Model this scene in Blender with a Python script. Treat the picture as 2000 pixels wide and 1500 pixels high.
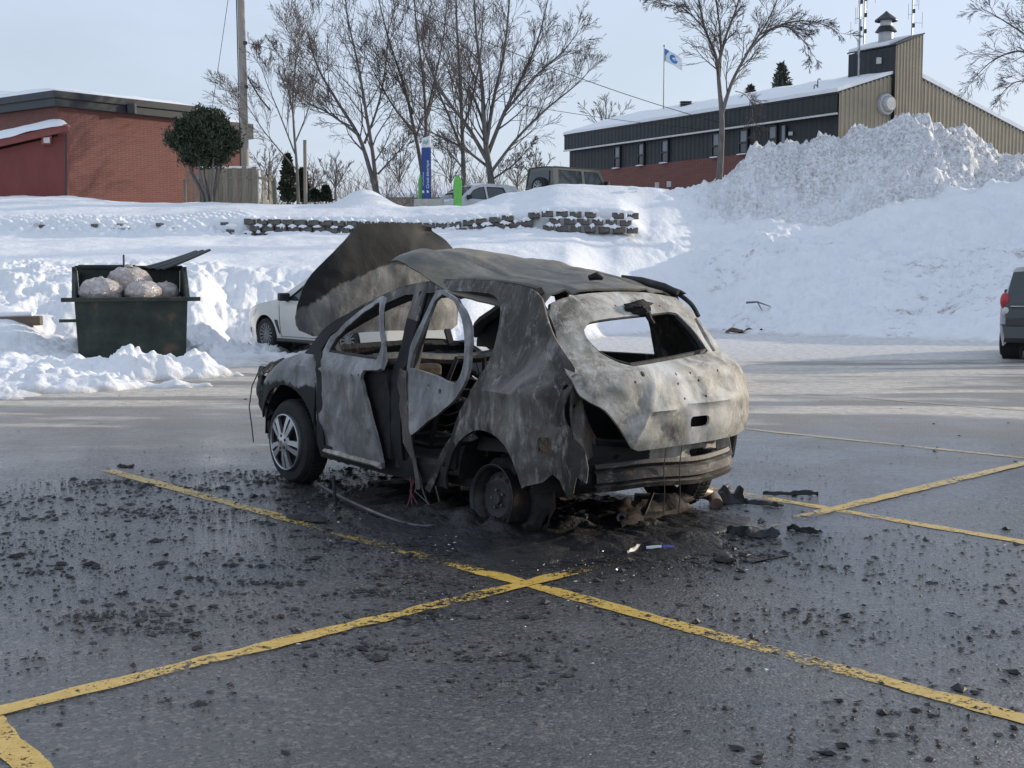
import bpy, bmesh, math, random
import numpy as np
from mathutils import Vector, Matrix
from mathutils.geometry import delaunay_2d_cdt

scene = bpy.context.scene
for o in list(bpy.data.objects):
    bpy.data.objects.remove(o, do_unlink=True)
C = scene.collection
R = math.radians
PI = math.pi

# ---------------------------------------------------------------- camera
FPX, YH, CAMH = 2600.0, 515.0, 1.72          # focal length and horizon row in the 2000 x 1500 photograph, eye height
PITCH = math.atan((750 - YH) / FPX)
cam_data = bpy.data.cameras.new('camera')
cam_data.sensor_fit = 'HORIZONTAL'
cam_data.sensor_width = 36.0
cam_data.lens = FPX / 2000.0 * 36.0
cam_data.clip_start = 0.05
cam_data.clip_end = 3000
cam = bpy.data.objects.new('camera', cam_data)
C.objects.link(cam)
cam.location = (0, 0, CAMH)
cam.rotation_euler = (R(90) - PITCH, 0, 0)
scene.camera = cam

# ---------------------------------------------------------------- sky, sun, exposure
SUN_AZ = R(64)        # to the right of the viewing direction
SUN_EL = R(14)
world = bpy.data.worlds.new('World')
scene.world = world
world.use_nodes = True
wn, wl = world.node_tree.nodes, world.node_tree.links
wn.clear()
w_out = wn.new('ShaderNodeOutputWorld')
w_bg = wn.new('ShaderNodeBackground')
w_sky = wn.new('ShaderNodeTexSky')
w_sky.sky_type = 'NISHITA'
w_sky.sun_disc = False
w_sky.sun_elevation = SUN_EL
w_sky.sun_rotation = SUN_AZ
w_sky.altitude = 100
w_sky.air_density = 1.0
w_sky.dust_density = 1.5
w_sky.ozone_density = 1.0
w_tc = wn.new('ShaderNodeTexCoord')
w_map = wn.new('ShaderNodeMapping')
w_map.inputs['Scale'].default_value = (1.0, 1.0, 3.2)
w_map.inputs['Rotation'].default_value = (0, 0, R(35))
w_no = wn.new('ShaderNodeTexNoise')
w_no.inputs['Scale'].default_value = 1.7
w_no.inputs['Detail'].default_value = 6
w_no.inputs['Roughness'].default_value = 0.55
w_ra = wn.new('ShaderNodeMapRange')
w_ra.inputs[1].default_value = 0.32
w_ra.inputs[2].default_value = 0.68
w_ra.inputs[3].default_value = 0.50
w_ra.inputs[4].default_value = 0.92
w_mix = wn.new('ShaderNodeMix')
w_mix.data_type = 'RGBA'
w_mix.inputs[7].default_value = (5.4, 6.2, 7.6, 1)       # thin veil of winter cloud
wl.new(w_tc.outputs['Generated'], w_map.inputs['Vector'])
wl.new(w_map.outputs['Vector'], w_no.inputs['Vector'])
wl.new(w_no.outputs['Fac'], w_ra.inputs[0])
wl.new(w_ra.outputs[0], w_mix.inputs[0])
wl.new(w_sky.outputs['Color'], w_mix.inputs[6])
wl.new(w_mix.outputs[2], w_bg.inputs['Color'])
w_bg.inputs['Strength'].default_value = 0.12
wl.new(w_bg.outputs[0], w_out.inputs[0])

sun_data = bpy.data.lights.new('sun', 'SUN')
sun_data.energy = 3.4
sun_data.angle = R(0.5)
sun_data.color = (1.0, 0.88, 0.72)
sun = bpy.data.objects.new('sun', sun_data)
C.objects.link(sun)
SUN_DIR = Vector((math.sin(SUN_AZ) * math.cos(SUN_EL), math.cos(SUN_AZ) * math.cos(SUN_EL), math.sin(SUN_EL)))
sun.rotation_euler = SUN_DIR.to_track_quat('Z', 'Y').to_euler()
sun.location = (30, 12, 30)

scene.view_settings.view_transform = 'Standard'
scene.view_settings.look = 'None'
scene.view_settings.gamma = 1.0
scene.view_settings.exposure = 0.12
scene.view_settings.use_curve_mapping = False
try:
    scene.cycles.max_bounces = 6
    scene.cycles.diffuse_bounces = 3
    scene.cycles.glossy_bounces = 3
    scene.cycles.transparent_max_bounces = 12
    scene.cycles.caustics_reflective = False
    scene.cycles.caustics_refractive = False
except Exception:
    pass
# ================================================================ helpers
rng = random.Random(7)
nrng = np.random.default_rng(11)
_fw = np.array([0, math.cos(PITCH), -math.sin(PITCH)])
_up = np.array([0, math.sin(PITCH), math.cos(PITCH)])

def at(px, py, Y):
    """world point seen at a photograph pixel, Y metres in front of the eye"""
    r = _fw + np.array([(px - 1000) / FPX, 0, 0]) - (py - 750) / FPX * _up
    return Vector((r * (Y / r[1]) + np.array([0, 0, CAMH])).tolist())

def gnd(px, py, z=0.0):
    r = _fw + np.array([(px - 1000) / FPX, 0, 0]) - (py - 750) / FPX * _up
    return Vector((r * ((z - CAMH) / r[2]) + np.array([0, 0, CAMH])).tolist())

def zat(py, Y):
    return at(1000, py, Y).z

def _hash(ix, iy, iz, seed):
    n = (ix * 374761393 + iy * 668265263 + iz * 2147483647 + seed * 1274126177) & 0xFFFFFFFF
    n = ((n ^ (n >> 13)) * 1274126177) & 0xFFFFFFFF
    n = (n ^ (n >> 16)) & 0xFFFFFFFF
    return n / 4294967295.0

def vnoise(x, y, z=0.0, seed=0):
    x = np.asarray(x, float); y = np.asarray(y, float); z = np.asarray(z, float) + 0 * x
    ix, iy, iz = np.floor(x).astype(np.int64), np.floor(y).astype(np.int64), np.floor(z).astype(np.int64)
    fx, fy, fz = x - ix, y - iy, z - iz
    fx = fx * fx * fx * (fx * (fx * 6 - 15) + 10); fy = fy * fy * fy * (fy * (fy * 6 - 15) + 10); fz = fz * fz * (3 - 2 * fz)
    def h(a, b, c): return _hash(ix + a, iy + b, iz + c, seed)
    a = (h(0, 0, 0) * (1 - fx) + h(1, 0, 0) * fx) * (1 - fy) + (h(0, 1, 0) * (1 - fx) + h(1, 1, 0) * fx) * fy
    b = (h(0, 0, 1) * (1 - fx) + h(1, 0, 1) * fx) * (1 - fy) + (h(0, 1, 1) * (1 - fx) + h(1, 1, 1) * fx) * fy
    return (a * (1 - fz) + b * fz) * 2 - 1

def fbm(x, y, z=0.0, o=4, seed=0, gain=.5):
    s, a = 0.0, 1.0
    for i in range(o):
        s = s + a * vnoise(np.asarray(x) * 2 ** i + 17.3 * i, np.asarray(y) * 2 ** i - 9.1 * i, np.asarray(z) * 2 ** i, seed + i)
        a *= gain
    return s

def sstep(a, b, x):
    t = np.clip((np.asarray(x, float) - a) / (b - a), 0, 1)
    return t * t * (3 - 2 * t)

# ---------------------------------------------------------------- mesh building
class MB:
    def __init__(s): s.v = []; s.f = []
    def add(s, v, f, M=None):
        k = len(s.v)
        if M is None: s.v.extend([tuple(p) for p in v])
        else: s.v.extend([tuple(M @ Vector(p)) for p in v])
        s.f.extend([tuple(i + k for i in q) for q in f]); return s
    def box(s, c, d, M=None, taper=1.0):
        x, y, z = d[0] / 2, d[1] / 2, d[2] / 2
        v = []
        for sz in (-1, 1):
            t = taper if sz > 0 else 1
            for sx, sy in ((-1, -1), (1, -1), (1, 1), (-1, 1)):
                v.append((c[0] + sx * x * t, c[1] + sy * y * t, c[2] + sz * z))
        return s.add(v, [(3, 2, 1, 0), (4, 5, 6, 7), (0, 1, 5, 4), (1, 2, 6, 5), (2, 3, 7, 6), (3, 0, 4, 7)], M)
    def beam(s, a, b, w, h, upv=(0, 0, 1)):
        a, b = Vector(a), Vector(b); d = (b - a).normalized(); u = Vector(upv)
        sd = d.cross(u)
        if sd.length < 1e-4: sd = d.cross(Vector((1, 0, 0)))
        sd.normalize(); u = sd.cross(d).normalized()
        v = []
        for p in (a, b):
            for i, j in ((-1, -1), (1, -1), (1, 1), (-1, 1)):
                v.append(p + sd * (i * w / 2) + u * (j * h / 2))
        return s.add(v, [(3, 2, 1, 0), (4, 5, 6, 7), (0, 1, 5, 4), (1, 2, 6, 5), (2, 3, 7, 6), (3, 0, 4, 7)])
    def tube(s, pts, rad, n=6, cap=True):
        pts = [Vector(p) for p in pts]
        if not hasattr(rad, '__len__'): rad = [rad] * len(pts)
        k = len(s.v); prev = None
        for i, p in enumerate(pts):
            d = (pts[min(i + 1, len(pts) - 1)] - pts[max(i - 1, 0)])
            if d.length < 1e-9: d = Vector((0, 0, 1))
            d.normalize()
            if prev is None:
                a = d.orthogonal().normalized()
            else:
                a = prev - d * prev.dot(d)
                a = d.orthogonal().normalized() if a.length < 1e-6 else a.normalized()
            prev = a; b = d.cross(a)
            for j in range(n):
                t = 2 * PI * j / n
                s.v.append(tuple(p + (a * math.cos(t) + b * math.sin(t)) * rad[i]))
        for i in range(len(pts) - 1):
            for j in range(n):
                j2 = (j + 1) % n
                s.f.append((k + i * n + j, k + i * n + j2, k + (i + 1) * n + j2, k + (i + 1) * n + j))
        if cap:
            s.f.append(tuple(k + j for j in reversed(range(n))))
            m = k + (len(pts) - 1) * n
            s.f.append(tuple(m + j for j in range(n)))
        return s
    def lathe(s, prof, n=16, M=None):
        v, f = [], []
        for r, z in prof:
            for j in range(n):
                t = 2 * PI * j / n; v.append((r * math.cos(t), r * math.sin(t), z))
        for i in range(len(prof) - 1):
            for j in range(n):
                j2 = (j + 1) % n
                f.append((i * n + j, i * n + j2, (i + 1) * n + j2, (i + 1) * n + j))
        return s.add(v, f, M)
    def prism(s, poly, a, b, M=None):
        """poly: list of 3d points of one cap, b-a: extrusion vector"""
        n = len(poly); e = Vector(b) - Vector(a)
        v = [Vector(p) for p in poly] + [Vector(p) + e for p in poly]
        f = [tuple(reversed(range(n))), tuple(range(n, 2 * n))] + [(i, (i + 1) % n, (i + 1) % n + n, i + n) for i in range(n)]
        return s.add(v, f, M)
    def grid(s, P):
        """P: rows of points"""
        k = len(s.v); nr, nc = len(P), len(P[0])
        for r in P: s.v.extend([tuple(p) for p in r])
        for i in range(nr - 1):
            for j in range(nc - 1):
                a = k + i * nc + j
                s.f.append((a, a + 1, a + nc + 1, a + nc))
        return s
    def mesh(s, name, smooth=False, ang=35):
        me = bpy.data.meshes.new(name)
        me.from_pydata(s.v, [], s.f); me.validate(verbose=False)
        bm = bmesh.new(); bm.from_mesh(me); bmesh.ops.recalc_face_normals(bm, faces=bm.faces)
        if smooth:
            for fc in bm.faces: fc.smooth = True
            for e in bm.edges:
                if len(e.link_faces) == 2 and e.calc_face_angle(0) > R(ang): e.smooth = False
        bm.to_mesh(me); bm.free(); me.update()
        return me
    def build(s, name, mt, parent=None, smooth=False, bevel=0, ang=35, solid=0):
        return obj(name, s.mesh(name, smooth, ang), mt, parent, bevel, solid)

def obj(name, me, mt=None, parent=None, bevel=0, solid=0):
    o = bpy.data.objects.new(name, me); C.objects.link(o)
    if mt is not None:
        if not me.materials: me.materials.append(mt)
    if parent is not None: o.parent = parent
    if solid:
        m = o.modifiers.new('solid', 'SOLIDIFY'); m.thickness = solid; m.offset = -1
        e = o.modifiers.new('split', 'EDGE_SPLIT'); e.split_angle = R(38); e.use_edge_sharp = True
    if bevel:
        m = o.modifiers.new('bevel', 'BEVEL'); m.width = bevel; m.segments = 2; m.limit_method = 'ANGLE'; m.angle_limit = R(40)
    return o

def np_obj(name, V, F, mt, parent=None, smooth=True):
    me = bpy.data.meshes.new(name)
    V = np.asarray(V, np.float32); F = np.asarray(F, np.int32)
    me.vertices.add(len(V)); me.vertices.foreach_set('co', V.ravel())
    k = F.shape[1]
    me.loops.add(F.size); me.loops.foreach_set('vertex_index', F.ravel())
    me.polygons.add(len(F)); me.polygons.foreach_set('loop_start', np.arange(0, F.size, k, dtype=np.int32))
    me.polygons.foreach_set('use_smooth', np.full(len(F), smooth))
    me.update(calc_edges=True)
    return obj(name, me, mt, parent)

def tag(o, label=None, cat=None, group=None, kind=None):
    if label: o['label'] = label
    if cat: o['category'] = cat
    if group: o['group'] = group
    if kind: o['kind'] = kind
    return o

def thing(name, label, cat, loc=(0, 0, 0), rotz=0, group=None):
    o = bpy.data.objects.new(name, None); C.objects.link(o)
    o.empty_display_size = .2
    o.location = loc; o.rotation_euler = (0, 0, rotz)
    return tag(o, label, cat, group)

def cr(pts, n=6, closed=False):
    """Catmull-Rom through the points"""
    P = [np.array(p, float) for p in pts]; out = []
    m = len(P); segs = m if closed else m - 1
    for i in range(segs):
        if closed: a, b, c, d = P[(i - 1) % m], P[i], P[(i + 1) % m], P[(i + 2) % m]
        else: a, b, c, d = P[max(i - 1, 0)], P[i], P[i + 1], P[min(i + 2, m - 1)]
        for k in range(n):
            t = k / n
            out.append(tuple(.5 * (2 * b + (c - a) * t + (2 * a - 5 * b + 4 * c - d) * t * t + (3 * b - a - 3 * c + d) * t ** 3)))
    if not closed: out.append(tuple(P[-1]))
    return out

def inpoly(x, y, poly):
    poly = np.asarray(poly, float); r = np.zeros(np.shape(x), bool)
    n = len(poly); j = n - 1
    for i in range(n):
        xi, yi, xj, yj = poly[i, 0], poly[i, 1], poly[j, 0], poly[j, 1]
        if yi != yj:
            c = ((yi > y) != (yj > y)) & (x < (xj - xi) * (y - yi) / (yj - yi) + xi)
            r ^= c
        j = i
    return r

def densify(poly, step):
    out = []
    n = len(poly)
    for i in range(n):
        a, b = np.array(poly[i], float), np.array(poly[(i + 1) % n], float)
        k = max(1, int(np.linalg.norm(b - a) / step))
        for q in range(k): out.append(tuple(a + (b - a) * q / k))
    return out

def segdist(px, py, poly):
    d = np.full(np.shape(px), 1e9); n = len(poly)
    for i in range(n):
        ax, ay = poly[i]; bx, by = poly[(i + 1) % n]
        vx, vy = bx - ax, by - ay; L = vx * vx + vy * vy + 1e-12
        t = np.clip(((px - ax) * vx + (py - ay) * vy) / L, 0, 1)
        d = np.minimum(d, np.hypot(px - ax - t * vx, py - ay - t * vy))
    return d

def panel(outline, holes, lift, step=.05):
    """sheet with holes: 2d outline triangulated, then lifted to 3d by lift(u, v)"""
    rings = [densify(outline, step)] + [densify(h, step) for h in holes]
    pts, edges = [], []
    for r in rings:
        k = len(pts); pts += r; edges += [(k + i, k + (i + 1) % len(r)) for i in range(len(r))]
    a = np.array(rings[0]); lo, hi = a.min(0), a.max(0)
    gx, gy = np.meshgrid(np.arange(lo[0], hi[0], step), np.arange(lo[1], hi[1], step * .9))
    gx = gx + (np.arange(gx.shape[0])[:, None] % 2) * step * .5
    gx, gy = gx.ravel(), gy.ravel()
    ok = inpoly(gx, gy, rings[0]); d = segdist(gx, gy, rings[0])
    for h in rings[1:]:
        ok &= ~inpoly(gx, gy, h); d = np.minimum(d, segdist(gx, gy, h))
    ok &= d > step * .45
    pts += list(zip(gx[ok].tolist(), gy[ok].tolist()))
    res = delaunay_2d_cdt([Vector((float(p[0]), float(p[1]))) for p in pts], edges, [], 0, 1e-6)
    V2, F = res[0], res[2]
    V2 = np.array([(v.x, v.y) for v in V2]); T = np.array([f for f in F if len(f) == 3])
    ce = V2[T].mean(1)
    keep = inpoly(ce[:, 0], ce[:, 1], rings[0])
    for h in rings[1:]: keep &= ~inpoly(ce[:, 0], ce[:, 1], h)
    T = T[keep]
    used = np.unique(T); mp = -np.ones(len(V2), int); mp[used] = np.arange(len(used))
    P = lift(V2[used, 0], V2[used, 1])
    return [tuple(p) for p in np.stack(P, 1)], [tuple(int(i) for i in t) for t in mp[T]]

def panel_obj(name, outline, holes, lift, mt, parent, step=.05, thick=.012, M=None):
    v, f = panel(outline, holes, lift, step)
    return MB().add(v, f, M).build(name, mt, parent, smooth=True, solid=thick, ang=50)

def copy_tree(o, parent=None):
    c = o.copy(); C.objects.link(c); c.parent = parent
    for ch in [x for x in bpy.data.objects if x.parent == o]: copy_tree(ch, c)
    return c

# ---------------------------------------------------------------- materials
def new_mat(name):
    m = bpy.data.materials.new(name); m.use_nodes = True
    nt = m.node_tree; nt.nodes.clear()
    out = nt.nodes.new('ShaderNodeOutputMaterial'); b = nt.nodes.new('ShaderNodeBsdfPrincipled')
    nt.links.new(b.outputs[0], out.inputs[0])
    return m, nt, b, out

def nd(nt, t, **kw):
    n = nt.nodes.new('ShaderNode' + t)
    for k, v in kw.items(): setattr(n, k, v)
    return n

def setin(n, **kw):
    for k, v in kw.items(): n.inputs[k.replace('_', ' ')].default_value = v
    return n

def noise(nt, vec, scale, detail=4, rough=.55, dist=0.0, stretch=None):
    n = nd(nt, 'TexNoise'); n.inputs['Scale'].default_value = scale; n.inputs['Detail'].default_value = detail
    n.inputs['Roughness'].default_value = rough; n.inputs['Distortion'].default_value = dist
    if stretch:
        mp = nd(nt, 'Mapping'); mp.inputs['Scale'].default_value = stretch
        nt.links.new(vec, mp.inputs['Vector']); vec = mp.outputs['Vector']
    nt.links.new(vec, n.inputs['Vector'])
    return n.outputs['Fac']

def ramp(nt, fac, stops, interp='LINEAR'):
    r = nd(nt, 'ValToRGB'); cr_ = r.color_ramp; cr_.interpolation = interp
    while len(cr_.elements) > 1: cr_.elements.remove(cr_.elements[-1])
    cr_.elements[0].position = stops[0][0]; cr_.elements[0].color = (*stops[0][1], 1) if len(stops[0][1]) == 3 else stops[0][1]
    for p, c in stops[1:]:
        e = cr_.elements.new(p); e.color = (*c, 1) if len(c) == 3 else c
    nt.links.new(fac, r.inputs[0])
    return r.outputs[0]

def mrange(nt, fac, a, b, c=0.0, d=1.0, smooth=True):
    m = nd(nt, 'MapRange'); m.interpolation_type = 'SMOOTHSTEP' if smooth else 'LINEAR'
    for i, v in enumerate((a, b, c, d)): m.inputs[i + 1].default_value = v
    nt.links.new(fac, m.inputs[0]); return m.outputs[0]

def math_(nt, op, a, b=None):
    m = nd(nt, 'Math'); m.operation = op
    for i, v in enumerate((a, b)):
        if v is None: continue
        if isinstance(v, (int, float)): m.inputs[i].default_value = v
        else: nt.links.new(v, m.inputs[i])
    return m.outputs[0]

def mixc(nt, fac, a, b):
    m = nd(nt, 'Mix'); m.data_type = 'RGBA'
    for i, v in ((0, fac), (6, a), (7, b)):
        if isinstance(v, (int, float)): m.inputs[i].default_value = v
        elif isinstance(v, tuple): m.inputs[i].default_value = (*v, 1)
        else: nt.links.new(v, m.inputs[i])
    return m.outputs[2]

def bump(nt, b, h, strength=.3, dist=.01):
    n = nd(nt, 'Bump'); n.inputs['Strength'].default_value = strength; n.inputs['Distance'].default_value = dist
    nt.links.new(h, n.inputs['Height']); nt.links.new(n.outputs[0], b.inputs['Normal'])
    if b.inputs['Coat Weight'].is_linked: nt.links.new(n.outputs[0], b.inputs['Coat Normal'])

def objco(nt): return nd(nt, 'TexCoord').outputs['Object']
def posco(nt): return nd(nt, 'NewGeometry').outputs['Position']

def pmat(name, stops, scale=4, rough=.6, metal=0.0, detail=5, bmp=0.0, bdist=.01, bscale=None, dist=0.0, spec=None, stretch=None, coat=0.0):
    """colour from a noise ramp over object coordinates, with fine relief"""
    m, nt, b, out = new_mat(name); co = objco(nt)
    if len(stops) == 1 or isinstance(stops[0], float): stops = [(0, stops[0][1] if not isinstance(stops[0], float) else stops)]
    f = noise(nt, co, scale, detail, .6, dist, stretch)
    nt.links.new(ramp(nt, f, stops), b.inputs['Base Color'])
    b.inputs['Roughness'].default_value = rough; b.inputs['Metallic'].default_value = metal
    if spec is not None: b.inputs['Specular IOR Level'].default_value = spec
    if coat: b.inputs['Coat Weight'].default_value = coat; b.inputs['Coat Roughness'].default_value = .08
    if bmp: bump(nt, b, noise(nt, co, bscale or scale * 6, 4), bmp, bdist)
    return m

def var(c, k=.18): return [(.3, tuple(x * (1 - k) for x in c)), (.7, tuple(min(1, x * (1 + k)) for x in c))]
def plain(name, c, rough=.6, metal=0.0, scale=6, k=.15, **kw): return pmat(name, var(c, k), scale, rough, metal, **kw)

def glass_mat(name, tint=(.05, .06, .07), rough=.04, trans=.0):
    m, nt, b, out = new_mat(name)
    b.inputs['Base Color'].default_value = (*tint, 1); b.inputs['Roughness'].default_value = rough
    b.inputs['Specular IOR Level'].default_value = .8
    if trans: b.inputs['Transmission Weight'].default_value = trans
    return m
# ================================================================ the setting
# ---------------------------------------------------------------- asphalt lot
def char_mask(nt, co):
    mp = nd(nt, 'Mapping'); mp.vector_type = 'TEXTURE'
    mp.inputs['Location'].default_value = (.16, 9.25, 0); mp.inputs['Rotation'].default_value = (0, 0, R(128.9)); mp.inputs['Scale'].default_value = (2.6, 1.6, 1)
    nt.links.new(co, mp.inputs['Vector'])
    ln = nd(nt, 'VectorMath'); ln.operation = 'LENGTH'; nt.links.new(mp.outputs[0], ln.inputs[0])
    d = math_(nt, 'ADD', ln.outputs['Value'], math_(nt, 'MULTIPLY', math_(nt, 'SUBTRACT', noise(nt, co, 2.2, 7, .7, .5), .5), .9))
    return math_(nt, 'SUBTRACT', 1.0, mrange(nt, d, .80, 1.15))

def asphalt_mat():
    m, nt, b, out = new_mat('wet asphalt'); co = posco(nt)
    sep = nd(nt, 'SeparateXYZ'); nt.links.new(co, sep.inputs[0])
    X, Y = sep.outputs[0], sep.outputs[1]
    grain = noise(nt, co, 95, 5, .75)
    grain2 = noise(nt, co, 38, 3, .6)
    patch = noise(nt, co, .55, 5, .6)
    base = ramp(nt, grain, [(.30, (.012, .012, .013)), (.50, (.050, .045, .040)), (.72, (.20, .185, .17))])
    base = mixc(nt, mrange(nt, patch, .35, .7), base, ramp(nt, grain2, [(.3, (.018, .018, .019)), (.7, (.062, .060, .060))]))
    vo = nd(nt, 'TexVoronoi'); vo.inputs['Scale'].default_value = 55; nt.links.new(co, vo.inputs['Vector'])
    vo2 = nd(nt, 'TexVoronoi'); vo2.inputs['Scale'].default_value = 95; nt.links.new(co, vo2.inputs['Vector'])
    vsep = nd(nt, 'SeparateColor'); nt.links.new(vo.outputs['Color'], vsep.inputs[0])
    stone = mrange(nt, vsep.outputs[0], .62, 1.0, 0, .75)
    base = mixc(nt, stone, base, (.18, .165, .15))
    base = mixc(nt, mrange(nt, vsep.outputs[1], .70, .95, 0, .8), base, (.010, .010, .011))
    # drier, frosted asphalt farther out in the lot
    wob = noise(nt, co, .30, 4, .55)
    dry = math_(nt, 'ADD', Y, math_(nt, 'MULTIPLY', wob, 5.0))
    dry = mrange(nt, dry, 13.0, 18.5)
    base = mixc(nt, dry, base, ramp(nt, grain2, [(.25, (.15, .135, .118)), (.75, (.31, .285, .25))]))
    # packed slush, salt and ice streaks along the driving lane
    st = noise(nt, co, 1.0, 6, .62, .4, (.16, .75, 1))
    st2 = noise(nt, co, 1.0, 5, .6, .2, (.05, .32, 1))
    far = math_(nt, 'ADD', Y, math_(nt, 'MULTIPLY', st2, 6.0))
    far1 = mrange(nt, far, 14.0, 19.5)
    far2 = mrange(nt, far, 23.0, 33.0)
    thr = math_(nt, 'ADD', st, math_(nt, 'ADD', math_(nt, 'MULTIPLY', far1, .15), math_(nt, 'MULTIPLY', far2, .22)))
    ice = mrange(nt, thr, .58, .70)
    icec = mixc(nt, far2, ramp(nt, noise(nt, co, 7, 5, .7), [(.3, (.36, .31, .25)), (.65, (.66, .61, .54))]), ramp(nt, noise(nt, co, 7, 5, .7), [(.3, (.42, .41, .40)), (.65, (.76, .76, .77))]))
    ice = math_(nt, 'MULTIPLY', ice, mrange(nt, Y, 11.5, 13.5))
    base = mixc(nt, ice, base, icec)
    # thin salt film and slush specks in the foreground
    film = noise(nt, co, 1.0, 6, .65, .6, (.5, 1.3, 1))
    film = math_(nt, 'MULTIPLY', mrange(nt, film, .60, .74), .22)
    base = mixc(nt, film, base, (.22, .22, .22))
    # soot washed out of the wreck
    char = char_mask(nt, co)
    base = mixc(nt, math_(nt, 'MULTIPLY', char, .93), base, ramp(nt, grain2, [(.3, (.006, .006, .007)), (.75, (.022, .021, .021))]))
    nt.links.new(base, b.inputs['Base Color'])
    wet = noise(nt, co, .8, 5, .6)
    rr = math_(nt, 'ADD', mrange(nt, wet, .36, .62, .07, .36), math_(nt, 'MULTIPLY', dry, .22))
    rr = math_(nt, 'ADD', rr, math_(nt, 'MULTIPLY', grain, .10))
    rr = math_(nt, 'ADD', rr, math_(nt, 'MULTIPLY', ice, .12))
    nt.links.new(rr, b.inputs['Roughness'])
    b.inputs['Specular IOR Level'].default_value = .8
    nt.links.new(math_(nt, 'SUBTRACT', .6, math_(nt, 'MULTIPLY', dry, .6)), b.inputs['Coat Weight']); b.inputs['Coat Roughness'].default_value = .22
    h = math_(nt, 'ADD', math_(nt, 'MULTIPLY', grain, .5), math_(nt, 'MULTIPLY', grain2, .7))
    h = math_(nt, 'ADD', h, math_(nt, 'MULTIPLY', math_(nt, 'SUBTRACT', 1.0, vo.outputs['Distance']), .55))
    h = math_(nt, 'ADD', h, math_(nt, 'MULTIPLY', math_(nt, 'SUBTRACT', 1.0, vo2.outputs['Distance']), .25))
    bump(nt, b, h, .85, .011)
    return m

M_ASPHALT = asphalt_mat()
g = MB().grid([[(-45 + 5 * i, -12 + 5 * j, 0) for i in range(19)] for j in range(11)])
tag(g.build('parking_lot', M_ASPHALT), kind='structure')

def paint_mat():
    m, nt, b, out = new_mat('worn yellow road paint'); co = posco(nt)
    sep = nd(nt, 'SeparateXYZ'); nt.links.new(co, sep.inputs[0]); Y = sep.outputs[1]
    big = noise(nt, co, 1.3, 4, .6)
    col = ramp(nt, noise(nt, co, 14, 4, .65), [(.3, (.52, .33, .055)), (.7, (.68, .47, .12))])
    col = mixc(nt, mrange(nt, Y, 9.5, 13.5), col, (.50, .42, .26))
    nt.links.new(col, b.inputs['Base Color']); b.inputs['Roughness'].default_value = .38
    fine = noise(nt, co, 26, 6, .75, .8)
    wear = math_(nt, 'ADD', fine, math_(nt, 'MULTIPLY', math_(nt, 'SUBTRACT', big, .5), .6))
    pit = noise(nt, co, 70, 4, .7)
    wear = math_(nt, 'ADD', wear, math_(nt, 'MULTIPLY', math_(nt, 'SUBTRACT', pit, .5), .5))
    wear = math_(nt, 'SUBTRACT', wear, math_(nt, 'MULTIPLY', char_mask(nt, co), .22))
    a = mrange(nt, wear, .40, .46)
    tr = nd(nt, 'BsdfTransparent'); mx = nd(nt, 'MixShader')
    nt.links.new(a, mx.inputs[0]); nt.links.new(tr.outputs[0], mx.inputs[1]); nt.links.new(b.outputs[0], mx.inputs[2])
    nt.links.new(mx.outputs[0], out.inputs[0])
    bump(nt, b, noise(nt, co, 95, 4, .7), .5, .006)
    return m
M_PAINT = paint_mat()

def painted_line(a, b_, w, z, gaps=()):
    a, b_ = Vector(a), Vector(b_); L = (b_ - a).length; d = (b_ - a) / L; s = Vector((-d.y, d.x, 0))
    n = int(L / .06); mb = MB()
    L1, L2 = [], []
    for i in range(n + 1):
        p = a + d * (L * i / n)
        e1 = .011 * float(fbm(p.x * 9, p.y * 9, 1.0, 3)); e2 = .011 * float(fbm(p.x * 9, p.y * 9, 7.0, 3))
        L1.append((p + s * (w / 2 + e1)).to_tuple()[:2] + (z,)); L2.append((p - s * (w / 2 + e2)).to_tuple()[:2] + (z,))
    mb.grid([L1, L2])
    return tag(mb.build('painted_line', M_PAINT), kind='structure')

def ext(a, b_, k0, k1):
    a, b_ = Vector(a), Vector(b_); d = (b_ - a).normalized(); return a - d * k0, b_ + d * k1
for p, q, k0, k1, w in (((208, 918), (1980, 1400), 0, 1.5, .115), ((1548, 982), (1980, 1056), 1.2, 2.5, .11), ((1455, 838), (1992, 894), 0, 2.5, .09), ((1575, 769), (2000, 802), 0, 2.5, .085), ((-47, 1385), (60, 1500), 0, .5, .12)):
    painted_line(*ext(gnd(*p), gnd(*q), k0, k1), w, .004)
painted_line(*ext(gnd(0, 1390), gnd(1980, 911), 1.0, 5), .11, .008)

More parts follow.
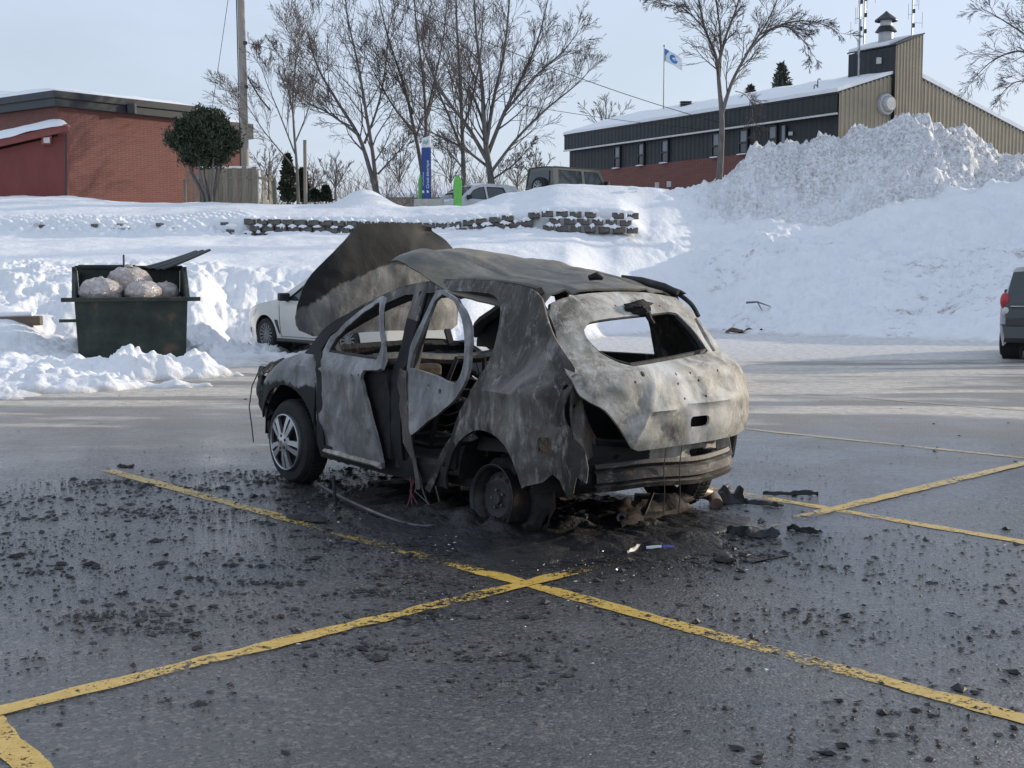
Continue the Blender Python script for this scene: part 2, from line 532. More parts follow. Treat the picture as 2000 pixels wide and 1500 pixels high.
# ---------------------------------------------------------------- snow covered ground behind the lot
PROF = {   # column in the photograph: (distance, height) pairs of the ground
    -500: [(13, -.3), (15.6, 0), (17.5, .5), (22, .8), (24, 1.0), (26.5, 1.41), (31, 1.9), (36.5, 2.46), (37.3, 2.87), (38.5, 3.05), (41, 3.53), (50, 4.26), (60, 4.5)],
    0: [(14, -.3), (16.6, -.02), (17.4, .10), (20, .22), (22.5, .30), (23.8, .8), (25.4, 1.30), (26.5, 1.41), (31, 1.92), (36.3, 2.46), (37.2, 2.87), (38.5, 3.05), (41, 3.53), (50, 4.24), (60, 4.5)],
    130: [(15, -.3), (18.0, -.02), (19, .10), (22, .14), (24.3, .45), (25.6, 1.2), (26.5, 1.40), (31, 1.92), (36.3, 2.46), (37.2, 2.87), (38.5, 3.05), (41, 3.53), (50, 4.24), (60, 4.5)],
    250: [(16, -.3), (19.2, -.02), (20, .06), (22, .06), (25.0, .12), (26.3, 1.0), (27.2, 1.50), (31, 1.92), (36.3, 2.46), (37.3, 2.87), (38.5, 3.05), (42, 3.6), (50, 3.95), (60, 4.3)],
    380: [(17, -.3), (20.6, -.02), (21.6, .06), (25.0, .12), (26.3, .7), (27.6, 1.55), (31, 1.92), (36.3, 2.46), (37.3, 2.85), (38.4, 3.05), (42, 3.6), (50, 3.95), (60, 4.2)],
    470: [(18, -.3), (21.9, -.02), (23, .05), (27.0, .07), (28.2, .85), (29.2, 1.56), (31.5, 1.92), (36.3, 2.46), (37.36, 2.52), (37.62, 3.0), (39, 3.3), (42, 3.58), (60, 4.0)],
    640: [(19, -.3), (23.5, -.02), (24.5, .04), (27.6, .05), (28.8, .9), (29.6, 1.5), (31.5, 1.9), (36.3, 2.46), (37.36, 2.52), (37.62, 2.97), (39, 3.3), (42, 3.55), (60, 3.7)],
    715: [(19.5, -.3), (24.2, -.02), (27.8, .03), (29.0, .9), (29.8, 1.45), (31.6, 1.88), (36.3, 2.48), (37.36, 2.55), (37.62, 2.98), (39, 3.3), (40.4, 3.62), (41.8, 3.98), (43.2, 3.7), (60, 3.6)],
    800: [(20, -.3), (25, -.02), (27.9, .03), (29.2, .9), (30, 1.4), (31.8, 1.85), (36.3, 2.5), (37.36, 2.58), (37.62, 3.0), (39, 3.3), (42, 3.46), (60, 3.5)],
    900: [(21, -.3), (26, -.02), (28.5, .05), (30, .8), (31, 1.3), (32.3, 1.78), (36.3, 2.55), (37.36, 2.66), (37.62, 3.0), (38.8, 3.3), (41, 3.44), (44, 3.4), (60, 3.4)],
    1000: [(22, -.3), (27.5, -.02), (29.5, .1), (31, .8), (32.5, 1.6), (36.3, 2.6), (37.36, 2.7), (37.62, 3.15), (38.6, 3.4), (40.5, 3.85), (43, 3.6), (60, 3.4)],
    1100: [(24, -.3), (30.0, -.02), (31.2, .5), (32.5, 1.2), (33.5, 1.75), (36.5, 2.58), (37.36, 2.66), (37.62, 3.25), (38.5, 3.5), (40.5, 4.1), (43, 3.7), (60, 3.5)],
    1200: [(26, -.3), (32.0, -.02), (33, .6), (34.5, 1.4), (37, 2.5), (37.36, 2.64), (37.62, 3.25), (38.5, 3.42), (40.5, 4.05), (43, 3.8), (60, 3.6)],
    1270: [(27, -.3), (33.0, -.02), (34, .6), (35.2, 1.4), (37, 2.3), (38.2, 2.75), (39, 3.2), (40.5, 4.0), (42, 4.05), (45, 3.8), (60, 3.6)],
    1400: [(28, -.3), (34.2, -.02), (35, .35), (36, 1.1), (38, 2.23), (39.5, 3.0), (42, 3.85), (44, 4.3), (47, 4.35), (60, 3.8)],
    1500: [(27, -.3), (33.0, -.02), (34, .4), (35, .95), (37, 2.2), (38.5, 2.73), (40, 3.15), (43, 4.53), (45, 5.44), (46, 5.75), (49, 4.5), (60, 4.0)],
    1600: [(25, -.3), (31.2, -.02), (32.2, .35), (33, .64), (36, 1.65), (38, 2.55), (38.9, 2.85), (40.2, 2.65), (43, 4.78), (45.5, 6.0), (47, 5.9), (50, 4.5), (60, 4.0)],
    1740: [(24, -.3), (30.2, -.02), (31.3, .3), (32.5, .66), (36, 1.93), (38.5, 3.10), (39.4, 3.48), (40.6, 3.05), (43, 4.94), (46, 6.68), (48, 6.3), (51, 4.5), (60, 4.2)],
    1850: [(24, -.3), (29.6, -.02), (31, .35), (32, .66), (36, 2.15), (38.5, 3.42), (39.5, 3.85), (40.8, 3.4), (43, 5.1), (46, 6.25), (48, 6.0), (52, 4.5), (60, 4.2)],
    2000: [(23, -.3), (28.4, -.02), (30, .4), (31, .7), (36, 2.6), (39, 4.15), (40, 4.2), (41.2, 3.8), (43, 4.4), (46, 5.0), (50, 4.5), (60, 4.2)],
    2600: [(21, -.3), (25.4, -.02), (27, .5), (28, .8), (33, 2.6), (36, 4.0), (40, 4.5), (46, 4.6), (60, 4.4)]}
_cols = sorted(PROF)
def base_height(px, Y):
    px = np.asarray(px, float); Y = np.asarray(Y, float)
    prof = np.stack([np.interp(Y.ravel(), [p[0] for p in PROF[c]], [p[1] for p in PROF[c]]) for c in _cols])
    pr = np.clip(px.ravel(), _cols[0], _cols[-1])
    k = np.clip(np.searchsorted(_cols, pr, side='right') - 1, 0, len(_cols) - 2)
    c0 = np.array(_cols)[k]; c1 = np.array(_cols)[k + 1]
    t = (pr - c0) / (c1 - c0); t = t * t * (3 - 2 * t); i = np.arange(len(pr))
    return (prof[k, i] * (1 - t) + prof[k + 1, i] * t).reshape(np.shape(px))

def snow_height(px, Y, detail=True):
    px = np.asarray(px, float); Y = np.asarray(Y, float)
    X = (px - 1000) / FPX * Y
    z = base_height(px, Y)
    if not detail: return z
    z0 = z
    # how rough: ploughed edges and the tipped pile are lumpy, the field above is smooth
    pile = sstep(1250, 1450, px) * sstep(38.2, 41, Y) * (1 - sstep(47, 50, Y))
    bank_l = (1 - sstep(500, 1000, px)) * sstep(23.5, 25.5, Y) * (1 - sstep(28.5, 30.5, Y))
    bank_r = sstep(1220, 1420, px) * sstep(30, 33, Y) * (1 - sstep(37.5, 39.5, Y))
    edge = sstep(-.1, .12, z0) * (1 - sstep(.35, .8, z0)) * (1 - sstep(30, 34, Y))
    ledge = (1 - sstep(440, 520, px)) * sstep(36.2, 36.8, Y) * (1 - sstep(38.3, 39, Y))
    big = fbm(X * .55, Y * .55, 0, 4, 3)
    med = fbm(X * 1.7, Y * 1.7, 0, 4, 5, .55)
    rid = 1 - np.abs(fbm(X * 2.6, Y * 2.2, 0, 4, 9, .55))
    lump = np.abs(fbm(X * 4.5, Y * 4.5, 0, 3, 13, .55))
    z = z + (.05 * big) * sstep(.3, 1.2, z0)
    z = z + pile * (.26 * med + .20 * (rid - .6) * (.4 + 1.2 * sstep(-.4, .5, big)) + .07 * (lump - .3) + .25 * fbm(X * .4, Y * .4, 0, 3, 23))
    z = z + bank_l * (.10 * med + .10 * (rid - .6) + .04 * (lump - .3))
    z = z + bank_r * (.11 * med + .10 * (rid - .6) + .02 * (lump - .3) + .34 * fbm(X * .26 + Y * .2, Y * .36, 0, 2, 19))
    z = z + edge * (.05 * med + .045 * (lump - .25))
    z = z + ledge * (.075 * np.sin(X * 15.5 + .8 * med) * np.sin(Y * 14 + .8 * big) + .05 * lump)
    z = z + .012 * med * sstep(0, .5, z0)
    wl = sstep(460, 500, px) * (1 - sstep(1240, 1270, px)) * sstep(36.4, 36.9, Y) * (1 - sstep(37.5, 38.0, Y))
    z = z + wl * (.05 * np.clip(med, -.3, 1) + .04 * lump)
    # footprints trodden across the slope
    return z

def snow_mat():
    m, nt, b, out = new_mat('snow'); co = posco(nt)
    sep = nd(nt, 'SeparateXYZ'); nt.links.new(co, sep.inputs[0]); X, Y = sep.outputs[0], sep.outputs[1]
    c = ramp(nt, noise(nt, co, 1.6, 5, .6), [(.3, (.80, .82, .86)), (.7, (.88, .89, .91))])
    # road grit ploughed into the tipped pile and the right-hand bank
    gm = math_(nt, 'MULTIPLY', mrange(nt, X, 5.0, 8.0), mrange(nt, Y, 38.5, 41.0))
    gm = math_(nt, 'MULTIPLY', gm, mrange(nt, noise(nt, co, .35, 4, .6), .30, .55, .35, 1.0))
    gr = noise(nt, co, 8.5, 8, .80, .3)
    grit = math_(nt, 'MULTIPLY', mrange(nt, gr, .42, .62), math_(nt, 'MULTIPLY', gm, .78))
    c = mixc(nt, grit, c, ramp(nt, noise(nt, co, 9, 4, .6), [(.3, (.20, .18, .155)), (.7, (.46, .42, .37))]))
    sm = math_(nt, 'MULTIPLY', mrange(nt, X, 2.0, 5.0), math_(nt, 'SUBTRACT', 1.0, mrange(nt, Y, 36.5, 38.5)))
    sp = noise(nt, co, 2.0, 9, .80, .3, (1.0, 1.3, 1.6))
    sm = math_(nt, 'MULTIPLY', sm, mrange(nt, noise(nt, co, .45, 3, .5), .42, .62))
    c = mixc(nt, math_(nt, 'MULTIPLY', mrange(nt, sp, .52, .68), math_(nt, 'MULTIPLY', sm, .85)), c, (.22, .17, .14))
    # trampled brown slush where the snow thins out on the lot
    lo = math_(nt, 'SUBTRACT', 1.0, mrange(nt, math_(nt, 'ADD', sep.outputs[2], math_(nt, 'MULTIPLY', noise(nt, co, 1.5, 5, .65), .25)), .08, .24))
    c = mixc(nt, math_(nt, 'MULTIPLY', lo, .75), c, ramp(nt, noise(nt, co, 5, 5, .65), [(.3, (.36, .32, .27)), (.7, (.66, .63, .58))]))
    nt.links.new(c, b.inputs['Base Color']); b.inputs['Roughness'].default_value = .75
    b.inputs['Specular IOR Level'].default_value = .25
    h = math_(nt, 'ADD', noise(nt, co, 9, 6, .65), math_(nt, 'MULTIPLY', noise(nt, co, 40, 4, .6), .25))
    bump(nt, b, h, .55, .06)
    return m
M_SNOW = snow_mat()

cols = np.concatenate([np.arange(-700, -60, 16), np.arange(-60, 2060, 3.2), np.arange(2060, 2700, 16)])
rows = np.concatenate([np.arange(13.5, 30, .085), np.arange(30, 50, .1), np.arange(50, 62, .4), np.array([64, 68, 75, 90, 120, 180, 300, 500, 900])])
PX, YY = np.meshgrid(cols, rows)
Z = snow_height(PX, np.minimum(YY, 60))
XX = (PX - 1000) / FPX * YY
V = np.stack([XX, YY, Z], -1).reshape(-1, 3)
nr, nc = PX.shape
idx = np.arange(nr * nc).reshape(nr, nc)
F = np.stack([idx[:-1, :-1], idx[:-1, 1:], idx[1:, 1:], idx[1:, :-1]], -1).reshape(-1, 4)
zq = V[F][:, :, 2].max(1)
F = F[zq > -.012]
tag(np_obj('snow_ground', V, F, M_SNOW), kind='structure')

def ground_z(px, Y): return float(snow_height(np.array([px]), np.array([Y]))[0])
def snow_pt(px, Y):
    p = at(px, 500, Y); return Vector((p.x, Y, ground_z(px, Y)))
# flat snow fields left, right and behind the photographer's view
far_ground = MB()
far_ground.grid([[(-900, -400, -.35), (900, -400, -.35)], [(-900, 900, -.35), (900, 900, -.35)]])
tag(far_ground.build('snow_plain', plain('far snow', (.8, .82, .86), .8)), kind='structure')

# ---------------------------------------------------------------- loose heaps of ploughed snow
def snow_heap(name, label, cx, cy, rx, ry, h, rot, seed, rough=.28, z0=-.03, n=130):
    u = np.linspace(-1.25, 1.25, n); U, W = np.meshgrid(u, u)
    r = np.sqrt(U * U + W * W) + .22 * fbm(U * 2.2, W * 2.2, seed, 3, seed)
    prof = np.clip(1 - r, 0, 1) ** .62
    x = U * rx; y = W * ry
    z = h * prof * (1 + .25 * fbm(x * 1.1, y * 1.1, seed, 2, seed + 2)) + prof ** .5 * rough * (.30 * fbm(x * 2.4, y * 2.4, seed, 2, seed + 4, .5) + .22 * (np.abs(fbm(x * 5.5, y * 5.5, seed, 2, seed + 6)) - .2) + .09 * fbm(x * 13, y * 13, seed, 2, seed + 8))
    z = np.where(prof <= 0, -.15, z) + z0
    c, s = math.cos(rot), math.sin(rot)
    V = np.stack([cx + x * c - y * s, cy + x * s + y * c, z], -1).reshape(-1, 3)
    idx = np.arange(n * n).reshape(n, n)
    F = np.stack([idx[:-1, :-1], idx[:-1, 1:], idx[1:, 1:], idx[1:, :-1]], -1).reshape(-1, 4)
    F = F[(V[F][:, :, 2].max(1) > -.1)]
    return tag(np_obj(name, V, F, M_SNOW), kind='structure')
p = gnd(265, 738); snow_heap('snow_heap', '', p.x - .1, p.y - .05, 1.65, .66, .46, R(20), 3, .40)
p = gnd(60, 765); snow_heap('snow_heap', '', p.x - .5, p.y + .3, 2.3, .9, .30, R(10), 5, .35)
p = gnd(380, 705); snow_heap('snow_heap', '', p.x, p.y, .6, .5, .45, 0, 8, .35)
# ================================================================ buildings
def brick_mat(name, c1, c2, mortar, sc=1.0):
    m, nt, b, out = new_mat(name); co = objco(nt)
    mp = nd(nt, 'Mapping'); mp.inputs['Rotation'].default_value = (R(90), 0, 0)
    nt.links.new(co, mp.inputs['Vector'])
    br = nd(nt, 'TexBrick'); br.inputs['Scale'].default_value = sc
    br.inputs['Brick Width'].default_value = .22; br.inputs['Row Height'].default_value = .075; br.inputs['Mortar Size'].default_value = .008
    br.inputs['Color1'].default_value = (*c1, 1); br.inputs['Color2'].default_value = (*c2, 1); br.inputs['Mortar'].default_value = (*mortar, 1)
    nt.links.new(mp.outputs[0], br.inputs['Vector'])
    st = noise(nt, co, .9, 6, .65, .4)
    c = mixc(nt, mrange(nt, st, .45, .75, 0, .45), br.outputs['Color'], (.16, .055, .04))
    st2 = noise(nt, co, 3.5, 4, .6, 0, (1, 1, 6))
    c = mixc(nt, mrange(nt, st2, .60, .75, 0, .35), c, (.34, .15, .10))
    nt.links.new(c, b.inputs['Base Color']); b.inputs['Roughness'].default_value = .85
    bump(nt, b, br.outputs['Fac'], -.4, .01)
    return m
M_BRICK = brick_mat('red brick', (.20, .064, .050), (.155, .052, .042), (.19, .125, .105))
M_BRICK2 = brick_mat('dark red brick', (.19, .068, .055), (.15, .055, .046), (.20, .12, .10))
M_DARKMETAL = plain('charcoal metal cladding', (.024, .029, .034), .5, .2, 2, .2)
M_FASCIA = plain('black fascia metal', (.028, .032, .037), .45, .2, 2, .2)
M_TAN = plain('tan metal cladding', (.30, .26, .19), .5, .1, 1.2, .12)
M_FLASH = plain('pale flashing', (.62, .62, .60), .5, .1)
M_WINGLASS = glass_mat('window glass', (.16, .19, .22), .12)
M_WINGLASS2 = glass_mat('dark window glass', (.03, .035, .04), .08)
M_MAROON = pmat('maroon painted siding', [(.3, (.17, .042, .036)), (.7, (.23, .058, .048))], 1.4, .7, bmp=.2, bscale=20, stretch=(1, 1, .3))
M_BEIGE = plain('beige siding', (.42, .39, .29), .7)
M_ROOFSNOW = pmat('roof snow', [(.3, (.82, .84, .87)), (.7, (.90, .91, .92))], 2, .8, bmp=.3, bdist=.05, bscale=5)
M_GALV = plain('galvanised metal', (.42, .43, .44), .45, .6)
M_DARK = plain('dark metal', (.05, .05, .055), .5, .4)

def ribbed(P0, U, N, width, zb, zt, pitch=.22, depth=.035):
    """trapezoid-ribbed sheet from P0 along U, outside normal N; zt may be a function of t"""
    P0, U, N = Vector(P0), Vector(U), Vector(N); pts = []
    t = 0.0
    while t < width - 1e-6:
        for a, o in ((0, 0), (.42, 0), (.52, 1), (.90, 1)):
            tt = t + a * pitch
            if tt <= width: pts.append((tt, o * depth))
        t += pitch
    pts.append((width, 0))
    f = zt if callable(zt) else (lambda q: zt)
    fb = zb if callable(zb) else (lambda q: zb)
    lo = [P0 + U * q + N * o + Vector((0, 0, fb(q))) for q, o in pts]
    hi = [P0 + U * q + N * o + Vector((0, 0, f(q))) for q, o in pts]
    return MB().grid([lo, hi])

# ---- long hall with the tan gable and the stack tower
bO = Vector((12.5, 52.0, 0)); bL = Vector((-.496, .868, 0)); bG = Vector((.868, .496, 0)); bN1 = -bG; bN2 = -bL
LEN, WID, EAVE, RIDGE_T, SL = 19.6, 12.6, 8.3, 3.5, .30
def gz(t): return EAVE + SL * (t if t < RIDGE_T else 2 * RIDGE_T - t)
hall = thing('metal_clad_hall', 'long charcoal metal building with red brick base, tan gable and snowy roof', 'building', bO)
zero = Vector((0, 0, 0))
ribbed(zero + bN1 * -.22, bL, bN1, LEN, 6.35, 7.5, .30, .016).build('dark_wall', M_DARKMETAL, hall)
mb = MB(); mb.prism([zero + bN1 * -.20 + Vector((0, 0, 2.5)), bL * LEN + bN1 * -.20 + Vector((0, 0, 2.5)), bL * LEN + bN1 * -.20 + Vector((0, 0, 6.35)), bN1 * -.20 + Vector((0, 0, 6.35))], zero, -bN1 * .3)
w = mb.build('brick_base', M_BRICK2, hall)
ribbed(bL * -.1 + bN1 * .06, bL, bN1, LEN + .2, 7.52, EAVE, .30, .016).build('fascia', M_DARKMETAL, hall)
MB().beam(bL * -.1 + bN1 * .08 + Vector((0, 0, 7.47)), bL * (LEN + .1) + bN1 * .08 + Vector((0, 0, 7.47)), .1, .07).build('flashing', M_FLASH, hall)
MB().beam(bL * -.1 + bN1 * -.1 + Vector((0, 0, 7.5)), bL * (LEN + .1) + bN1 * -.1 + Vector((0, 0, 7.5)), .3, .03).build('soffit', M_FASCIA, hall)
# gable wall, in two leaves beside the tower
ribbed(bN2 * .02 + bL * -.1, bG, bN2, 2.75, 5.9, gz, .22, .032).build('gable_cladding', M_TAN, hall)
ribbed(bG * 4.22 + bN2 * .02 + bL * -.1, bG, bN2, WID - 4.22, 5.75, lambda t: gz(t + 4.22), .22, .032).build('gable_cladding', M_TAN, hall)
mb = MB(); mb.prism([bN2 * -.02 + Vector((0, 0, 2.5)), bG * WID + bN2 * -.02 + Vector((0, 0, 2.5)), bG * WID + bN2 * -.02 + Vector((0, 0, 5.8)), bN2 * -.02 + Vector((0, 0, 5.9))], zero, bL * .3)
mb.build('gable_base', M_BRICK2, hall)
# the far end and back walls
mb = MB(); mb.prism([bL * LEN + bN1 * -.2 + Vector((0, 0, 2.5)), bL * LEN + bG * WID + Vector((0, 0, 2.5)), bL * LEN + bG * WID + Vector((0, 0, gz(WID))), bL * LEN + bG * RIDGE_T + Vector((0, 0, gz(RIDGE_T))), bL * LEN + bN1 * -.2 + Vector((0, 0, EAVE))], zero, -bL * .2)
mb.prism([bG * WID + Vector((0, 0, 2.5)), bG * WID + bL * LEN + Vector((0, 0, 2.5)), bG * WID + bL * LEN + Vector((0, 0, gz(WID))), bG * WID + Vector((0, 0, gz(WID)))], zero, -bG * .2)
mb.build('back_wall', M_DARKMETAL, hall)
# roof deck and its snow
def roof_sheet(z0, thick, over, wob, seed):
    rows_ = []
    T = [-.12 - over * .5] + list(np.linspace(0, RIDGE_T, 10)) + list(np.linspace(RIDGE_T + .5, WID, 12))
    S = np.linspace(-.14 - over, LEN + .1, 60)
    for t in T:
        rows_.append([bG * t + bL * s_ + Vector((0, 0, gz(t) + z0 + wob * float(fbm(t * .8, s_ * .8, 0, 3, seed)))) for s_ in S])
    return MB().grid(rows_)
roof_sheet(.01, 0, 0, 0, 1).build('roof', M_FASCIA, hall, solid=.06)
top = roof_sheet(.17, 0, .04, .035, 4); bot = roof_sheet(.03, 0, .04, 0, 4)
k = len(top.v); ns = 60; nt_ = len(top.v) // ns
sn = MB(); sn.v = top.v + bot.v; sn.f = list(top.f) + [tuple(i + k for i in reversed(q)) for q in bot.f]
for j in range(ns - 1):
    sn.f.append((j, j + 1, k + j + 1, k + j)); e = (nt_ - 1) * ns + j; sn.f.append((e + 1, e, k + e, k + e + 1))
for i in range(nt_ - 1):
    a = i * ns; sn.f.append((a + ns, a, k + a, k + a + ns)); a = i * ns + ns - 1; sn.f.append((a, a + ns, k + a + ns, k + a))
sn.build('roof_snow', M_ROOFSNOW, hall, smooth=True, ang=60)
# windows along the dark wall
def s_of(px):
    k_ = (px - 1000) / FPX      # (12.5 - .496 s) = k (52 + .868 s), wall face set back .2 m
    ox, oy = bO.x + .2 * bG.x, bO.y + .2 * bG.y
    return (ox - k_ * oy) / (.496 + k_ * .868)
for pxl, pxr in ((1199, 1210), (1245, 1256), (1290, 1303), (1388, 1402), (1440, 1456), (1496, 1512)):
    s0, s1 = sorted((s_of(pxl), s_of(pxr)))
    wn_ = MB(); n_ = bN1 * -.15
    z0, z1 = 6.38, 7.36
    for a, b2 in (((s0, z0), (s1, z0)), ((s0, z1), (s1, z1)), ((s0, z0), (s0, z1)), ((s1, z0), (s1, z1)), ((s0, (z0 * .55 + z1 * .45)), (s1, (z0 * .55 + z1 * .45)))):
        wn_.beam(bL * a[0] + n_ + Vector((0, 0, a[1])), bL * b2[0] + n_ + Vector((0, 0, b2[1])), .07, .07, (bN1.x, bN1.y, .01))
    w = wn_.build('window', M_DARK, hall)
    zm = z0 * .55 + z1 * .45
    for za, zb_, mt in ((zm + .03, z1 - .02, M_WINGLASS), (z0 + .02, zm - .03, M_WINGLASS2)):
        MB().add([bL * s0 + n_ * 1.1 + Vector((0, 0, za)), bL * s1 + n_ * 1.1 + Vector((0, 0, za)), bL * s1 + n_ * 1.1 + Vector((0, 0, zb_)), bL * s0 + n_ * 1.1 + Vector((0, 0, zb_))], [(0, 1, 2, 3)]).build('pane', mt, w)
    MB().beam(bL * s0 + n_ * .5 + Vector((0, 0, z0 - .04)), bL * s1 + n_ * .5 + Vector((0, 0, z0 - .04)), .12, .04).build('sill', M_ROOFSNOW, w)
# service door and small lamps on the wall
sd = s_of(1527); n_ = bN1 * -.12
MB().beam(bL * sd + n_ + Vector((0, 0, 5.6)), bL * sd + n_ + Vector((0, 0, 7.3)), .18, .06, (bN1.x, bN1.y, .01)).build('conduit', M_WINGLASS, hall)
sd = s_of(1540); MB().box(bL * sd + n_ + Vector((0, 0, 6.95)), (.14, .14, .14)).build('wall_lamp', M_FLASH, hall)
for px in (1282, 1305):
    sd = s_of(px); MB().box(bL * sd - bN1 * .16 + Vector((0, 0, 5.35)), (.18, .18, .26)).build('wall_vent', M_FLASH, hall)
# round louvre on the gable
c0 = bG * 2.4 + Vector((0, 0, 7.95)) + bN2 * .06
q = bN2.to_track_quat('Z', 'Y').to_matrix().to_4x4(); q.translation = c0
lv = MB().lathe([(.0, .42), (.24, .42), (.30, .36), (.33, .24), (.40, .22), (.46, .10), (.46, .0)], 24, q).build('round_vent', M_GALV, hall, smooth=True)
MB().lathe([(.47, .0), (.52, .0), (.52, .05), (.47, .05), (.47, .0)], 24, q).build('vent_ring', M_FLASH, lv, smooth=True)
# stack tower
tw = MB()
t0, t1, s1 = 2.75, 4.22, 2.3
def tq(t, s_, z): return bG * t + bL * s_ + Vector((0, 0, z))
tb = bN2 * .30
ribbed(bG * t0 + tb, bG, bN2, t1 - t0, 5.6, lambda t: 10.22 + .38 * t, .17, .03).build('tower_front', M_TAN, hall)
ribbed(bG * t0 + tb, bL, bN1, s1 + .30, 8.6, 10.22, .30, .014).build('tower_side', M_DARKMETAL, hall)
mb = MB()
mb.prism([tq(t0 + .03, -.27, 5.6), tq(t1 - .01, -.27, 5.6), tq(t1 - .01, -.27, 10.76), tq(t0 + .03, -.27, 10.20)], zero, bL * (s1 + .25))
mb.build('tower_core', M_DARKMETAL, hall)
mb = MB(); mb.prism([tq(t0 - .05, -.36, 10.24), tq(t1 + .04, -.36, 10.79), tq(t1 + .04, -.36, 10.84), tq(t0 - .05, -.36, 10.29)], zero, bL * (s1 + .4))
tr_ = mb.build('tower_roof', M_FASCIA, hall)
mb = MB(); mb.prism([tq(t0, .1, 10.30), tq(t1 - .2, .1, 10.78), tq(t1 - .2, .1, 10.82), tq(t0, .1, 10.42)], zero, bL * (s1 - .1))
mb.build('roof_snow', M_ROOFSNOW, tr_)
for s_, z in ((.55, 9.75), (.55, 9.0)):
    MB().box(tq(t0, s_, z) + bN1 * .05, (.16, .16, .24)).build('wall_lamp', M_FLASH, hall)
# ventilator on the tower
q = Matrix.Translation(tq(3.5, 1.0, 10.5))
vt = MB().lathe([(.30, -.1), (.30, .55), (.0, .55)], 12, q).build('ventilator', M_GALV, hall, smooth=True)
MB().lathe([(.33, .48), (.44, .50), (.30, .70), (.30, .72)], 12, q).build('ventilator_skirt', M_FASCIA, vt, smooth=True)
MB().lathe([(.24, .70), (.24, .95), (.0, .95)], 12, q).build('ventilator_neck', M_FLASH, vt, smooth=True)
MB().lathe([(.46, .92), (.46, .97), (.10, 1.25), (.05, 1.30), (.0, 1.34)], 12, q).build('ventilator_cap', M_FASCIA, vt, smooth=True)
# antenna masts
def antenna(px, py0, py1, Y, label, r=.035):
    a = at(px, py0, Y); b2 = at(px, py1, Y)
    t = thing('antenna_mast', label, 'antenna', a, group='antenna masts')
    H = b2.z - a.z
    MB().tube([(0, 0, 0), (0, 0, H)], r, 6).build('mast', M_GALV, t)
    rr_ = random.Random(px)
    for k in range(5):
        z = H * (.25 + .15 * k) ; an = rr_.uniform(0, 6.28); l = rr_.uniform(.25, .55)
        d = Vector((math.cos(an) * l, math.sin(an) * l * .5, 0))
        MB().tube([(0, 0, z), d + Vector((0, 0, z))], .012, 4).tube([d + Vector((0, 0, z - .2)), d + Vector((0, 0, z + .45))], .010, 4).build('aerial', M_GALV, t)
    for k in range(3):
        z = H * (.2 + .25 * k); MB().box((.05, 0, z), (.1, .08, .16)).build('bracket', M_DARK, t)
antenna(1677, 150, -60, 54.2, 'tall antenna mast left of the two beside the stack tower', .04)
antenna(1687, 86, -40, 55.4, 'antenna mast just right of the tallest one on the tower roof')
antenna(1781, 72, -40, 55.5, 'lone antenna mast right of the roof ventilator')
# small roof fittings
def roof_fit(px, py, Y): return at(px, py, Y)
p = at(1339, 222, 64.5)
t = thing('roof_vent', 'small brown square roof vent standing on the snowy hall roof', 'roof vent', p)
MB().box((0, 0, .12), (.32, .32, .7)).build('duct', M_DARK, t)
for k in range(3): MB().box((0, 0, .34 + .1 * k), (.52, .52, .05)).build('louvre', plain('brown metal', (.09, .07, .065), .6), t)
p = at(1590, 182, 54.5)
t = thing('vent_pipe', 'pair of hooked vent pipes on the hall roof', 'vent pipe', p)
for dx, h in ((0, .28), (.14, .52)):
    MB().tube([(dx, 0, -.4), (dx, 0, h), (dx + .03, 0, h + .05), (dx + .08, 0, h + .05), (dx + .10, 0, h)], .02, 6).build('pipe', M_DARK, t)

# ---- low brick building on the left
aO = Vector((-16.83, 50.0, 0)); aW = Vector((.625, .78, 0)).normalized(); aD = Vector((-.78, .625, 0)).normalized(); aN = -aD
def block(parent, P0, U, D, w, d, z0, z1, mt, name):
    return MB().prism([P0 + Vector((0, 0, z0)), P0 + U * w + Vector((0, 0, z0)), P0 + U * w + D * d + Vector((0, 0, z0)), P0 + D * d + Vector((0, 0, z0))], zero, Vector((0, 0, z1 - z0))).build(name, mt, parent)
def snow_slab(parent, P0, U, D, w, d, z, h, seed, name='roof_snow'):
    nu, nv = 34, 14; rows_ = []
    for j in range(nv):
        v_ = j / (nv - 1)
        row = []
        for i in range(nu):
            u_ = i / (nu - 1)
            e = min(u_, 1 - u_) * w; e2 = min(v_, 1 - v_) * d; k_ = min(e, e2)
            hh = h * (1 - max(0, 1 - k_ / .35) ** 2.2) + .05 * float(fbm(u_ * w * .7, v_ * d * .7, 0, 3, seed)) * min(1, k_ / .3)
            row.append(P0 + U * (u_ * w) + D * (v_ * d) + Vector((0, 0, z + hh)))
        rows_.append(row)
    return MB().grid(rows_).build(name, M_ROOFSNOW, parent, smooth=True, ang=80)
bb = thing('brick_building', 'low red brick building with black fascia and snow on its flat roof', 'building', aO)
brick = block(bb, zero, aW, aD, 5.75, 9, 3.0, 7.55, M_BRICK, 'brick_wall')
block(bb, aW * -.28 + aN * .28, aW, aD, 6.3, 9.5, 7.50, 7.80, M_FASCIA, 'fascia')
block(bb, aW * -.36 + aN * .36, aW, aD, 6.46, 9.7, 7.80, 8.05, M_FASCIA, 'fascia_cap')
snow_slab(bb, aW * -.36 + aN * .36, aW, aD, 6.46, 9.6, 8.05, .22, 21)
MB().box(aW * 3.0 + aN * .38 + Vector((0, 0, 7.68)), (.28, .28, .36)).build('wall_lamp', M_DARK, bb)
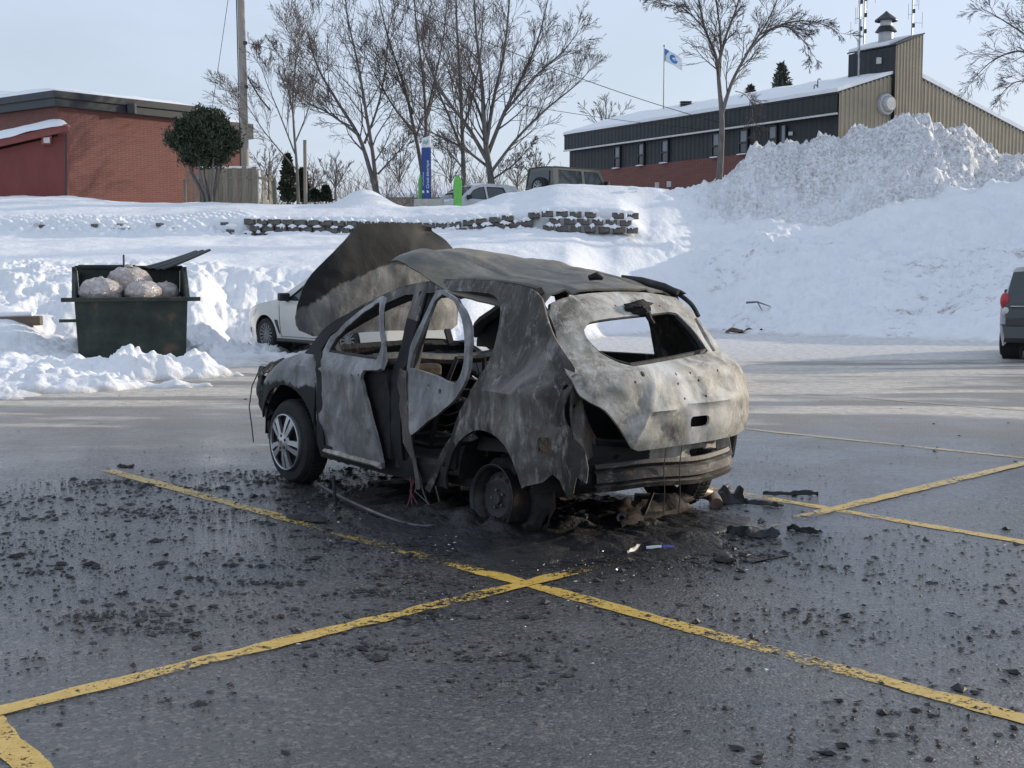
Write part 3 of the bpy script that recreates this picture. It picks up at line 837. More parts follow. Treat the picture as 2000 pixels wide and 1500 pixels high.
# lower rear wing
block(bb, aW * 5.76 + aD * 1.2, aW, aD, 4.2, 7, 3.0, 7.1, M_BRICK, 'wing_wall')
block(bb, aW * 5.76 + aD * .95, aW, aD, 4.4, 7.4, 7.1, 7.75, M_FASCIA, 'wing_fascia')
snow_slab(bb, aW * 5.76 + aD * .95, aW, aD, 4.4, 7.3, 7.75, .16, 23, 'wing_roof_snow')
# maroon lean-to in front
lt = thing('maroon_lean_to', 'maroon lean-to with a thick snow cap on its sloping roof', 'building', at(60, 380, 49.5))
o_ = Vector(lt.location)
def L_(px, py, Y): return at(px, py, Y) - o_
fr = [L_(-260, 420, 49.6), L_(131, 420, 49.75), L_(131, 262, 49.75), L_(-260, 352, 49.6)]
MB().prism(fr, zero, Vector((-1.2, 6, 0))).build('wall', M_MAROON, lt)
tr1, tr2 = L_(-260, 338, 49.4), L_(134, 249, 49.5)
MB().beam(tr1, tr2, .12, .26).build('roof_trim', plain('maroon trim', (.22, .06, .05), .6), lt)
rows_ = []
for j in range(14):
    v_ = j / 13; row = []
    for i in range(40):
        u_ = i / 39
        e = min((1 - u_) * 7.5, min(v_, 1.2 - v_) * 3.2 + .02)
        h = .42 * (1 - max(0, 1 - e / .5) ** 2.0) + .04 * float(fbm(u_ * 6, v_ * 4, 0, 3, 31)) - .02
        p_ = tr1.lerp(tr2, u_) + Vector((-.2, 1, 0)) * (v_ * 5) + Vector((0, -.12, .1 + h))
        row.append(p_)
    rows_.append(row)
MB().grid(rows_).build('roof_snow', M_ROOFSNOW, lt, smooth=True, ang=80)
vb = MB().box(L_(91, 274, 49.6), (.34, .12, .30)).build('vent_frame', plain('vent frame', (.30, .10, .08), .7), lt)
MB().box(L_(92, 274, 49.55), (.22, .12, .2)).build('vent_cover', M_FLASH, vb)
MB().beam(L_(129.5, 400, 49.65), L_(129.5, 262, 49.65), .06, .06).build('corner_trim', M_DARK, lt)
# beige volume with a second snowy roof at the frame edge
bv = thing('beige_wing', 'beige sided wing with black fascia behind the maroon lean-to', 'building', at(20, 240, 57))
o_ = Vector(bv.location)
MB().prism([L_(-300, 300, 57), L_(62, 300, 57), L_(62, 205, 57), L_(-300, 205, 57)], zero, (-3, 8, 0)).build('wall', M_BEIGE, bv)
MB().prism([L_(-300, 214, 56.7), L_(75, 214, 56.7), L_(75, 188, 56.7), L_(-300, 176, 56.7)], zero, (-3, 9, 0)).build('fascia', M_FASCIA, bv)
MB().prism([L_(-300, 177, 56.6), L_(78, 189, 56.6), L_(106, 186, 58), L_(60, 180, 57.2), L_(-300, 166, 56.8)], zero, (-3, 9, 0)).build('roof_snow', M_ROOFSNOW, bv)

# ---- board fence beside the brick building
M_BOARD = pmat('weathered grey boards', [(.3, (.17, .15, .115)), (.7, (.29, .265, .21))], 3, .85, bmp=.3, bscale=16, stretch=(6, 6, .6))
fen = thing('board_fence', 'weathered grey board fence beside the brick building', 'fence', at(450, 398, 49))
o_ = Vector(fen.location)
fa, fb_, fc, fd = at(362, 398, 51.0), at(388, 400, 48.8), at(502, 400, 48.8), at(537, 400, 50.2)
bm_ = [MB().box((0, 0, 1.02 + q * .02), (.165, .022, 1.86 + q * .05)).mesh('board') for q in (0, 1, -1)]
def boards(a, b2, n, z0, taper=None):
    d = (b2 - a); nn = Vector((d.y, -d.x, 0)).normalized()
    for i in range(n):
        t_ = (i + .5) / n; p_ = a.lerp(b2, t_) + nn * (.03 if i % 2 else -.03)
        o = obj('board', bm_[rng.randrange(3)], M_BOARD, fen)
        o.location = Vector((p_.x, p_.y, z0 - .62 + rng.uniform(-.02, .02))) - o_
        if taper: o.location.z -= taper * t_
        o.rotation_euler = (0, rng.uniform(-.012, .012), math.atan2(d.y, d.x))
zf = fb_.z
boards(fa, fb_, 5, zf); boards(fb_, fc, 12, zf); boards(fc, fd, 5, zf, .28)
for a, b2 in ((fa, fb_), (fb_, fc), (fc, fd)):
    for z in (.25, 1.3): MB().beam(Vector((a.x, a.y, zf - .62 + z + .3)) - o_, Vector((b2.x, b2.y, zf - .62 + z + .3)) - o_, .035, .09).build('rail', M_BOARD, fen)
for a in (fa, fb_, fc, fd): MB().box(Vector((a.x, a.y, zf + .2)) - o_, (.1, .1, 1.7)).build('post', M_BOARD, fen)
rows_ = MB()
for a, b2 in ((fb_, fc),):
    rows_.tube([Vector((a.lerp(b2, i / 8).x, a.lerp(b2, i / 8).y, zf + 1.35)) - o_ for i in range(9)], .04, 6)
rows_.build('snow_cap', M_ROOFSNOW, fen)
# ================================================================ trees, poles, wires
M_BARK = pmat('grey brown bark', [(.3, (.085, .076, .070)), (.7, (.18, .165, .15))], 3, .9, bmp=.5, bscale=14, bdist=.03, stretch=(4, 4, .7))
M_BARK2 = pmat('pale grey bark', [(.3, (.11, .10, .092)), (.7, (.22, .20, .185))], 3, .9, bmp=.5, bscale=14, bdist=.03, stretch=(4, 4, .7))
M_TWIG = plain('twigs', (.10, .080, .070), .85)
M_TWIG2 = plain('far twigs', (.13, .11, .105), .9)

def grow(mb, p, d, r, L, lev, maxlev, rr, prm):
    """one branch with its children; p, d Vectors"""
    ns = max(2, int(L / prm['seg'])) if lev < maxlev else 2
    pts, rad = [p.copy()], [r]
    dd = d.normalized(); q = p.copy(); step = L / ns
    for i in range(ns):
        w = prm['wig'] * (1 + .05 * lev)
        dd = (dd + Vector((rr.gauss(0, w), rr.gauss(0, w), rr.gauss(0, w) + prm['up']))).normalized()
        q = q + dd * step; pts.append(q.copy()); rad.append(max(prm['rmin'], r * (1 - .75 * (i + 1) / ns)))
    mb.tube(pts, rad, 6 if lev == 0 else (4 if lev == 1 else 3), cap=False)
    if lev < maxlev: sprout(mb, pts, rad, L, lev, maxlev, rr, prm)

def sprout(mb, pts, rad, L, lev, maxlev, rr, prm, t0=.25, n=None):
    n = n or prm['kids'][lev]
    for k in range(n):
        t = t0 + (1 - t0) * (k + rr.random()) / n
        f = t * (len(pts) - 1); i = min(int(f), len(pts) - 2); u = f - i
        p = pts[i].lerp(pts[i + 1], u); r = rad[i] * (1 - u) + rad[i + 1] * u
        dd = (pts[i + 1] - pts[i]).normalized()
        ax = dd.orthogonal().normalized(); ax.rotate(Matrix.Rotation(rr.uniform(0, 2 * PI), 3, dd))
        an = rr.uniform(*prm['ang'])
        nd_ = dd.copy(); nd_.rotate(Matrix.Rotation(an, 3, ax))
        grow(mb, p, nd_, max(prm['rmin'], r * prm['rk']), L * (prm['lk'] if lev == 0 else .66) * rr.uniform(.6, 1.15) * (1.15 - .55 * t), lev + 1, maxlev, rr, prm)

PRM = dict(seg=.45, wig=.10, up=.07, rmin=.0055, kids=(9, 6, 4, 2), ang=(.32, .78), rk=.5, lk=.5)
def tree(name, label, stems, Y, seed, prm={}, mt=M_BARK, tw=M_TWIG, maxlev=3, cat='tree', group='bare deciduous trees on the terrace', depth=1.2, base=None, t0=.3, kids0=12, nclip=True):
    """stems: (base radius, [(px, py), ...]) polylines; first stem is the trunk"""
    stems = [(r_ * .54, q_) for r_, q_ in stems]
    P = dict(PRM); P.update(prm); rr = random.Random(seed)
    b0 = base if base is not None else at(stems[0][1][0][0], stems[0][1][0][1], Y)
    o = thing(name, label, cat, b0, group=group)
    trunk, crown = MB(), MB()
    for k, (r, pl) in enumerate(stems):
        yo = 0 if k == 0 else rr.uniform(-depth, depth)
        raw = []
        for i, q in enumerate(pl):
            f = i / max(1, len(pl) - 1)
            yy = Y + (yo * f) + rr.gauss(0, .08)
            raw.append(at(q[0], q[1], yy) - b0)
        pts = [Vector(v) for v in cr([tuple(v) for v in raw], 5)]
        n = len(pts); rad = [max(P['rmin'], r * (1 - .82 * (i / (n - 1)) ** .9)) for i in range(n)]
        if k == 0: rad[0] *= 1.35; rad[1] *= 1.1
        trunk.tube(pts, rad, 8, cap=False)
        L = sum((pts[i + 1] - pts[i]).length for i in range(n - 1))
        sprout(crown, pts, rad, L * .85, 0, maxlev, rr, P, t0 if k == 0 else .12, kids0)
    trunk.build('trunk', mt, o, smooth=True, ang=80)
    crown.build('crown', tw, o, smooth=False)
    return o

# slim young tree left of centre
tree('bare_tree', 'slim young bare tree in front of the fence corner', [(.10, [(583, 404), (580, 330), (574, 250), (572, 190), (578, 110), (575, 70)]), (.05, [(576, 300), (545, 220), (520, 160), (505, 110)]), (.05, [(576, 280), (600, 220), (618, 150), (625, 105)]), (.04, [(575, 240), (560, 160), (548, 95)]), (.045, [(578, 330), (520, 262), (478, 200), (450, 170)])], 42, 3, dict(kids=(9, 6, 4, 2), lk=.46, ang=(.3, .65), seg=.4, up=.08, rmin=.005), kids0=12, t0=.4, depth=1.0, maxlev=4)
# leaning double trunk
tree('bare_tree', 'tall double-stemmed bare tree leaning left behind the snow mounds', [(.20, [(738, 392), (722, 330), (700, 265), (660, 200), (620, 130), (600, 60)]), (.17, [(738, 390), (728, 300), (715, 220), (700, 130), (680, 40), (672, -30)]), (.10, [(712, 280), (740, 200), (755, 110), (760, 10)]), (.09, [(700, 262), (640, 220), (600, 200), (575, 170)]), (.08, [(738, 340), (775, 300), (800, 270)])], 52, 5, dict(lk=.4), kids0=17, maxlev=4)
tree('bare_tree', 'bare tree rising directly behind the blue charging pylon', [(.19, [(832, 394), (822, 320), (808, 250), (790, 170), (760, 80), (735, -20)]), (.15, [(826, 350), (832, 250), (826, 150), (812, 40), (808, -50)]), (.10, [(812, 262), (770, 210), (735, 150), (705, 90)]), (.10, [(830, 240), (850, 150), (868, 60), (875, -40)])], 53, 8, dict(lk=.4), kids0=17, maxlev=4)
tree('bare_tree', 'dark upright bare tree behind the white car roof', [(.22, [(905, 384), (905, 320), (902, 240), (898, 150), (892, 40), (890, -60)]), (.13, [(904, 300), (878, 230), (850, 160), (835, 80)]), (.12, [(902, 260), (925, 180), (940, 90), (945, -30)]), (.08, [(905, 330), (870, 290), (835, 270)])], 57, 12, dict(lk=.38), kids0=17, maxlev=4)
tree('bare_tree', 'largest spreading bare tree with many upswept stems beside the white car', [(.27, [(966, 396), (958, 345), (950, 290), (945, 230), (940, 150), (930, 60), (925, -40)]), (.16, [(955, 320), (915, 250), (870, 190), (835, 120), (815, 40)]), (.16, [(953, 300), (985, 220), (1020, 150), (1050, 80), (1070, 0)]), (.15, [(950, 280), (965, 190), (985, 100), (995, 0), (1000, -60)]), (.12, [(960, 335), (1010, 270), (1065, 215), (1120, 170), (1150, 140)]), (.11, [(958, 330), (905, 290), (850, 262), (800, 245)]), (.10, [(985, 220), (1045, 150), (1100, 100), (1130, 60)]), (.08, [(962, 350), (1005, 320), (1040, 280)])], 49.5, 21, dict(lk=.36, kids=(10, 6, 4, 2)), kids0=17, maxlev=4)
# tree before the hall
tree('bare_tree', 'pale grey bare tree forking high in front of the charcoal hall', [(.24, [(1403, 372), (1408, 300), (1410, 235), (1405, 170), (1398, 110), (1375, 50), (1360, -30)]), (.14, [(1409, 225), (1430, 160), (1462, 100), (1500, 40), (1530, -30)]), (.12, [(1402, 130), (1418, 70), (1440, 10), (1452, -50)]), (.10, [(1405, 150), (1408, 80), (1400, 10), (1395, -60)]), (.08, [(1455, 108), (1500, 62), (1550, 42), (1600, 45), (1640, 65)]), (.07, [(1480, 70), (1525, 50), (1560, 70), (1590, 110)]), (.06, [(1375, 55), (1340, 20), (1300, 0), (1265, -5)]), (.03, [(1436, 178), (1455, 185), (1468, 205), (1472, 250), (1474, 300)])], 47.0, 31, dict(lk=.34, kids=(6, 7, 5), up=-.01, rmin=.007, wig=.12), mt=M_BARK2, kids0=13, t0=.55, depth=.8)
# branches reaching in at the right edge
tree('bare_tree', 'bare tree reaching into the picture from the right edge', [(.22, [(2120, 330), (2110, 220), (2090, 140), (2060, 60), (2030, -20)]), (.10, [(2095, 160), (2040, 120), (1990, 100), (1940, 118), (1905, 150)]), (.09, [(2085, 130), (2020, 80), (1960, 40), (1915, 15)]), (.08, [(2100, 190), (2040, 165), (1985, 160), (1950, 190)]), (.07, [(2070, 80), (2010, 20), (1985, -40)])], 44, 41, dict(lk=.36, kids=(8, 7, 5), up=0.0), kids0=12, depth=.8)
# distant trees
far = dict(lk=.42, rmin=.013, seg=.8, kids=(7, 7, 5), up=.08)
for i, (px, py, top, Y, sp, lab) in enumerate(((1182, 285, 195, 92, 46, 'distant bare tree showing above the left end of the hall roof'), (525, 390, 290, 85, 30, 'distant bare tree behind the fence end'), (655, 392, 310, 88, 30, 'distant bare tree left of the leaning double trunk'), (1045, 380, 300, 84, 32, 'distant bare tree left of the parked off-roader'), (780, 390, 285, 90, 34, 'distant bare tree between the double trunk and the blue pylon'), (610, 395, 330, 82, 24, 'low distant bare tree beside the grey post'), (880, 390, 280, 95, 40, 'distant bare tree behind the green charging post'), (1010, 385, 320, 100, 30, 'low distant bare tree right of the largest tree'))):
    h = py - top
    st = [(.16, [(px, py), (px, py - h * .4), (px + 2, py - h * .75), (px, top)])]
    for k in range(4):
        s_ = (k - 1.5) / 1.5
        st.append((.08, [(px, py - h * .3), (px + sp * .5 * s_, py - h * .6), (px + sp * s_, top + h * .12)]))
    tree('distant_tree', lab, st, Y, 60 + i, far, M_TWIG2, M_TWIG2, 2, group='distant bare trees', kids0=8)
# leafless hedge and scrub that reads as one mass
sc = MB(); rr = random.Random(5)
for i in range(420):
    px = rr.choice((rr.uniform(485, 800), rr.uniform(800, 1080))); Y = rr.uniform(72, 95); p = at(px, 388, Y)
    d = Vector((rr.gauss(0, .3), rr.gauss(0, .3), 1)); grow(sc, Vector((p.x, p.y, 3.0)), d, .026, rr.uniform(1.6, 4.2), 1, 2, rr, dict(PRM, rmin=.011, kids=(5, 6, 5), seg=.7, lk=.5))
tag(sc.build('bare_scrub', M_TWIG2), 'leafless scrub growing along the back of the terrace', 'scrub', kind='stuff')

# ---------------------------------------------------------------- evergreens
def leaf_mat(name, a, b2):
    m, nt, b, out = new_mat(name); co = objco(nt)
    nt.links.new(ramp(nt, noise(nt, co, 3.2, 5, .7), [(.3, a), (.7, b2)]), b.inputs['Base Color']); b.inputs['Roughness'].default_value = .75
    return m
M_CEDAR = leaf_mat('cedar green', (.018, .030, .018), (.058, .075, .038))
M_SPRUCE = leaf_mat('spruce green', (.022, .032, .026), (.060, .072, .058))
def leaf_cloud(n, inside, seed, size, wid=.35):
    """n small two-faced sprays spread through the volume given by inside(u) -> points"""
    r = np.random.default_rng(seed); P = inside(r, n)
    a = r.normal(size=(n, 3)); a[:, 2] = np.abs(a[:, 2]) * .9 + .3; a /= np.linalg.norm(a, axis=1)[:, None]
    b = r.normal(size=(n, 3)); b -= a * (a * b).sum(1)[:, None]; b /= np.linalg.norm(b, axis=1)[:, None]
    L = size * r.uniform(.6, 1.5, (n, 1)); W = L * wid
    V = np.stack([P - b * W * .3, P + a * L * .5 - b * W, P + a * L, P + a * L * .5 + b * W], 1).reshape(-1, 3)
    return V, np.arange(4 * n).reshape(-1, 4)
def clump_ball(cx, cz, rx, rz, ncl, spread):
    def f(r, n):
        u = r.normal(size=(ncl, 3)); u /= np.linalg.norm(u, axis=1)[:, None]; u *= r.uniform(.55, .93, (ncl, 1)) 
        k = r.integers(0, ncl, n); q = u[k] + r.normal(size=(n, 3)) * spread
        return np.stack([cx + q[:, 0] * rx, q[:, 1] * rx, cz + q[:, 2] * rz], 1)
    return f
p = at(408, 402, 45.0)
topi = thing('clipped_cedar', 'round clipped cedar on bare stems before the brick wall', 'cedar', p)
s = 45 / FPX
V1, F1 = leaf_cloud(42000, clump_ball(-.12, 2.18, 1.13, .93, 190, .12), 4, .13, .16)
np_obj('crown', V1, F1, M_CEDAR, topi, False)
for k in range(7):
    an = k * .9; MB().tube([Vector((.12 * math.cos(an) + .05, .1 * math.sin(an), -.3)), Vector((.22 * math.cos(an), .2 * math.sin(an), .4)), Vector((.5 * math.cos(an) - .1, .4 * math.sin(an), 1.1)), Vector((.6 * math.cos(an) - .1, .5 * math.sin(an), 1.7))], [.06, .05, .04, .03], 6).build('stem', M_BARK2, topi, smooth=True)
MB().tube([(0.05, 0, -.2), (.35, -.1, .02), (.75, -.15, .12)], [.07, .06, .03], 6).build('stem', M_BARK2, topi, smooth=True)
def cone_cedar(px, pyb, pyt, w, Y, lab, seed):
    p = at(px, pyb, Y); H = at(px, pyt, Y).z - p.z; rx = w * Y / FPX / 2
    t = thing('pyramid_cedar', lab, 'cedar', p, group='pyramid cedars behind the fence')
    def f(r, n):
        z = r.uniform(0, 1, n) ** .8; th = r.uniform(0, 2 * PI, n); rad = rx * np.minimum(1, (1 - z) * 1.6) ** .7 * r.uniform(.55, 1.05, n) * (1 + .18 * np.sin(th * 3 + z * 14))
        return np.stack([rad * np.cos(th), rad * np.sin(th), z * H * .95], 1)
    V1, F1 = leaf_cloud(2600, f, seed, .16); np_obj('crown', V1, F1, M_CEDAR, t, False)
    MB().tube([(0, 0, -.3), (0, 0, H * .8)], [.06, .02], 6).build('trunk', M_BARK, t)
cone_cedar(563, 396, 300, 26, 60, 'tall dark pyramid cedar just left of the grey post', 1)
cone_cedar(592, 396, 330, 20, 61, 'pyramid cedar close beside the grey post', 2)
cone_cedar(637, 394, 366, 14, 62, 'smallest dark cedar right of the grey post', 3)
cone_cedar(615, 394, 374, 16, 62, 'low round cedar between the grey post and the smallest cedar', 4)
def spruce(px, pyb, pyt, w, Y, lab, seed):
    p = at(px, pyb, Y); H = at(px, pyt, Y).z - p.z; rx = w * Y / FPX / 2; r0 = random.Random(seed)
    t = thing('spruce_tree', lab, 'spruce', p, group='spruces behind the hall')
    MB().tube([(0, 0, -3), (0, 0, H)], [.2, .015], 6).build('trunk', M_BARK, t)
    Vs = []; r = np.random.default_rng(seed)
    def f(r, n):
        tier = r.integers(0, 13, n) / 13.0; th0 = r.integers(0, 7, n) * 2 * PI / 7 + tier * 5
        rr_ = r.uniform(.05, 1, n); th = th0 + r.normal(size=n) * .13
        rad = rx * (1 - tier) ** .85 * rr_ + .03; z = H * (.02 + .93 * tier) - rad * .18 + r.normal(size=n) * .05 + rr_ ** 2 * .15
        return np.stack([rad * np.cos(th), rad * np.sin(th), z], 1)
    V1, F1 = leaf_cloud(2300, f, seed, .20, .2); np_obj('crown', V1, F1, M_SPRUCE, t, False)
spruce(1526, 205, 122, 62, 78, 'taller dark spruce behind the hall roof', 3)
spruce(1465, 215, 170, 34, 80, 'shorter spruce behind the hall roof near the forked tree', 6)

# ---------------------------------------------------------------- utility pole, post, wires
M_POLE = pmat('weathered pole wood', [(.3, (.26, .225, .19)), (.7, (.40, .35, .30))], 2.5, .85, bmp=.4, bscale=14, stretch=(6, 6, .4))
p = at(480, 345, 50.5); tp = at(466, -160, 50.5)
pole = thing('utility_pole', 'tall weathered wooden utility pole behind the board fence', 'utility pole', p)
d = tp - p
MB().tube([(0, 0, -1.2), d * .4, d], [.15, .14, .12], 12).build('shaft', M_POLE, pole, smooth=True)
MB().tube([Vector((-.17, -.05, -1)), d * .5 + Vector((-.16, -.05, 0)), d + Vector((-.14, -.05, 0))], .022, 5).build('cable_riser', M_DARK, pole)
for f in (.35, .52, .70): MB().box(d * f + Vector((.14, -.08, 0)), (.12, .1, .12)).build('bracket', M_DARK, pole)
p = at(597, 398, 58)
MBp = MB().tube([(0, 0, -.4), (0, 0, 2.72)], [.085, .075], 8).build('grey_post', M_POLE); MBp.location = p
tag(MBp, 'short grey wooden post beside the dark pyramid cedars', 'post')
def wire(a, b2, sag, r, lab, name='overhead_wire'):
    pts = []
    for i in range(25):
        t_ = i / 24; q = a.lerp(b2, t_); q.z -= sag * 4 * t_ * (1 - t_); pts.append(q)
    w_ = MB().tube(pts, r, 4).build(name, M_DARK)
    return tag(w_, lab, 'wire', 'overhead wires')
wire(at(478, 82, 50.4), at(1440, 258, 60.0), .5, .013, 'overhead wire running from the utility pole to the hall wall')
wire(at(720, -20, 48), at(1425, 245, 57.5), .35, .016, 'overhead wire sloping down through the largest tree to the hall')
wire(at(484, 150, 50.3), at(528, 215, 49.5), .1, .04, 'thick dark cable hanging off the utility pole')
wire(at(448, -20, 46), at(412, 225, 52), .05, .012, 'thin guy wire left of the utility pole')
wire(at(1330, 263, 63.0), at(1455, 262, 57.5), .04, .010, 'thin wire strung low across the hall wall')

# ---------------------------------------------------------------- flag
p = at(1296, 232, 66)
fl = thing('flagpole', 'slender grey flagpole behind the hall roof', 'flagpole', p)
H = at(1294, 92, 66).z - p.z
MB().tube([(0, 0, -3), (0, 0, H)], [.05, .03], 8).build('pole', M_GALV, fl)
MB().lathe([(0, 0), (.06, .03), (.06, .09), (0, .12)], 8, Matrix.Translation((0, 0, H))).build('finial', M_GALV, fl)
M_FLAGW = plain('white flag cloth', (.72, .76, .80), .8); M_FLAGB = plain('blue flag cloth', (.045, .22, .52), .8); M_FLAGG = plain('green flag cloth', (.30, .50, .42), .8)
flag = thing('flag', 'white flag with a round blue emblem waving on the flagpole', 'flag', p + Vector((0, 0, H - .06)))
def fpt(u, v, off=0):
    x = .03 + u * .86; z = -v * .62 - .52 * u ** 1.15 * (1 - .15 * v) ; y = .09 * math.sin(u * 7 + v * 1.5) * u ** .5 - off
    return (x, y, z)
MB().grid([[fpt(i / 24, j / 12) for i in range(25)] for j in range(13)]).build('cloth', M_FLAGW, flag, smooth=True)
def fpatch(uv, mt, nm):
    MB().grid([[fpt(u, v, .006) for u, v in row] for row in uv]).build(nm, mt, flag, smooth=True)
fpatch([[(.0 + .26 * i / 6 * (1 - j / 6 * .8), .02 + .52 * j / 6) for i in range(7)] for j in range(7)], M_FLAGB, 'blue_panel')
fpatch([[(.0 + .07 * i / 3, .56 + .36 * j / 4) for i in range(4)] for j in range(5)], M_FLAGG, 'green_panel')
fpatch([[(.50 + (.09 + .16 * j / 3) * math.cos(a * 2 * PI / 24) * .9, .50 + (.13 + .17 * j / 3) * math.sin(a * 2 * PI / 24) * 1.1) for a in range(0, 21)] for j in range(4)], M_FLAGB, 'round_emblem')
fpatch([[(.36 + .26 * i / 8, .50 + .10 * math.sin(i / 8 * 5) + .06 * j) for i in range(9)] for j in range(2)], M_FLAGB, 'emblem_wave')

# ---------------------------------------------------------------- charging stations
M_BLUE = plain('blue painted steel', (.016, .060, .24), .35); M_WHITE = plain('white paint', (.78, .80, .82), .4); M_GREEN = plain('bright green plastic', (.14, .46, .08), .4)
def text_part(body, size, mt, parent, M, name='lettering', extrude=.004):
    cu = bpy.data.curves.new(name, 'FONT'); cu.body = body; cu.size = size; cu.extrude = extrude; cu.align_x = 'LEFT'; cu.align_y = 'CENTER'
    tmp = bpy.data.objects.new('tmp', cu); C.objects.link(tmp)
    bpy.context.view_layer.update()
    me = bpy.data.meshes.new_from_object(tmp.evaluated_get(bpy.context.evaluated_depsgraph_get()))
    bpy.data.objects.remove(tmp, do_unlink=True); bpy.data.curves.remove(cu)
    me.name = name; me.materials.clear(); me.materials.append(mt); me.transform(M)
    o = bpy.data.objects.new(name, me); C.objects.link(o); o.parent = parent
    return o
p = at(833, 396, 46.5)
py = thing('charging_pylon', 'tall blue charging station pylon with a pale glass head and white lettering', 'charging station', p, R(-8))
py.scale = (1, 1, .93)
MB().box((0, 0, 1.02), (.30, .22, 2.0)).build('column', M_BLUE, py, bevel=.015)
MB().box((-.06, 0, 2.0), (.10, .20, .06)).build('collar', M_GALV, py)
mb = MB(); mb.prism([(-.15, -.05, 2.03), (.15, -.05, 2.03), (.15, -.05, 2.45), (.10, -.05, 2.45), (-.15, -.05, 2.36)], (0, 0, 0), (0, .1, 0)); hd = mb.build('head', M_WHITE, py, bevel=.01)
MB().grid([[(-.11 + .2 * i / 10, -.056, 2.10 + .14 * j + .10 * (i / 10) + .04 * math.sin(i * .7)) for i in range(11)] for j in range(2)]).build('head_swoosh', M_FLAGG, hd)
MB().box((.1, -.02, -.02), (.95, .55, .30)).build('concrete_foot', plain('pale concrete', (.46, .44, .40), .85), py)
rotv = Matrix.Translation((.07, -.113, .52)) @ Matrix.Rotation(R(90), 4, 'X') @ Matrix.Rotation(R(90), 4, 'Z')
text_part('Circuit électrique', .145, M_WHITE, py, rotv)
rotv = Matrix.Translation((-.09, -.113, .62)) @ Matrix.Rotation(R(90), 4, 'X') @ Matrix.Rotation(R(90), 4, 'Z')
text_part('Le Circuit électrique', .06, M_WHITE, py, rotv)
for x in (-.09, .07): MB().grid([[(x - .035 + .07 * i, -.114, .36 + .10 * j - .03 * i * j) for i in range(2)] for j in range(2)]).build('arrow_mark', M_WHITE, py)
def green_post(px, pyb, Y, h, lab, w=.26):
    g_ = thing('charging_post', lab, 'charging post', at(px, pyb, Y), R(10), 'green charging posts')
    MB().box((0, 0, h * .42 - .1), (w, .22, h * .84 + .2)).build('body', M_GREEN, g_, bevel=.03)
    MB().prism([(-w / 2, -.11, h * .83), (w / 2, -.11, h * .83), (w * .22, -.09, h), (-w * .22, -.09, h)], (0, 0, 0), (0, .2, 0)).build('cap', M_GREEN, g_, bevel=.02)
    MB().tube([(w * .4, -.02, h * .8), (w * .75, -.05, h * .72), (w * .8, -.05, h * .5), (w * .6, -.04, h * .35)], .022, 6).build('charging_cable', M_DARK, g_, smooth=True)
    MB().tube([(w * .0, -.1, h * 1.0), (w * .35, -.1, h * 1.04), (w * .6, -.08, h * .9)], .016, 5).build('cable_arm', M_DARK, g_, smooth=True)
green_post(894, 402, 44.5, .98, 'bright green charging post in front of the white car')
green_post(823, 398, 47.4, 1.0, 'green charging post peeping out behind the blue pylon', .2)
# ================================================================ retaining walls of split-face blocks
M_BLOCK = pmat('split-face concrete block', [(.3, (.085, .078, .068)), (.7, (.17, .155, .135))], 5, .9, bmp=.6, bscale=18, bdist=.02)
def block_mesh(seed, w):
    r = random.Random(seed); mb = MB()
    h, d = .165, .26; v = []
    for sy, ins in ((-1, .0), (1, 0)):
        pass
    f0 = [(-w / 2, -d / 2 + .035, 0), (w / 2, -d / 2 + .035, 0), (w / 2, -d / 2 + .035, h), (-w / 2, -d / 2 + .035, h)]
    k = .03
    f1 = [(-w / 2 + k, -d / 2, k), (w / 2 - k, -d / 2, k * .8), (w / 2 - k, -d / 2, h - k), (-w / 2 + k, -d / 2, h - k)]
    f1 = [(x + r.uniform(-.014, .014), y + r.uniform(-.03, .01), z + r.uniform(-.012, .012)) for x, y, z in f1]
    cc = [(r.uniform(-.03, .03), -d / 2 - r.uniform(.0, .035), h / 2)]
    bk = [(x, d / 2, z) for x, _, z in f0]
    v = f0 + f1 + cc + bk
    f = [(4, 5, 8), (5, 6, 8), (6, 7, 8), (7, 4, 8)] + [(i, (i + 1) % 4, 4 + (i + 1) % 4, 4 + i) for i in range(4)]
    f += [((i + 1) % 4, i, 9 + i, 9 + (i + 1) % 4) for i in range(4)] + [(9, 10, 11, 12)]
    mb.add(v, f); return mb.mesh('block')
BLK = [block_mesh(i, .29 + .02 * (i % 3)) for i in range(7)]
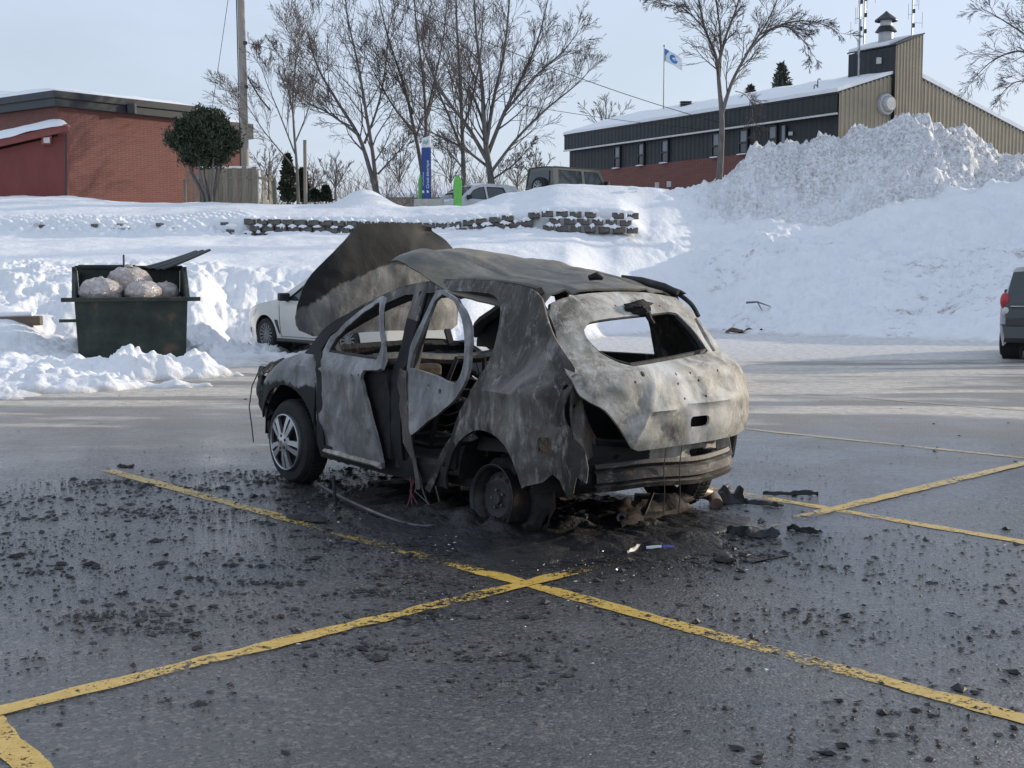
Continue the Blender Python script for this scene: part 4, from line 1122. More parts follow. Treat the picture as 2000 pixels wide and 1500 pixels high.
def retaining(px0, px1, top0, top1, ncourse, label, Yf=37.34, skip=.0, seed=0, sc=1.0):
    """top0, top1: rows of the photograph where the top of the wall lies at both ends"""
    r = random.Random(seed); a = at(px0, top0, Yf); b2 = at(px1, top1, Yf)
    t = thing('retaining_wall', label, 'retaining wall', Vector((a.x, a.y, a.z)))
    L = b2.x - a.x; n = int(L / .345)
    ledge = MB()
    for c in range(ncourse):
        for i in range(n):
            u = (i + .5 + (.5 if c % 2 else 0)) / n
            if u > 1.0 or r.random() < skip or (u > .93 and c > 0 and r.random() < .6): continue
            px = px0 + (px1 - px0) * u
            zt = a.z + (b2.z - a.z) * u
            o = obj('block', BLK[r.randrange(7)], M_BLOCK, t)
            o.location = Vector((a.x + L * u + r.uniform(-.012, .012), Yf + (ncourse - 1 - c) * .055 * -1 + .06 + r.uniform(-.012, .012), zt - .2 * (c + 1))) - Vector(t.location)
            o.location.y = (-.055 * c) + .06 + r.uniform(-.012, .012)
            o.rotation_euler = (r.uniform(-.03, .03), r.uniform(-.04, .04), r.uniform(-.06, .06))
            o.scale = (sc * 1.1 if sc < 1 else 1, 1, sc)
            if r.random() < .95:      # snow caught on the ledge and in the joint
                w_ = r.uniform(.10, .36); x0 = a.x + L * u + r.uniform(-.12, .12) - t.location.x; z0 = zt - .2 * (c + 1) + .165 - t.location.z
                y0 = o.location.y - .12
                P = []
                for q in range(7):
                    s_ = q / 6; hh = .075 * math.sin(PI * s_) * r.uniform(.5, 1.3)
                    P.append([Vector((x0 + (s_ - .5) * w_ * .6, y0 - .035, z0 - r.uniform(.0, .07) * (1 if r.random() < .5 else .3))), Vector((x0 + (s_ - .5) * w_, y0 - .05, z0 + .005)), Vector((x0 + (s_ - .5) * w_, y0 - .02, z0 + hh)), Vector((x0 + (s_ - .5) * w_, y0 + .12, z0 + hh + .02))])
                ledge.grid(P)
    tag(ledge.build('ledge_snow', M_ROOFSNOW, t, smooth=True, ang=80), kind='stuff')
    return t
retaining(474, 850, 424, 433, 3, 'grey block retaining wall left of the raised hood, half buried in snow', seed=1)
retaining(850, 1056, 434, 411, 3, 'snowy rough block retaining wall directly right of the raised hood', seed=2, skip=.06)
retaining(1056, 1250, 409, 414, 3, 'block retaining wall with snow-filled joints below the snow mound', Yf=37.15, seed=3, skip=.03)

retaining(-30, 474, 432, 425, 3, 'snow-buried block retaining wall left of the clipped cedar with few blocks showing', Yf=37.0, seed=5, skip=.80, sc=.5)

# ================================================================ dumpster and bags
M_DUMP = pmat('scratched dark green steel', [(.30, (.010, .014, .012)), (.48, (.022, .031, .025)), (.58, (.036, .044, .033)), (.66, (.10, .066, .046))], 2.2, .5, .3, 8, bmp=.25, bscale=9)
M_LIDB = plain('black plastic lid', (.014, .015, .017), .5)
p = gnd(155, 716)
dp = thing('dumpster', 'dark green steel dumpster overfilled with bags, its lid thrown back', 'dumpster', (p.x, p.y, .02), R(17))
W_, D_, HF, HB = 1.74, 1.45, 1.08, 1.62
sl = .05
def dq(x, y, z): return (x, y, z)
mb = MB()
mb.prism([(0, 0, 0), (W_, 0, 0), (W_ + sl, -.02, HF), (-sl, -.02, HF)], (0, 0, 0), (0, .04, 0))
mb.build('front_wall', M_DUMP, dp)
for x, s_ in ((0, -1), (W_, 1)):
    mb = MB(); mb.prism([(x, .045, 0), (x, D_, 0), (x + s_ * sl, D_, HB), (x + s_ * sl, D_ * .55, HB - .02), (x + s_ * sl, .03, HF)], (0, 0, 0), (-s_ * .035, 0, 0)); mb.build('side_wall', M_DUMP, dp)
mb = MB(); mb.prism([(.04, D_ - .04, 0), (W_ - .04, D_ - .04, 0), (W_ + sl - .04, D_ - .04, HB), (-sl + .04, D_ - .04, HB)], (0, 0, 0), (0, .035, 0)); mb.build('back_wall', M_DUMP, dp)
MB().box((W_ / 2, D_ / 2, .08), (W_ - .09, D_ - .12, .03)).build('floor', M_DUMP, dp)
MB().beam((-.26, -.06, HF + .02), (W_ + .26, -.06, HF + .02), .13, .07).build('front_rim', M_DUMP, dp, bevel=.01)
MB().beam((-.06, D_ + .0, HB), (W_ + .06, D_ + .0, HB), .08, .09).build('back_rim', M_DUMP, dp, bevel=.01)
for x in (-.06, W_ + .06):
    MB().beam((x, -.02, HF + .02), (x, D_ * .55, HB - .02), .06, .05).build('side_rim', M_DUMP, dp)
    MB().beam((x, D_ * .5, HB), (x, D_, HB), .06, .05).build('side_rim', M_DUMP, dp)
for z in (.55,): MB().beam((-.30, .02, z + .2), (.0, .02, z + .2), .1, .05).build('lifting_pocket', M_DUMP, dp)
MB().tube([(.78, D_ - .1, HB - .1), (.78, D_ - .1, HB + .24)], .018, 6).build('rod', M_DARK, dp)
for k in range(4): MB().beam((.08 + .45 * k, D_ - .07, .2), (.08 + .45 * k, D_ - .07, HB - .06), .05, .03).build('stiffener', M_DUMP, dp)
# the lid, folded over the back right corner
l0, l1, l2, l3 = Vector((1.05, D_ - .05, HB + .02)), Vector((1.45, D_ - .35, HB - .02)), Vector((2.30, D_ - .1, HB + .34)), Vector((2.0, D_ + .55, HB + .31))
rows_ = [[(l0.lerp(l3, i / 16)).lerp(l1.lerp(l2, i / 16), j / 18) + Vector((0, 0, -.012 * math.sin(i / 16 * PI) + (.008 if (j // 3) % 2 else -.008))) for i in range(17)] for j in range(19)]
MB().grid(rows_).build('lid', M_LIDB, dp, smooth=True, solid=.02)
l0, l1, l2, l3 = Vector((0.0, D_ + .05, HB + .06)), Vector((.98, D_ + .05, HB + .06)), Vector((.98, D_ + .28, HB - .75)), Vector((.0, D_ + .28, HB - .75))
rows_ = [[(l0.lerp(l3, i / 8)).lerp(l1.lerp(l2, i / 8), j / 18) + Vector((0, .012 if (j // 3) % 2 else -.012, 0)) for i in range(9)] for j in range(19)]
MB().grid(rows_).build('lid', M_LIDB, dp, smooth=True, solid=.02)

def bag_mat():
    m, nt, b, out = new_mat('translucent bag plastic'); co = objco(nt)
    v = nd(nt, 'TexVoronoi'); v.inputs['Scale'].default_value = 5.5; nt.links.new(co, v.inputs['Vector'])
    c = ramp(nt, v.outputs['Distance'], [(.1, (.16, .09, .06)), (.35, (.36, .29, .24)), (.7, (.44, .41, .39))])
    n1 = noise(nt, co, 3.3, 4, .6, .8)
    c = mixc(nt, mrange(nt, n1, .5, .62), c, (.52, .42, .30)); c = mixc(nt, mrange(nt, noise(nt, co, 4.5, 3, .6), .60, .68), c, (.40, .09, .05))
    c = mixc(nt, mrange(nt, noise(nt, co, 3.9, 3, .6, .5), .62, .7), c, (.10, .11, .12))
    cre = noise(nt, co, 8, 6, .7, 1.5)
    c = mixc(nt, mrange(nt, cre, .42, .60, .34, .92), c, (.74, .68, .66))
    nt.links.new(c, b.inputs['Base Color']); b.inputs['Roughness'].default_value = .22; b.inputs['Specular IOR Level'].default_value = .7
    bump(nt, b, cre, 1.0, .08); return m
M_BAG = bag_mat()
def bag(px, py, Y, rx, rz, lab, seed):
    n, mm = 40, 26; rows_ = []
    c = at(px, py, Y)
    for j in range(mm):
        ph = PI * j / (mm - 1); row = []
        for i in range(n + 1):
            th = 2 * PI * (i % n) / n
            d = Vector((math.sin(ph) * math.cos(th), math.sin(ph) * math.sin(th), math.cos(ph)))
            k = 1 + .10 * float(fbm(d.x * 1.6 + seed * 7, d.y * 1.6, d.z * 1.6, 3, seed)) + .09 * abs(float(fbm(d.x * 3.2, d.y * 3.2, d.z * 3.2 + seed, 3, seed)))
            if ph < .5: k *= 1 - .10 * (1 - ph / .5)
            row.append(Vector((d.x * rx * k, d.y * rx * .95 * k, d.z * rz * k)))
        rows_.append(row)
    t = thing('garbage_bag', lab, 'garbage bag', c, group='clear garbage bags heaped in the dumpster')
    MB().grid(rows_).build('sack', M_BAG, t, smooth=True, ang=80)
    kn = []
    r = random.Random(seed)
    for i in range(7):
        a = i * 2 * PI / 7; kn.append([Vector((.02 * math.cos(a), .02 * math.sin(a), rz * .92)), Vector((.05 * math.cos(a + .3), .05 * math.sin(a + .3), rz * 1.06 + r.uniform(-.02, .03))), Vector((.075 * math.cos(a), .07 * math.sin(a), rz * .98))])
    kn.append(kn[0]); MB().grid(kn).build('knot', M_BAG, t, smooth=True, solid=.004)
bag(197, 572, 22.75, .36, .25, 'clear bag of rubbish at the left of the dumpster heap', 1)
bag(253, 555, 23.4, .37, .31, 'topmost clear bag of rubbish on the dumpster heap', 2)
bag(279, 573, 22.9, .30, .22, 'clear reddish bag of rubbish at the front centre of the heap', 3)
bag(322, 573, 23.5, .24, .19, 'smallest clear bag of rubbish at the right of the heap', 4)

# ================================================================ intact cars
M_TYRE = pmat('tyre rubber', [(.3, (.010, .010, .011)), (.7, (.024, .024, .025))], 12, .8, bmp=.3, bscale=40)
M_RIM = plain('alloy rim', (.46, .47, .49), .35, .8, 8, .1)
M_RIMG = plain('grey rim', (.24, .245, .25), .45, .6, 8, .1)
M_CGLASS = glass_mat('car glass', (.035, .045, .05), .03)
M_PLASTIC = plain('black trim plastic', (.014, .014, .016), .5)
M_LAMPR = plain('red lamp lens', (.42, .035, .04), .2); M_LAMPW = plain('clear lamp lens', (.55, .57, .58), .12)
M_CHROME = plain('bright trim', (.7, .7, .7), .2, .9)
def paint(name, c, rough=.3): return pmat(name, var(c, .05), 2, rough, .0, coat=.6)
M_PWHITE = paint('dusty white paint', (.62, .62, .58)); M_PBLACK = paint('dark grey paint', (.030, .035, .040)); M_PGREY = paint('pale car paint', (.55, .57, .58)); M_POLIVE = paint('dark olive paint', (.10, .10, .085))
M_TUB = plain('black interior', (.012, .012, .013), .8)

def wheel(parent, x, y, r, w, side, mt=M_RIM, spokes=10, slim=.16, name='wheel'):
    """side: +1 for left (outer face towards +y)"""
    M = Matrix.Translation((x, y, r)) @ Matrix.Rotation(R(-90 * side), 4, 'X')
    prof = [(r * .64, -w / 2), (r * .90, -w / 2), (r * .985, -w * .36), (r, -w * .2), (r, w * .2), (r * .985, w * .36), (r * .90, w / 2), (r * .70, w / 2), (r * .66, w * .42), (r * .64, w * .1)]
    wh = MB().lathe(prof, 40, M).build(name, M_TYRE, parent, smooth=True, ang=30)
    rim = MB().lathe([(r * .665, w * .43), (r * .66, w * .46), (r * .62, w * .42), (r * .60, w * .05), (r * .58, -w * .3), (.01, -w * .3)], 40, M).build('rim', mt, wh, smooth=True)
    sp = MB()
    for k in range(spokes):
        a = 2 * PI * k / spokes; d = Vector((math.cos(a), math.sin(a), 0)); s_ = Vector((-d.y, d.x, 0)); hw = r * slim * .5
        v = [d * r * .10 - s_ * hw * .7 + Vector((0, 0, w * .36)), d * r * .10 + s_ * hw * .7 + Vector((0, 0, w * .36)), d * r * .63 + s_ * hw + Vector((0, 0, w * .42)), d * r * .63 - s_ * hw + Vector((0, 0, w * .42))]
        v += [q + Vector((0, 0, -w * .12)) for q in v]
        sp.add(v, [(0, 1, 2, 3), (4, 7, 6, 5), (0, 3, 7, 4), (1, 0, 4, 5), (2, 1, 5, 6), (3, 2, 6, 7)], M)
    sp.lathe([(.0, w * .40), (r * .14, w * .39), (r * .16, w * .3), (r * .16, w * .1)], 16, M)
    sp.build('spokes', mt, rim, smooth=True, ang=30)
    return wh

def make_car(name, label, cat, loc, head, S):
    """S: dimensions; x forward, y left; head: heading angle of the local x axis"""
    t = thing(name, label, cat, loc, head)
    prof = S['prof']; hw, belt, tum = S['hw'], S['belt'], S['tum']; wr = S['wr']; xf, xr = S['axles']; sill = S['sill']; ins = S.get('ins', .03)
    x1, x0 = prof[0][0], prof[-1][0]
    def lift(x, z):
        x = np.asarray(x, float); z = np.asarray(z, float)
        y = hw - .05 * np.clip((.75 - z) / .5, 0, 1) ** 2 - .015 * np.clip((z - .8) / .3, 0, 1) ** 2
        y = y - np.clip(z - belt, 0, 9) * tum - .03 * sstep(belt - .02, belt + .04, z)
        y = y - .22 * np.clip((x - (x1 - .8)) / .8, 0, 1) ** 2.2 - .16 * np.clip(((x0 + .7) - x) / .7, 0, 1) ** 2.2
        for xc in (xf, xr): y = y + .025 * np.exp(-((x - xc) / .42) ** 2) * np.exp(-((z - wr) / .35) ** 2)
        return y
    # side outline: top profile, then the sill with its arches
    out = [tuple(q) for q in prof]
    ar = wr + .055
    def arch(xc, a): 
        a0 = math.asin((wr - sill) / ar) if wr > sill else 0
        return [(xc + ar * math.cos(u), wr + ar * math.sin(u)) for u in np.linspace(-a0 + PI, -PI - (-a0 + PI) + PI, 2)] if False else [(xc + s_ * ar * math.cos(u), wr + ar * math.sin(u)) for s_, u in [(-1, q) for q in np.linspace(-a0, PI / 2, 9)] + [(1, q) for q in np.linspace(PI / 2, -a0, 9)[1:]]]
    out += [(x0 + .05, sill + .06)] + [(x0 + .25, sill)] + arch(xr, 1) + arch(xf, 1) + [(x1 - .3, sill), (x1 - .03, sill + .06)]
    holes = S['windows']
    body = MB()
    for s_ in (1, -1):
        v, f = panel(out, holes, lambda u, w: (u, s_ * lift(u, w), w), .09)
        body.add(v, f)
    dens = densify(prof + [prof[-1]], .09)[:-1]
    def cross(q, crown, k=13):
        y = float(lift(q[0], q[1])); row = []
        for i in range(k):
            u = -1 + 2 * i / (k - 1); row.append((q[0], y * u, q[1] + crown * (1 - u * u)))
        return row
    glass = S['glass']      # index ranges in prof that are glass
    i = 0
    for a in range(len(prof) - 1):
        seg = [np.array(prof[a]) + (np.array(prof[a + 1]) - np.array(prof[a])) * u for u in np.linspace(0, 1, 5)]
        rows_ = [cross(q, S.get('crown', .04)) for q in seg]
        if a in glass:
            MB().grid(rows_).build(glass[a], M_CGLASS, t, smooth=True)
        else: body.grid(rows_)
    bmesh_o = body.build('body', S['paint'], t, smooth=True, ang=40)
    for h in holes:
        for s_ in (1, -1):
            v, f = panel(h, [], lambda u, w: (u, s_ * (lift(u, w) - .012), w), .2)
            MB().add(v, f).build('side_window', M_CGLASS, t, smooth=True)
            hs = densify(h, .15); mid = np.mean(np.array(h), 0)
            tr = MB(); tr.tube([(q[0], s_ * (float(lift(q[0], q[1])) + .002), q[1]) for q in hs + [hs[0]]], .012, 4, False); tr.build('window_trim', M_PLASTIC, t)
    for xc in (xf, xr):
        for s_ in (1, -1):
            wheel(t, xc, s_ * (hw - .115), wr, .21, s_, S.get('rim', M_RIM), S.get('spokes', 10), S.get('slim', .16))
            MB().lathe([(ar + .02, 0), (ar + .02, -.3), (.05, -.3)], 24, Matrix.Translation((xc, s_ * (hw - .06), wr)) @ Matrix.Rotation(R(-90 * s_), 4, 'X')).build('wheel_well', M_TUB, t)
    # seams, sill, lamps, mirrors
    for pts in S.get('seams', []):
        for s_ in (1, -1):
            dd = densify([pts[0], pts[1]], .08)[:max(2, int(math.dist(*pts) / .08))] + [pts[1]]
            MB().tube([(q[0], s_ * (float(lift(q[0], q[1])) + .001), q[1]) for q in dd], .006, 4).build('door_seam', M_PLASTIC, t)
    for s_ in (1, -1):
        MB().tube([(q, s_ * (float(lift(q, sill + .05)) + .005), sill + .03) for q in np.linspace(xr + ar + .02, xf - ar - .02, 8)], .035, 6).build('sill_trim', S.get('sillmat', M_PLASTIC), t, smooth=True)
        for hx, hz in S.get('handles', []):
            MB().tube([(hx + .09, s_ * (float(lift(hx, hz)) + .004), hz), (hx + .06, s_ * (float(lift(hx, hz)) + .035), hz), (hx - .06, s_ * (float(lift(hx, hz)) + .035), hz), (hx - .09, s_ * (float(lift(hx, hz)) + .004), hz)], .014, 6).build('door_handle', S['paint'], t, smooth=True)
        mx, mz = S['mirror']; yb = float(lift(mx, mz))
        mr = MB().box((mx, s_ * (yb + .13), mz + .02), (.13, .22, .15)).build('mirror', S.get('mirmat', M_PLASTIC), t, bevel=.03)
        MB().tube([(mx, s_ * (yb - .03), mz - .08), (mx, s_ * (yb + .09), mz - .04)], .022, 6).build('mirror_arm', M_PLASTIC, mr)
        for nm, poly, mt in S.get('lamps', []):
            v, f = panel(poly, [], lambda u, w: (u, s_ * (lift(u, w) + .006), w), .06)
            MB().add(v, f).build(nm, mt, t, smooth=True, solid=.02)
    MB().box(((x1 + x0) / 2, 0, sill + .06), (x1 - x0 - .5, 2 * hw - .3, .1)).build('underbody', M_TUB, t)
    MB().box(((xf + xr) / 2 - .1, 0, belt - .12), (2.3, 2 * hw - .25, .05)).build('interior', M_TUB, t)
    return t

SEDAN = dict(prof=[(2.22, .30), (2.28, .50), (2.24, .66), (2.05, .78), (1.60, .90), (.98, 1.0), (.18, 1.41), (-.30, 1.465), (-.85, 1.44), (-1.62, 1.13), (-2.18, 1.08), (-2.30, .95), (-2.32, .6), (-2.26, .32)],
    hw=.895, belt=.96, tum=.36, wr=.325, axles=(1.33, -1.32), sill=.21, crown=.04, paint=M_PWHITE, glass={5: 'windshield', 8: 'rear_window'},
    windows=[[(.62, 1.0), (.15, 1.30), (-.05, 1.365), (-.27, 1.385), (-.30, .985)], [(-.38, .985), (-.36, 1.385), (-.80, 1.36), (-1.22, 1.18), (-1.28, 1.0)]],
    seams=[((.80, .30), (.82, .96)), ((-.34, .30), (-.34, .98)), ((-1.15, .75), (-1.25, .98)), ((.78, .31), (-.95, .31))], handles=[(-.18, .80), (-1.02, .82)], mirror=(.56, 1.04), spokes=15, slim=.10, rim=M_RIMG,
    lamps=[('headlight', [(2.02, .70), (1.62, .82), (1.70, .70), (1.98, .62)], M_LAMPW), ('side_vent', [(.98, .62), (.88, .62), (.82, .36), (.86, .36)], M_PLASTIC), ('fog_light', [(2.12, .42), (2.0, .44), (2.0, .34), (2.1, .34)], M_PLASTIC)])
# the white sedan behind the wreck
pw = gnd(519, 690); hd = R(90 + 43)
hx, hy = math.cos(hd), math.sin(hd); lx, ly = -hy, hx
loc = Vector((pw.x - hx * 1.33 - lx * .88, pw.y - hy * 1.33 - ly * .88, .04))
make_car('white_sedan', 'white sedan parked against the snowbank behind the burnt wreck', 'car', loc, hd, SEDAN)
HATCH = dict(prof=[(1.80, .30), (1.86, .55), (1.78, .74), (1.30, .95), (.85, 1.05), (.25, 1.50), (-.3, 1.63), (-1.2, 1.62), (-1.62, 1.54), (-1.86, 1.12), (-1.98, .98), (-2.06, .72), (-2.04, .34)],
    hw=.86, belt=1.02, tum=.30, wr=.31, axles=(1.22, -1.28), sill=.22, crown=.03, paint=M_PBLACK, glass={4: 'windshield', 8: 'rear_window'},
    windows=[[(.5, 1.08), (.22, 1.36), (-.05, 1.47), (-.25, 1.50), (-.28, 1.06)], [(-.38, 1.06), (-.36, 1.50), (-1.05, 1.49), (-1.22, 1.12)]],
    seams=[((.75, .35), (.78, 1.0)), ((-.32, .3), (-.32, 1.05))], handles=[(-.15, .9), (-1.05, .92)], mirror=(.5, 1.1), spokes=7, slim=.2,
    lamps=[('tail_lamp', cr([(-1.80, 1.16), (-1.70, 1.10), (-1.72, .95), (-1.86, .90), (-1.96, .98), (-1.94, 1.10)], 3, True), M_LAMPR), ('reverse_lamp', [(-1.88, .89), (-1.98, .93), (-2.0, .80), (-1.95, .76)], M_LAMPW), ('headlight', [(1.7, .76), (1.3, .92), (1.35, .76)], M_LAMPW)])
pw = gnd(1960, 699); hd = R(90 - 27)
hx, hy = math.cos(hd), math.sin(hd); lx, ly = -hy, hx
loc = Vector((pw.x + hx * 1.28 - lx * .80, pw.y + hy * 1.28 - ly * .80, .03))
hb = make_car('dark_hatchback', 'dark grey hatchback cut off at the right edge of the picture', 'car', loc, hd, HATCH)
# rear face fittings of the hatchback
def rearquad(pts, nm, mt, th=.02): MB().prism([Vector(q) for q in pts], (0, 0, 0), (-th, 0, 0)).build(nm, mt, hb)
rearquad([(-2.03, .62, .93), (-2.03, .35, .93), (-2.03, .35, .95), (-2.03, .62, .95)], 'badge_strip', M_CHROME)
rearquad([(-2.07, .62, .46), (-2.07, .46, .46), (-2.07, .46, .51), (-2.07, .62, .51)], 'reflector', plain('red reflector', (.6, .06, .03), .3))
def lens(c, d, mt, nm):
    rows_ = [[(c[0] + d[0] * math.sin(PI * j / 10) * math.cos(2 * PI * i / 16), c[1] + d[1] * math.sin(PI * j / 10) * math.sin(2 * PI * i / 16), c[2] + d[2] * math.cos(PI * j / 10)) for i in range(17)] for j in range(11)]
    MB().grid(rows_).build(nm, mt, hb, smooth=True)
lens((-1.90, .735, 1.03), (.10, .085, .15), M_LAMPR, 'tail_lamp'); lens((-1.97, .70, .84), (.07, .07, .09), M_LAMPW, 'reverse_lamp')
rearquad([(-2.06, .34, .80), (-2.06, -.34, .80), (-2.07, -.34, .62), (-2.07, .34, .62)], 'plate_recess', M_PLASTIC)
MB().prism([(-2.03, .80, .62), (-2.03, -.80, .62), (-2.10, -.74, .58), (-2.12, -.7, .38), (-2.06, -.72, .30), (-2.06, .72, .30), (-2.12, .7, .38), (-2.10, .74, .58)], (0, 0, 0), (.02, 0, .0)).build('bumper', M_PBLACK, hb)
# pale car on the upper lot
HILL = dict(HATCH); HILL['paint'] = M_PGREY; HILL['lamps'] = HATCH['lamps'][2:]
p = at(915, 372, 48.5); make_car('pale_hatchback', 'pale silver hatchback on the upper lot behind the green post', 'car', (p.x, p.y, p.z - 1.40), R(180 + 32), HILL)

# boxy off-roader on the upper lot
p = at(1128, 330, 47.5)
jp = thing('off_roader', 'dark boxy off-roader on the upper lot behind the snow mound', 'off-roader', (p.x, p.y, p.z - 1.84), R(38))
hwj = .78
mb = MB(); mb.prism([(-1.75, -hwj, .55), (1.0, -hwj, .55), (1.0, -hwj, 1.15), (-1.75, -hwj, 1.15)], (0, 0, 0), (0, 2 * hwj, 0)); mb.build('tub', M_POLIVE, jp, bevel=.03)
mb = MB(); mb.prism([(1.0, -.68, .6), (1.95, -.6, .6), (1.95, -.6, 1.12), (1.0, -.68, 1.18)], (0, 0, 0), (0, 1.28, 0)); mb.build('bonnet', M_POLIVE, jp, bevel=.05)
def jl(x, z): return (x, -(hwj - .01 - (z - 1.15) * .16), z)
for s_ in (1, -1):
    v, f = panel([(-1.73, 1.15), (.72, 1.15), (.42, 1.80), (-1.62, 1.84), (-1.70, 1.78)], [[(-1.5, 1.24), (-.42, 1.24), (-.42, 1.70), (-1.46, 1.72)], [(-.30, 1.22), (.56, 1.22), (.34, 1.68), (-.30, 1.70)]], lambda u, w: (u, s_ * (hwj - .01 - (w - 1.15) * .16), w), .2)
    MB().add(v, f).build('hardtop_side', M_POLIVE, jp, solid=.03)
    for q in ([(-1.5, 1.24), (-.42, 1.24), (-.42, 1.70), (-1.46, 1.72)], [(-.30, 1.22), (.56, 1.22), (.34, 1.68), (-.30, 1.70)]):
        v, f = panel(q, [], lambda u, w: (u, s_ * (hwj - .03 - (w - 1.15) * .16), w), .3); MB().add(v, f).build('side_window', M_CGLASS, jp)
MB().prism([(-1.72, -.70, 1.15), (-1.72, .70, 1.15), (-1.64, .64, 1.82), (-1.64, -.64, 1.82)], (0, 0, 0), (.03, 0, 0)).build('rear_panel', M_POLIVE, jp)
MB().prism([(-1.735, -.52, 1.28), (-1.735, .52, 1.28), (-1.68, .48, 1.70), (-1.68, -.48, 1.70)], (0, 0, 0), (-.015, 0, 0)).build('rear_window', M_CGLASS, jp)
MB().prism([(.74, -.70, 1.15), (.74, .70, 1.15), (.45, .64, 1.80), (.45, -.64, 1.80)], (0, 0, 0), (.02, 0, 0)).build('windshield', M_CGLASS, jp)
MB().grid([[(-1.66 + 2.12 * i / 8, -.68 + 1.36 * j / 6, 1.82 + .035 * (1 - (j / 3 - 1) ** 2)) for i in range(9)] for j in range(7)]).build('hardtop', M_PBLACK, jp, smooth=True, solid=.04)
wheel(jp, -1.1, .62, .38, .24, 1); wheel(jp, -1.1, -.62, .38, .24, -1); wheel(jp, 1.3, .62, .38, .24, 1); wheel(jp, 1.3, -.62, .38, .24, -1)
sw = wheel(jp, 0, 0, .36, .22, 1, name='spare_wheel'); 
sw.matrix_local = Matrix.Translation((-1.80, -.1, 1.12)) @ Matrix.Rotation(R(90), 4, 'Z') @ Matrix.Translation((0, 0, -.36))
for s_ in (1, -1): MB().box((.62, s_ * .86, 1.28), (.1, .2, .2)).build('mirror', M_PLASTIC, jp, bevel=.02)

# snowy roof of a house far behind the trees
p = at(880, 397, 82)
hs = thing('distant_house', 'distant low house with a snow covered roof seen between the tree trunks', 'house', p)
MB().box((-1.6, 3, -.3), (6, 6, 1.4)).build('wall', M_BEIGE, hs)
mb = MB(); mb.prism([(-5.0, -.4, .35), (1.8, -.4, .35), (.8, 3, 1.15), (-3.8, 3, 1.15)], (0, 0, 0), (0, .3, .25)); mb.build('roof_snow', M_ROOFSNOW, hs)
# ================================================================ the burnt-out car
def burnt_mat(name, stops, scale=2.2, rough=.72, rust=.0, soot=.35, pale=.25, edge=None, metal=.0, streak=(1, 1, .35), soften=.05, sharp=.20):
    """scorched sheet metal: ash, soot, rust and bare patches; edge = (axis, level, sign) turns black beyond a wavy line: kept paint, soot, painted shade on the rear panel"""
    m, nt, b, out = new_mat(name); co = objco(nt)
    f = noise(nt, co, scale, 7, .66, .9, streak)
    c = ramp(nt, mrange(nt, f, .30, .70, .22, .80, False), stops)
    big = noise(nt, co, scale * .55, 5, .6, 1.0)
    c = mixc(nt, mrange(nt, big, .48, .64, 0, .75), c, ramp(nt, noise(nt, co, scale * 3, 5, .7), [(.3, tuple(q * .35 for q in stops[1][1])), (.7, stops[1][1])]))
    sp = noise(nt, co, scale * 4.5, 7, .75, .6, streak)
    c = mixc(nt, mrange(nt, sp, .50, .50 + sharp, 0, pale), c, (.58, .56, .52))
    bl = noise(nt, co, scale * 1.7, 6, .68, 1.2)
    c = mixc(nt, mrange(nt, bl, .55, .70, 0, soot), c, (.022, .021, .022))
    fine = noise(nt, co, 34, 4, .7)
    c = mixc(nt, mrange(nt, fine, .58, .70, 0, .30), c, (.05, .045, .04))
    if rust:
        rs = noise(nt, co, scale * 2.3, 6, .7, .8)
        c = mixc(nt, mrange(nt, rs, .56, .68, 0, rust), c, (.20, .098, .048))
    b.inputs['Roughness'].default_value = rough; b.inputs['Metallic'].default_value = metal
    if edge:
        ax, lev, sg, amp = edge
        sep = nd(nt, 'SeparateXYZ'); nt.links.new(co, sep.inputs[0])
        wv = math_(nt, 'MULTIPLY', math_(nt, 'SUBTRACT', noise(nt, co, 3.0, 5, .6, .8), .5), amp)
        if ax == 'arch':   # paint kept above an arc: z + k y^2
            base_ = math_(nt, 'ADD', sep.outputs[2], math_(nt, 'MULTIPLY', math_(nt, 'POWER', math_(nt, 'ADD', sep.outputs[1], .15), 2.0), .42))
        elif ax == 'door': base_ = math_(nt, 'SUBTRACT', sep.outputs[0], math_(nt, 'MULTIPLY', math_(nt, 'MAXIMUM', math_(nt, 'SUBTRACT', sep.outputs[2], 1.25), 0.0), 9.0))
        else: base_ = sep.outputs['XYZ'.index(ax)]
        v = math_(nt, 'ADD', base_, wv)
        k = mrange(nt, v, lev - soften * .3, lev + soften * .3) if sg > 0 else math_(nt, 'SUBTRACT', 1.0, mrange(nt, v, lev - soften * .3, lev + soften * .3))
        c = mixc(nt, k, c, ramp(nt, noise(nt, co, 5, 4, .6), [(.3, (.010, .011, .012)), (.75, (.024, .023, .023))]))
        b.inputs['Roughness'].default_value = rough
        rg = mixc(nt, k, (rough,) * 3, (.8,) * 3); nt.links.new(rg, b.inputs['Roughness'])
    nt.links.new(c, b.inputs['Base Color'])
    h = math_(nt, 'ADD', math_(nt, 'MULTIPLY', bl, .8), math_(nt, 'MULTIPLY', fine, .25))
    bump(nt, b, h, .35, .02)
    return m
ASH = [(.24, (.10, .092, .080)), (.38, (.27, .25, .21)), (.54, (.46, .445, .40)), (.70, (.66, .65, .62))]
GREY = [(.24, (.055, .050, .050)), (.40, (.18, .178, .182)), (.58, (.31, .31, .32)), (.75, (.42, .40, .385))]
BROWN = [(.24, (.010, .009, .009)), (.42, (.040, .036, .033)), (.58, (.105, .097, .088)), (.75, (.23, .215, .195))]
TANR = [(.28, (.060, .058, .052)), (.45, (.125, .122, .108)), (.60, (.20, .175, .125)), (.75, (.28, .26, .21))]
B_HATCH = burnt_mat('burnt hatch ash', ASH, 2.8, .66, .22, .35, .6, streak=(1, 1, .7), sharp=.10)
B_DOOR = burnt_mat('burnt door grey', GREY, 2.6, .5, .35, .40, .35, streak=(1, 1, .5))
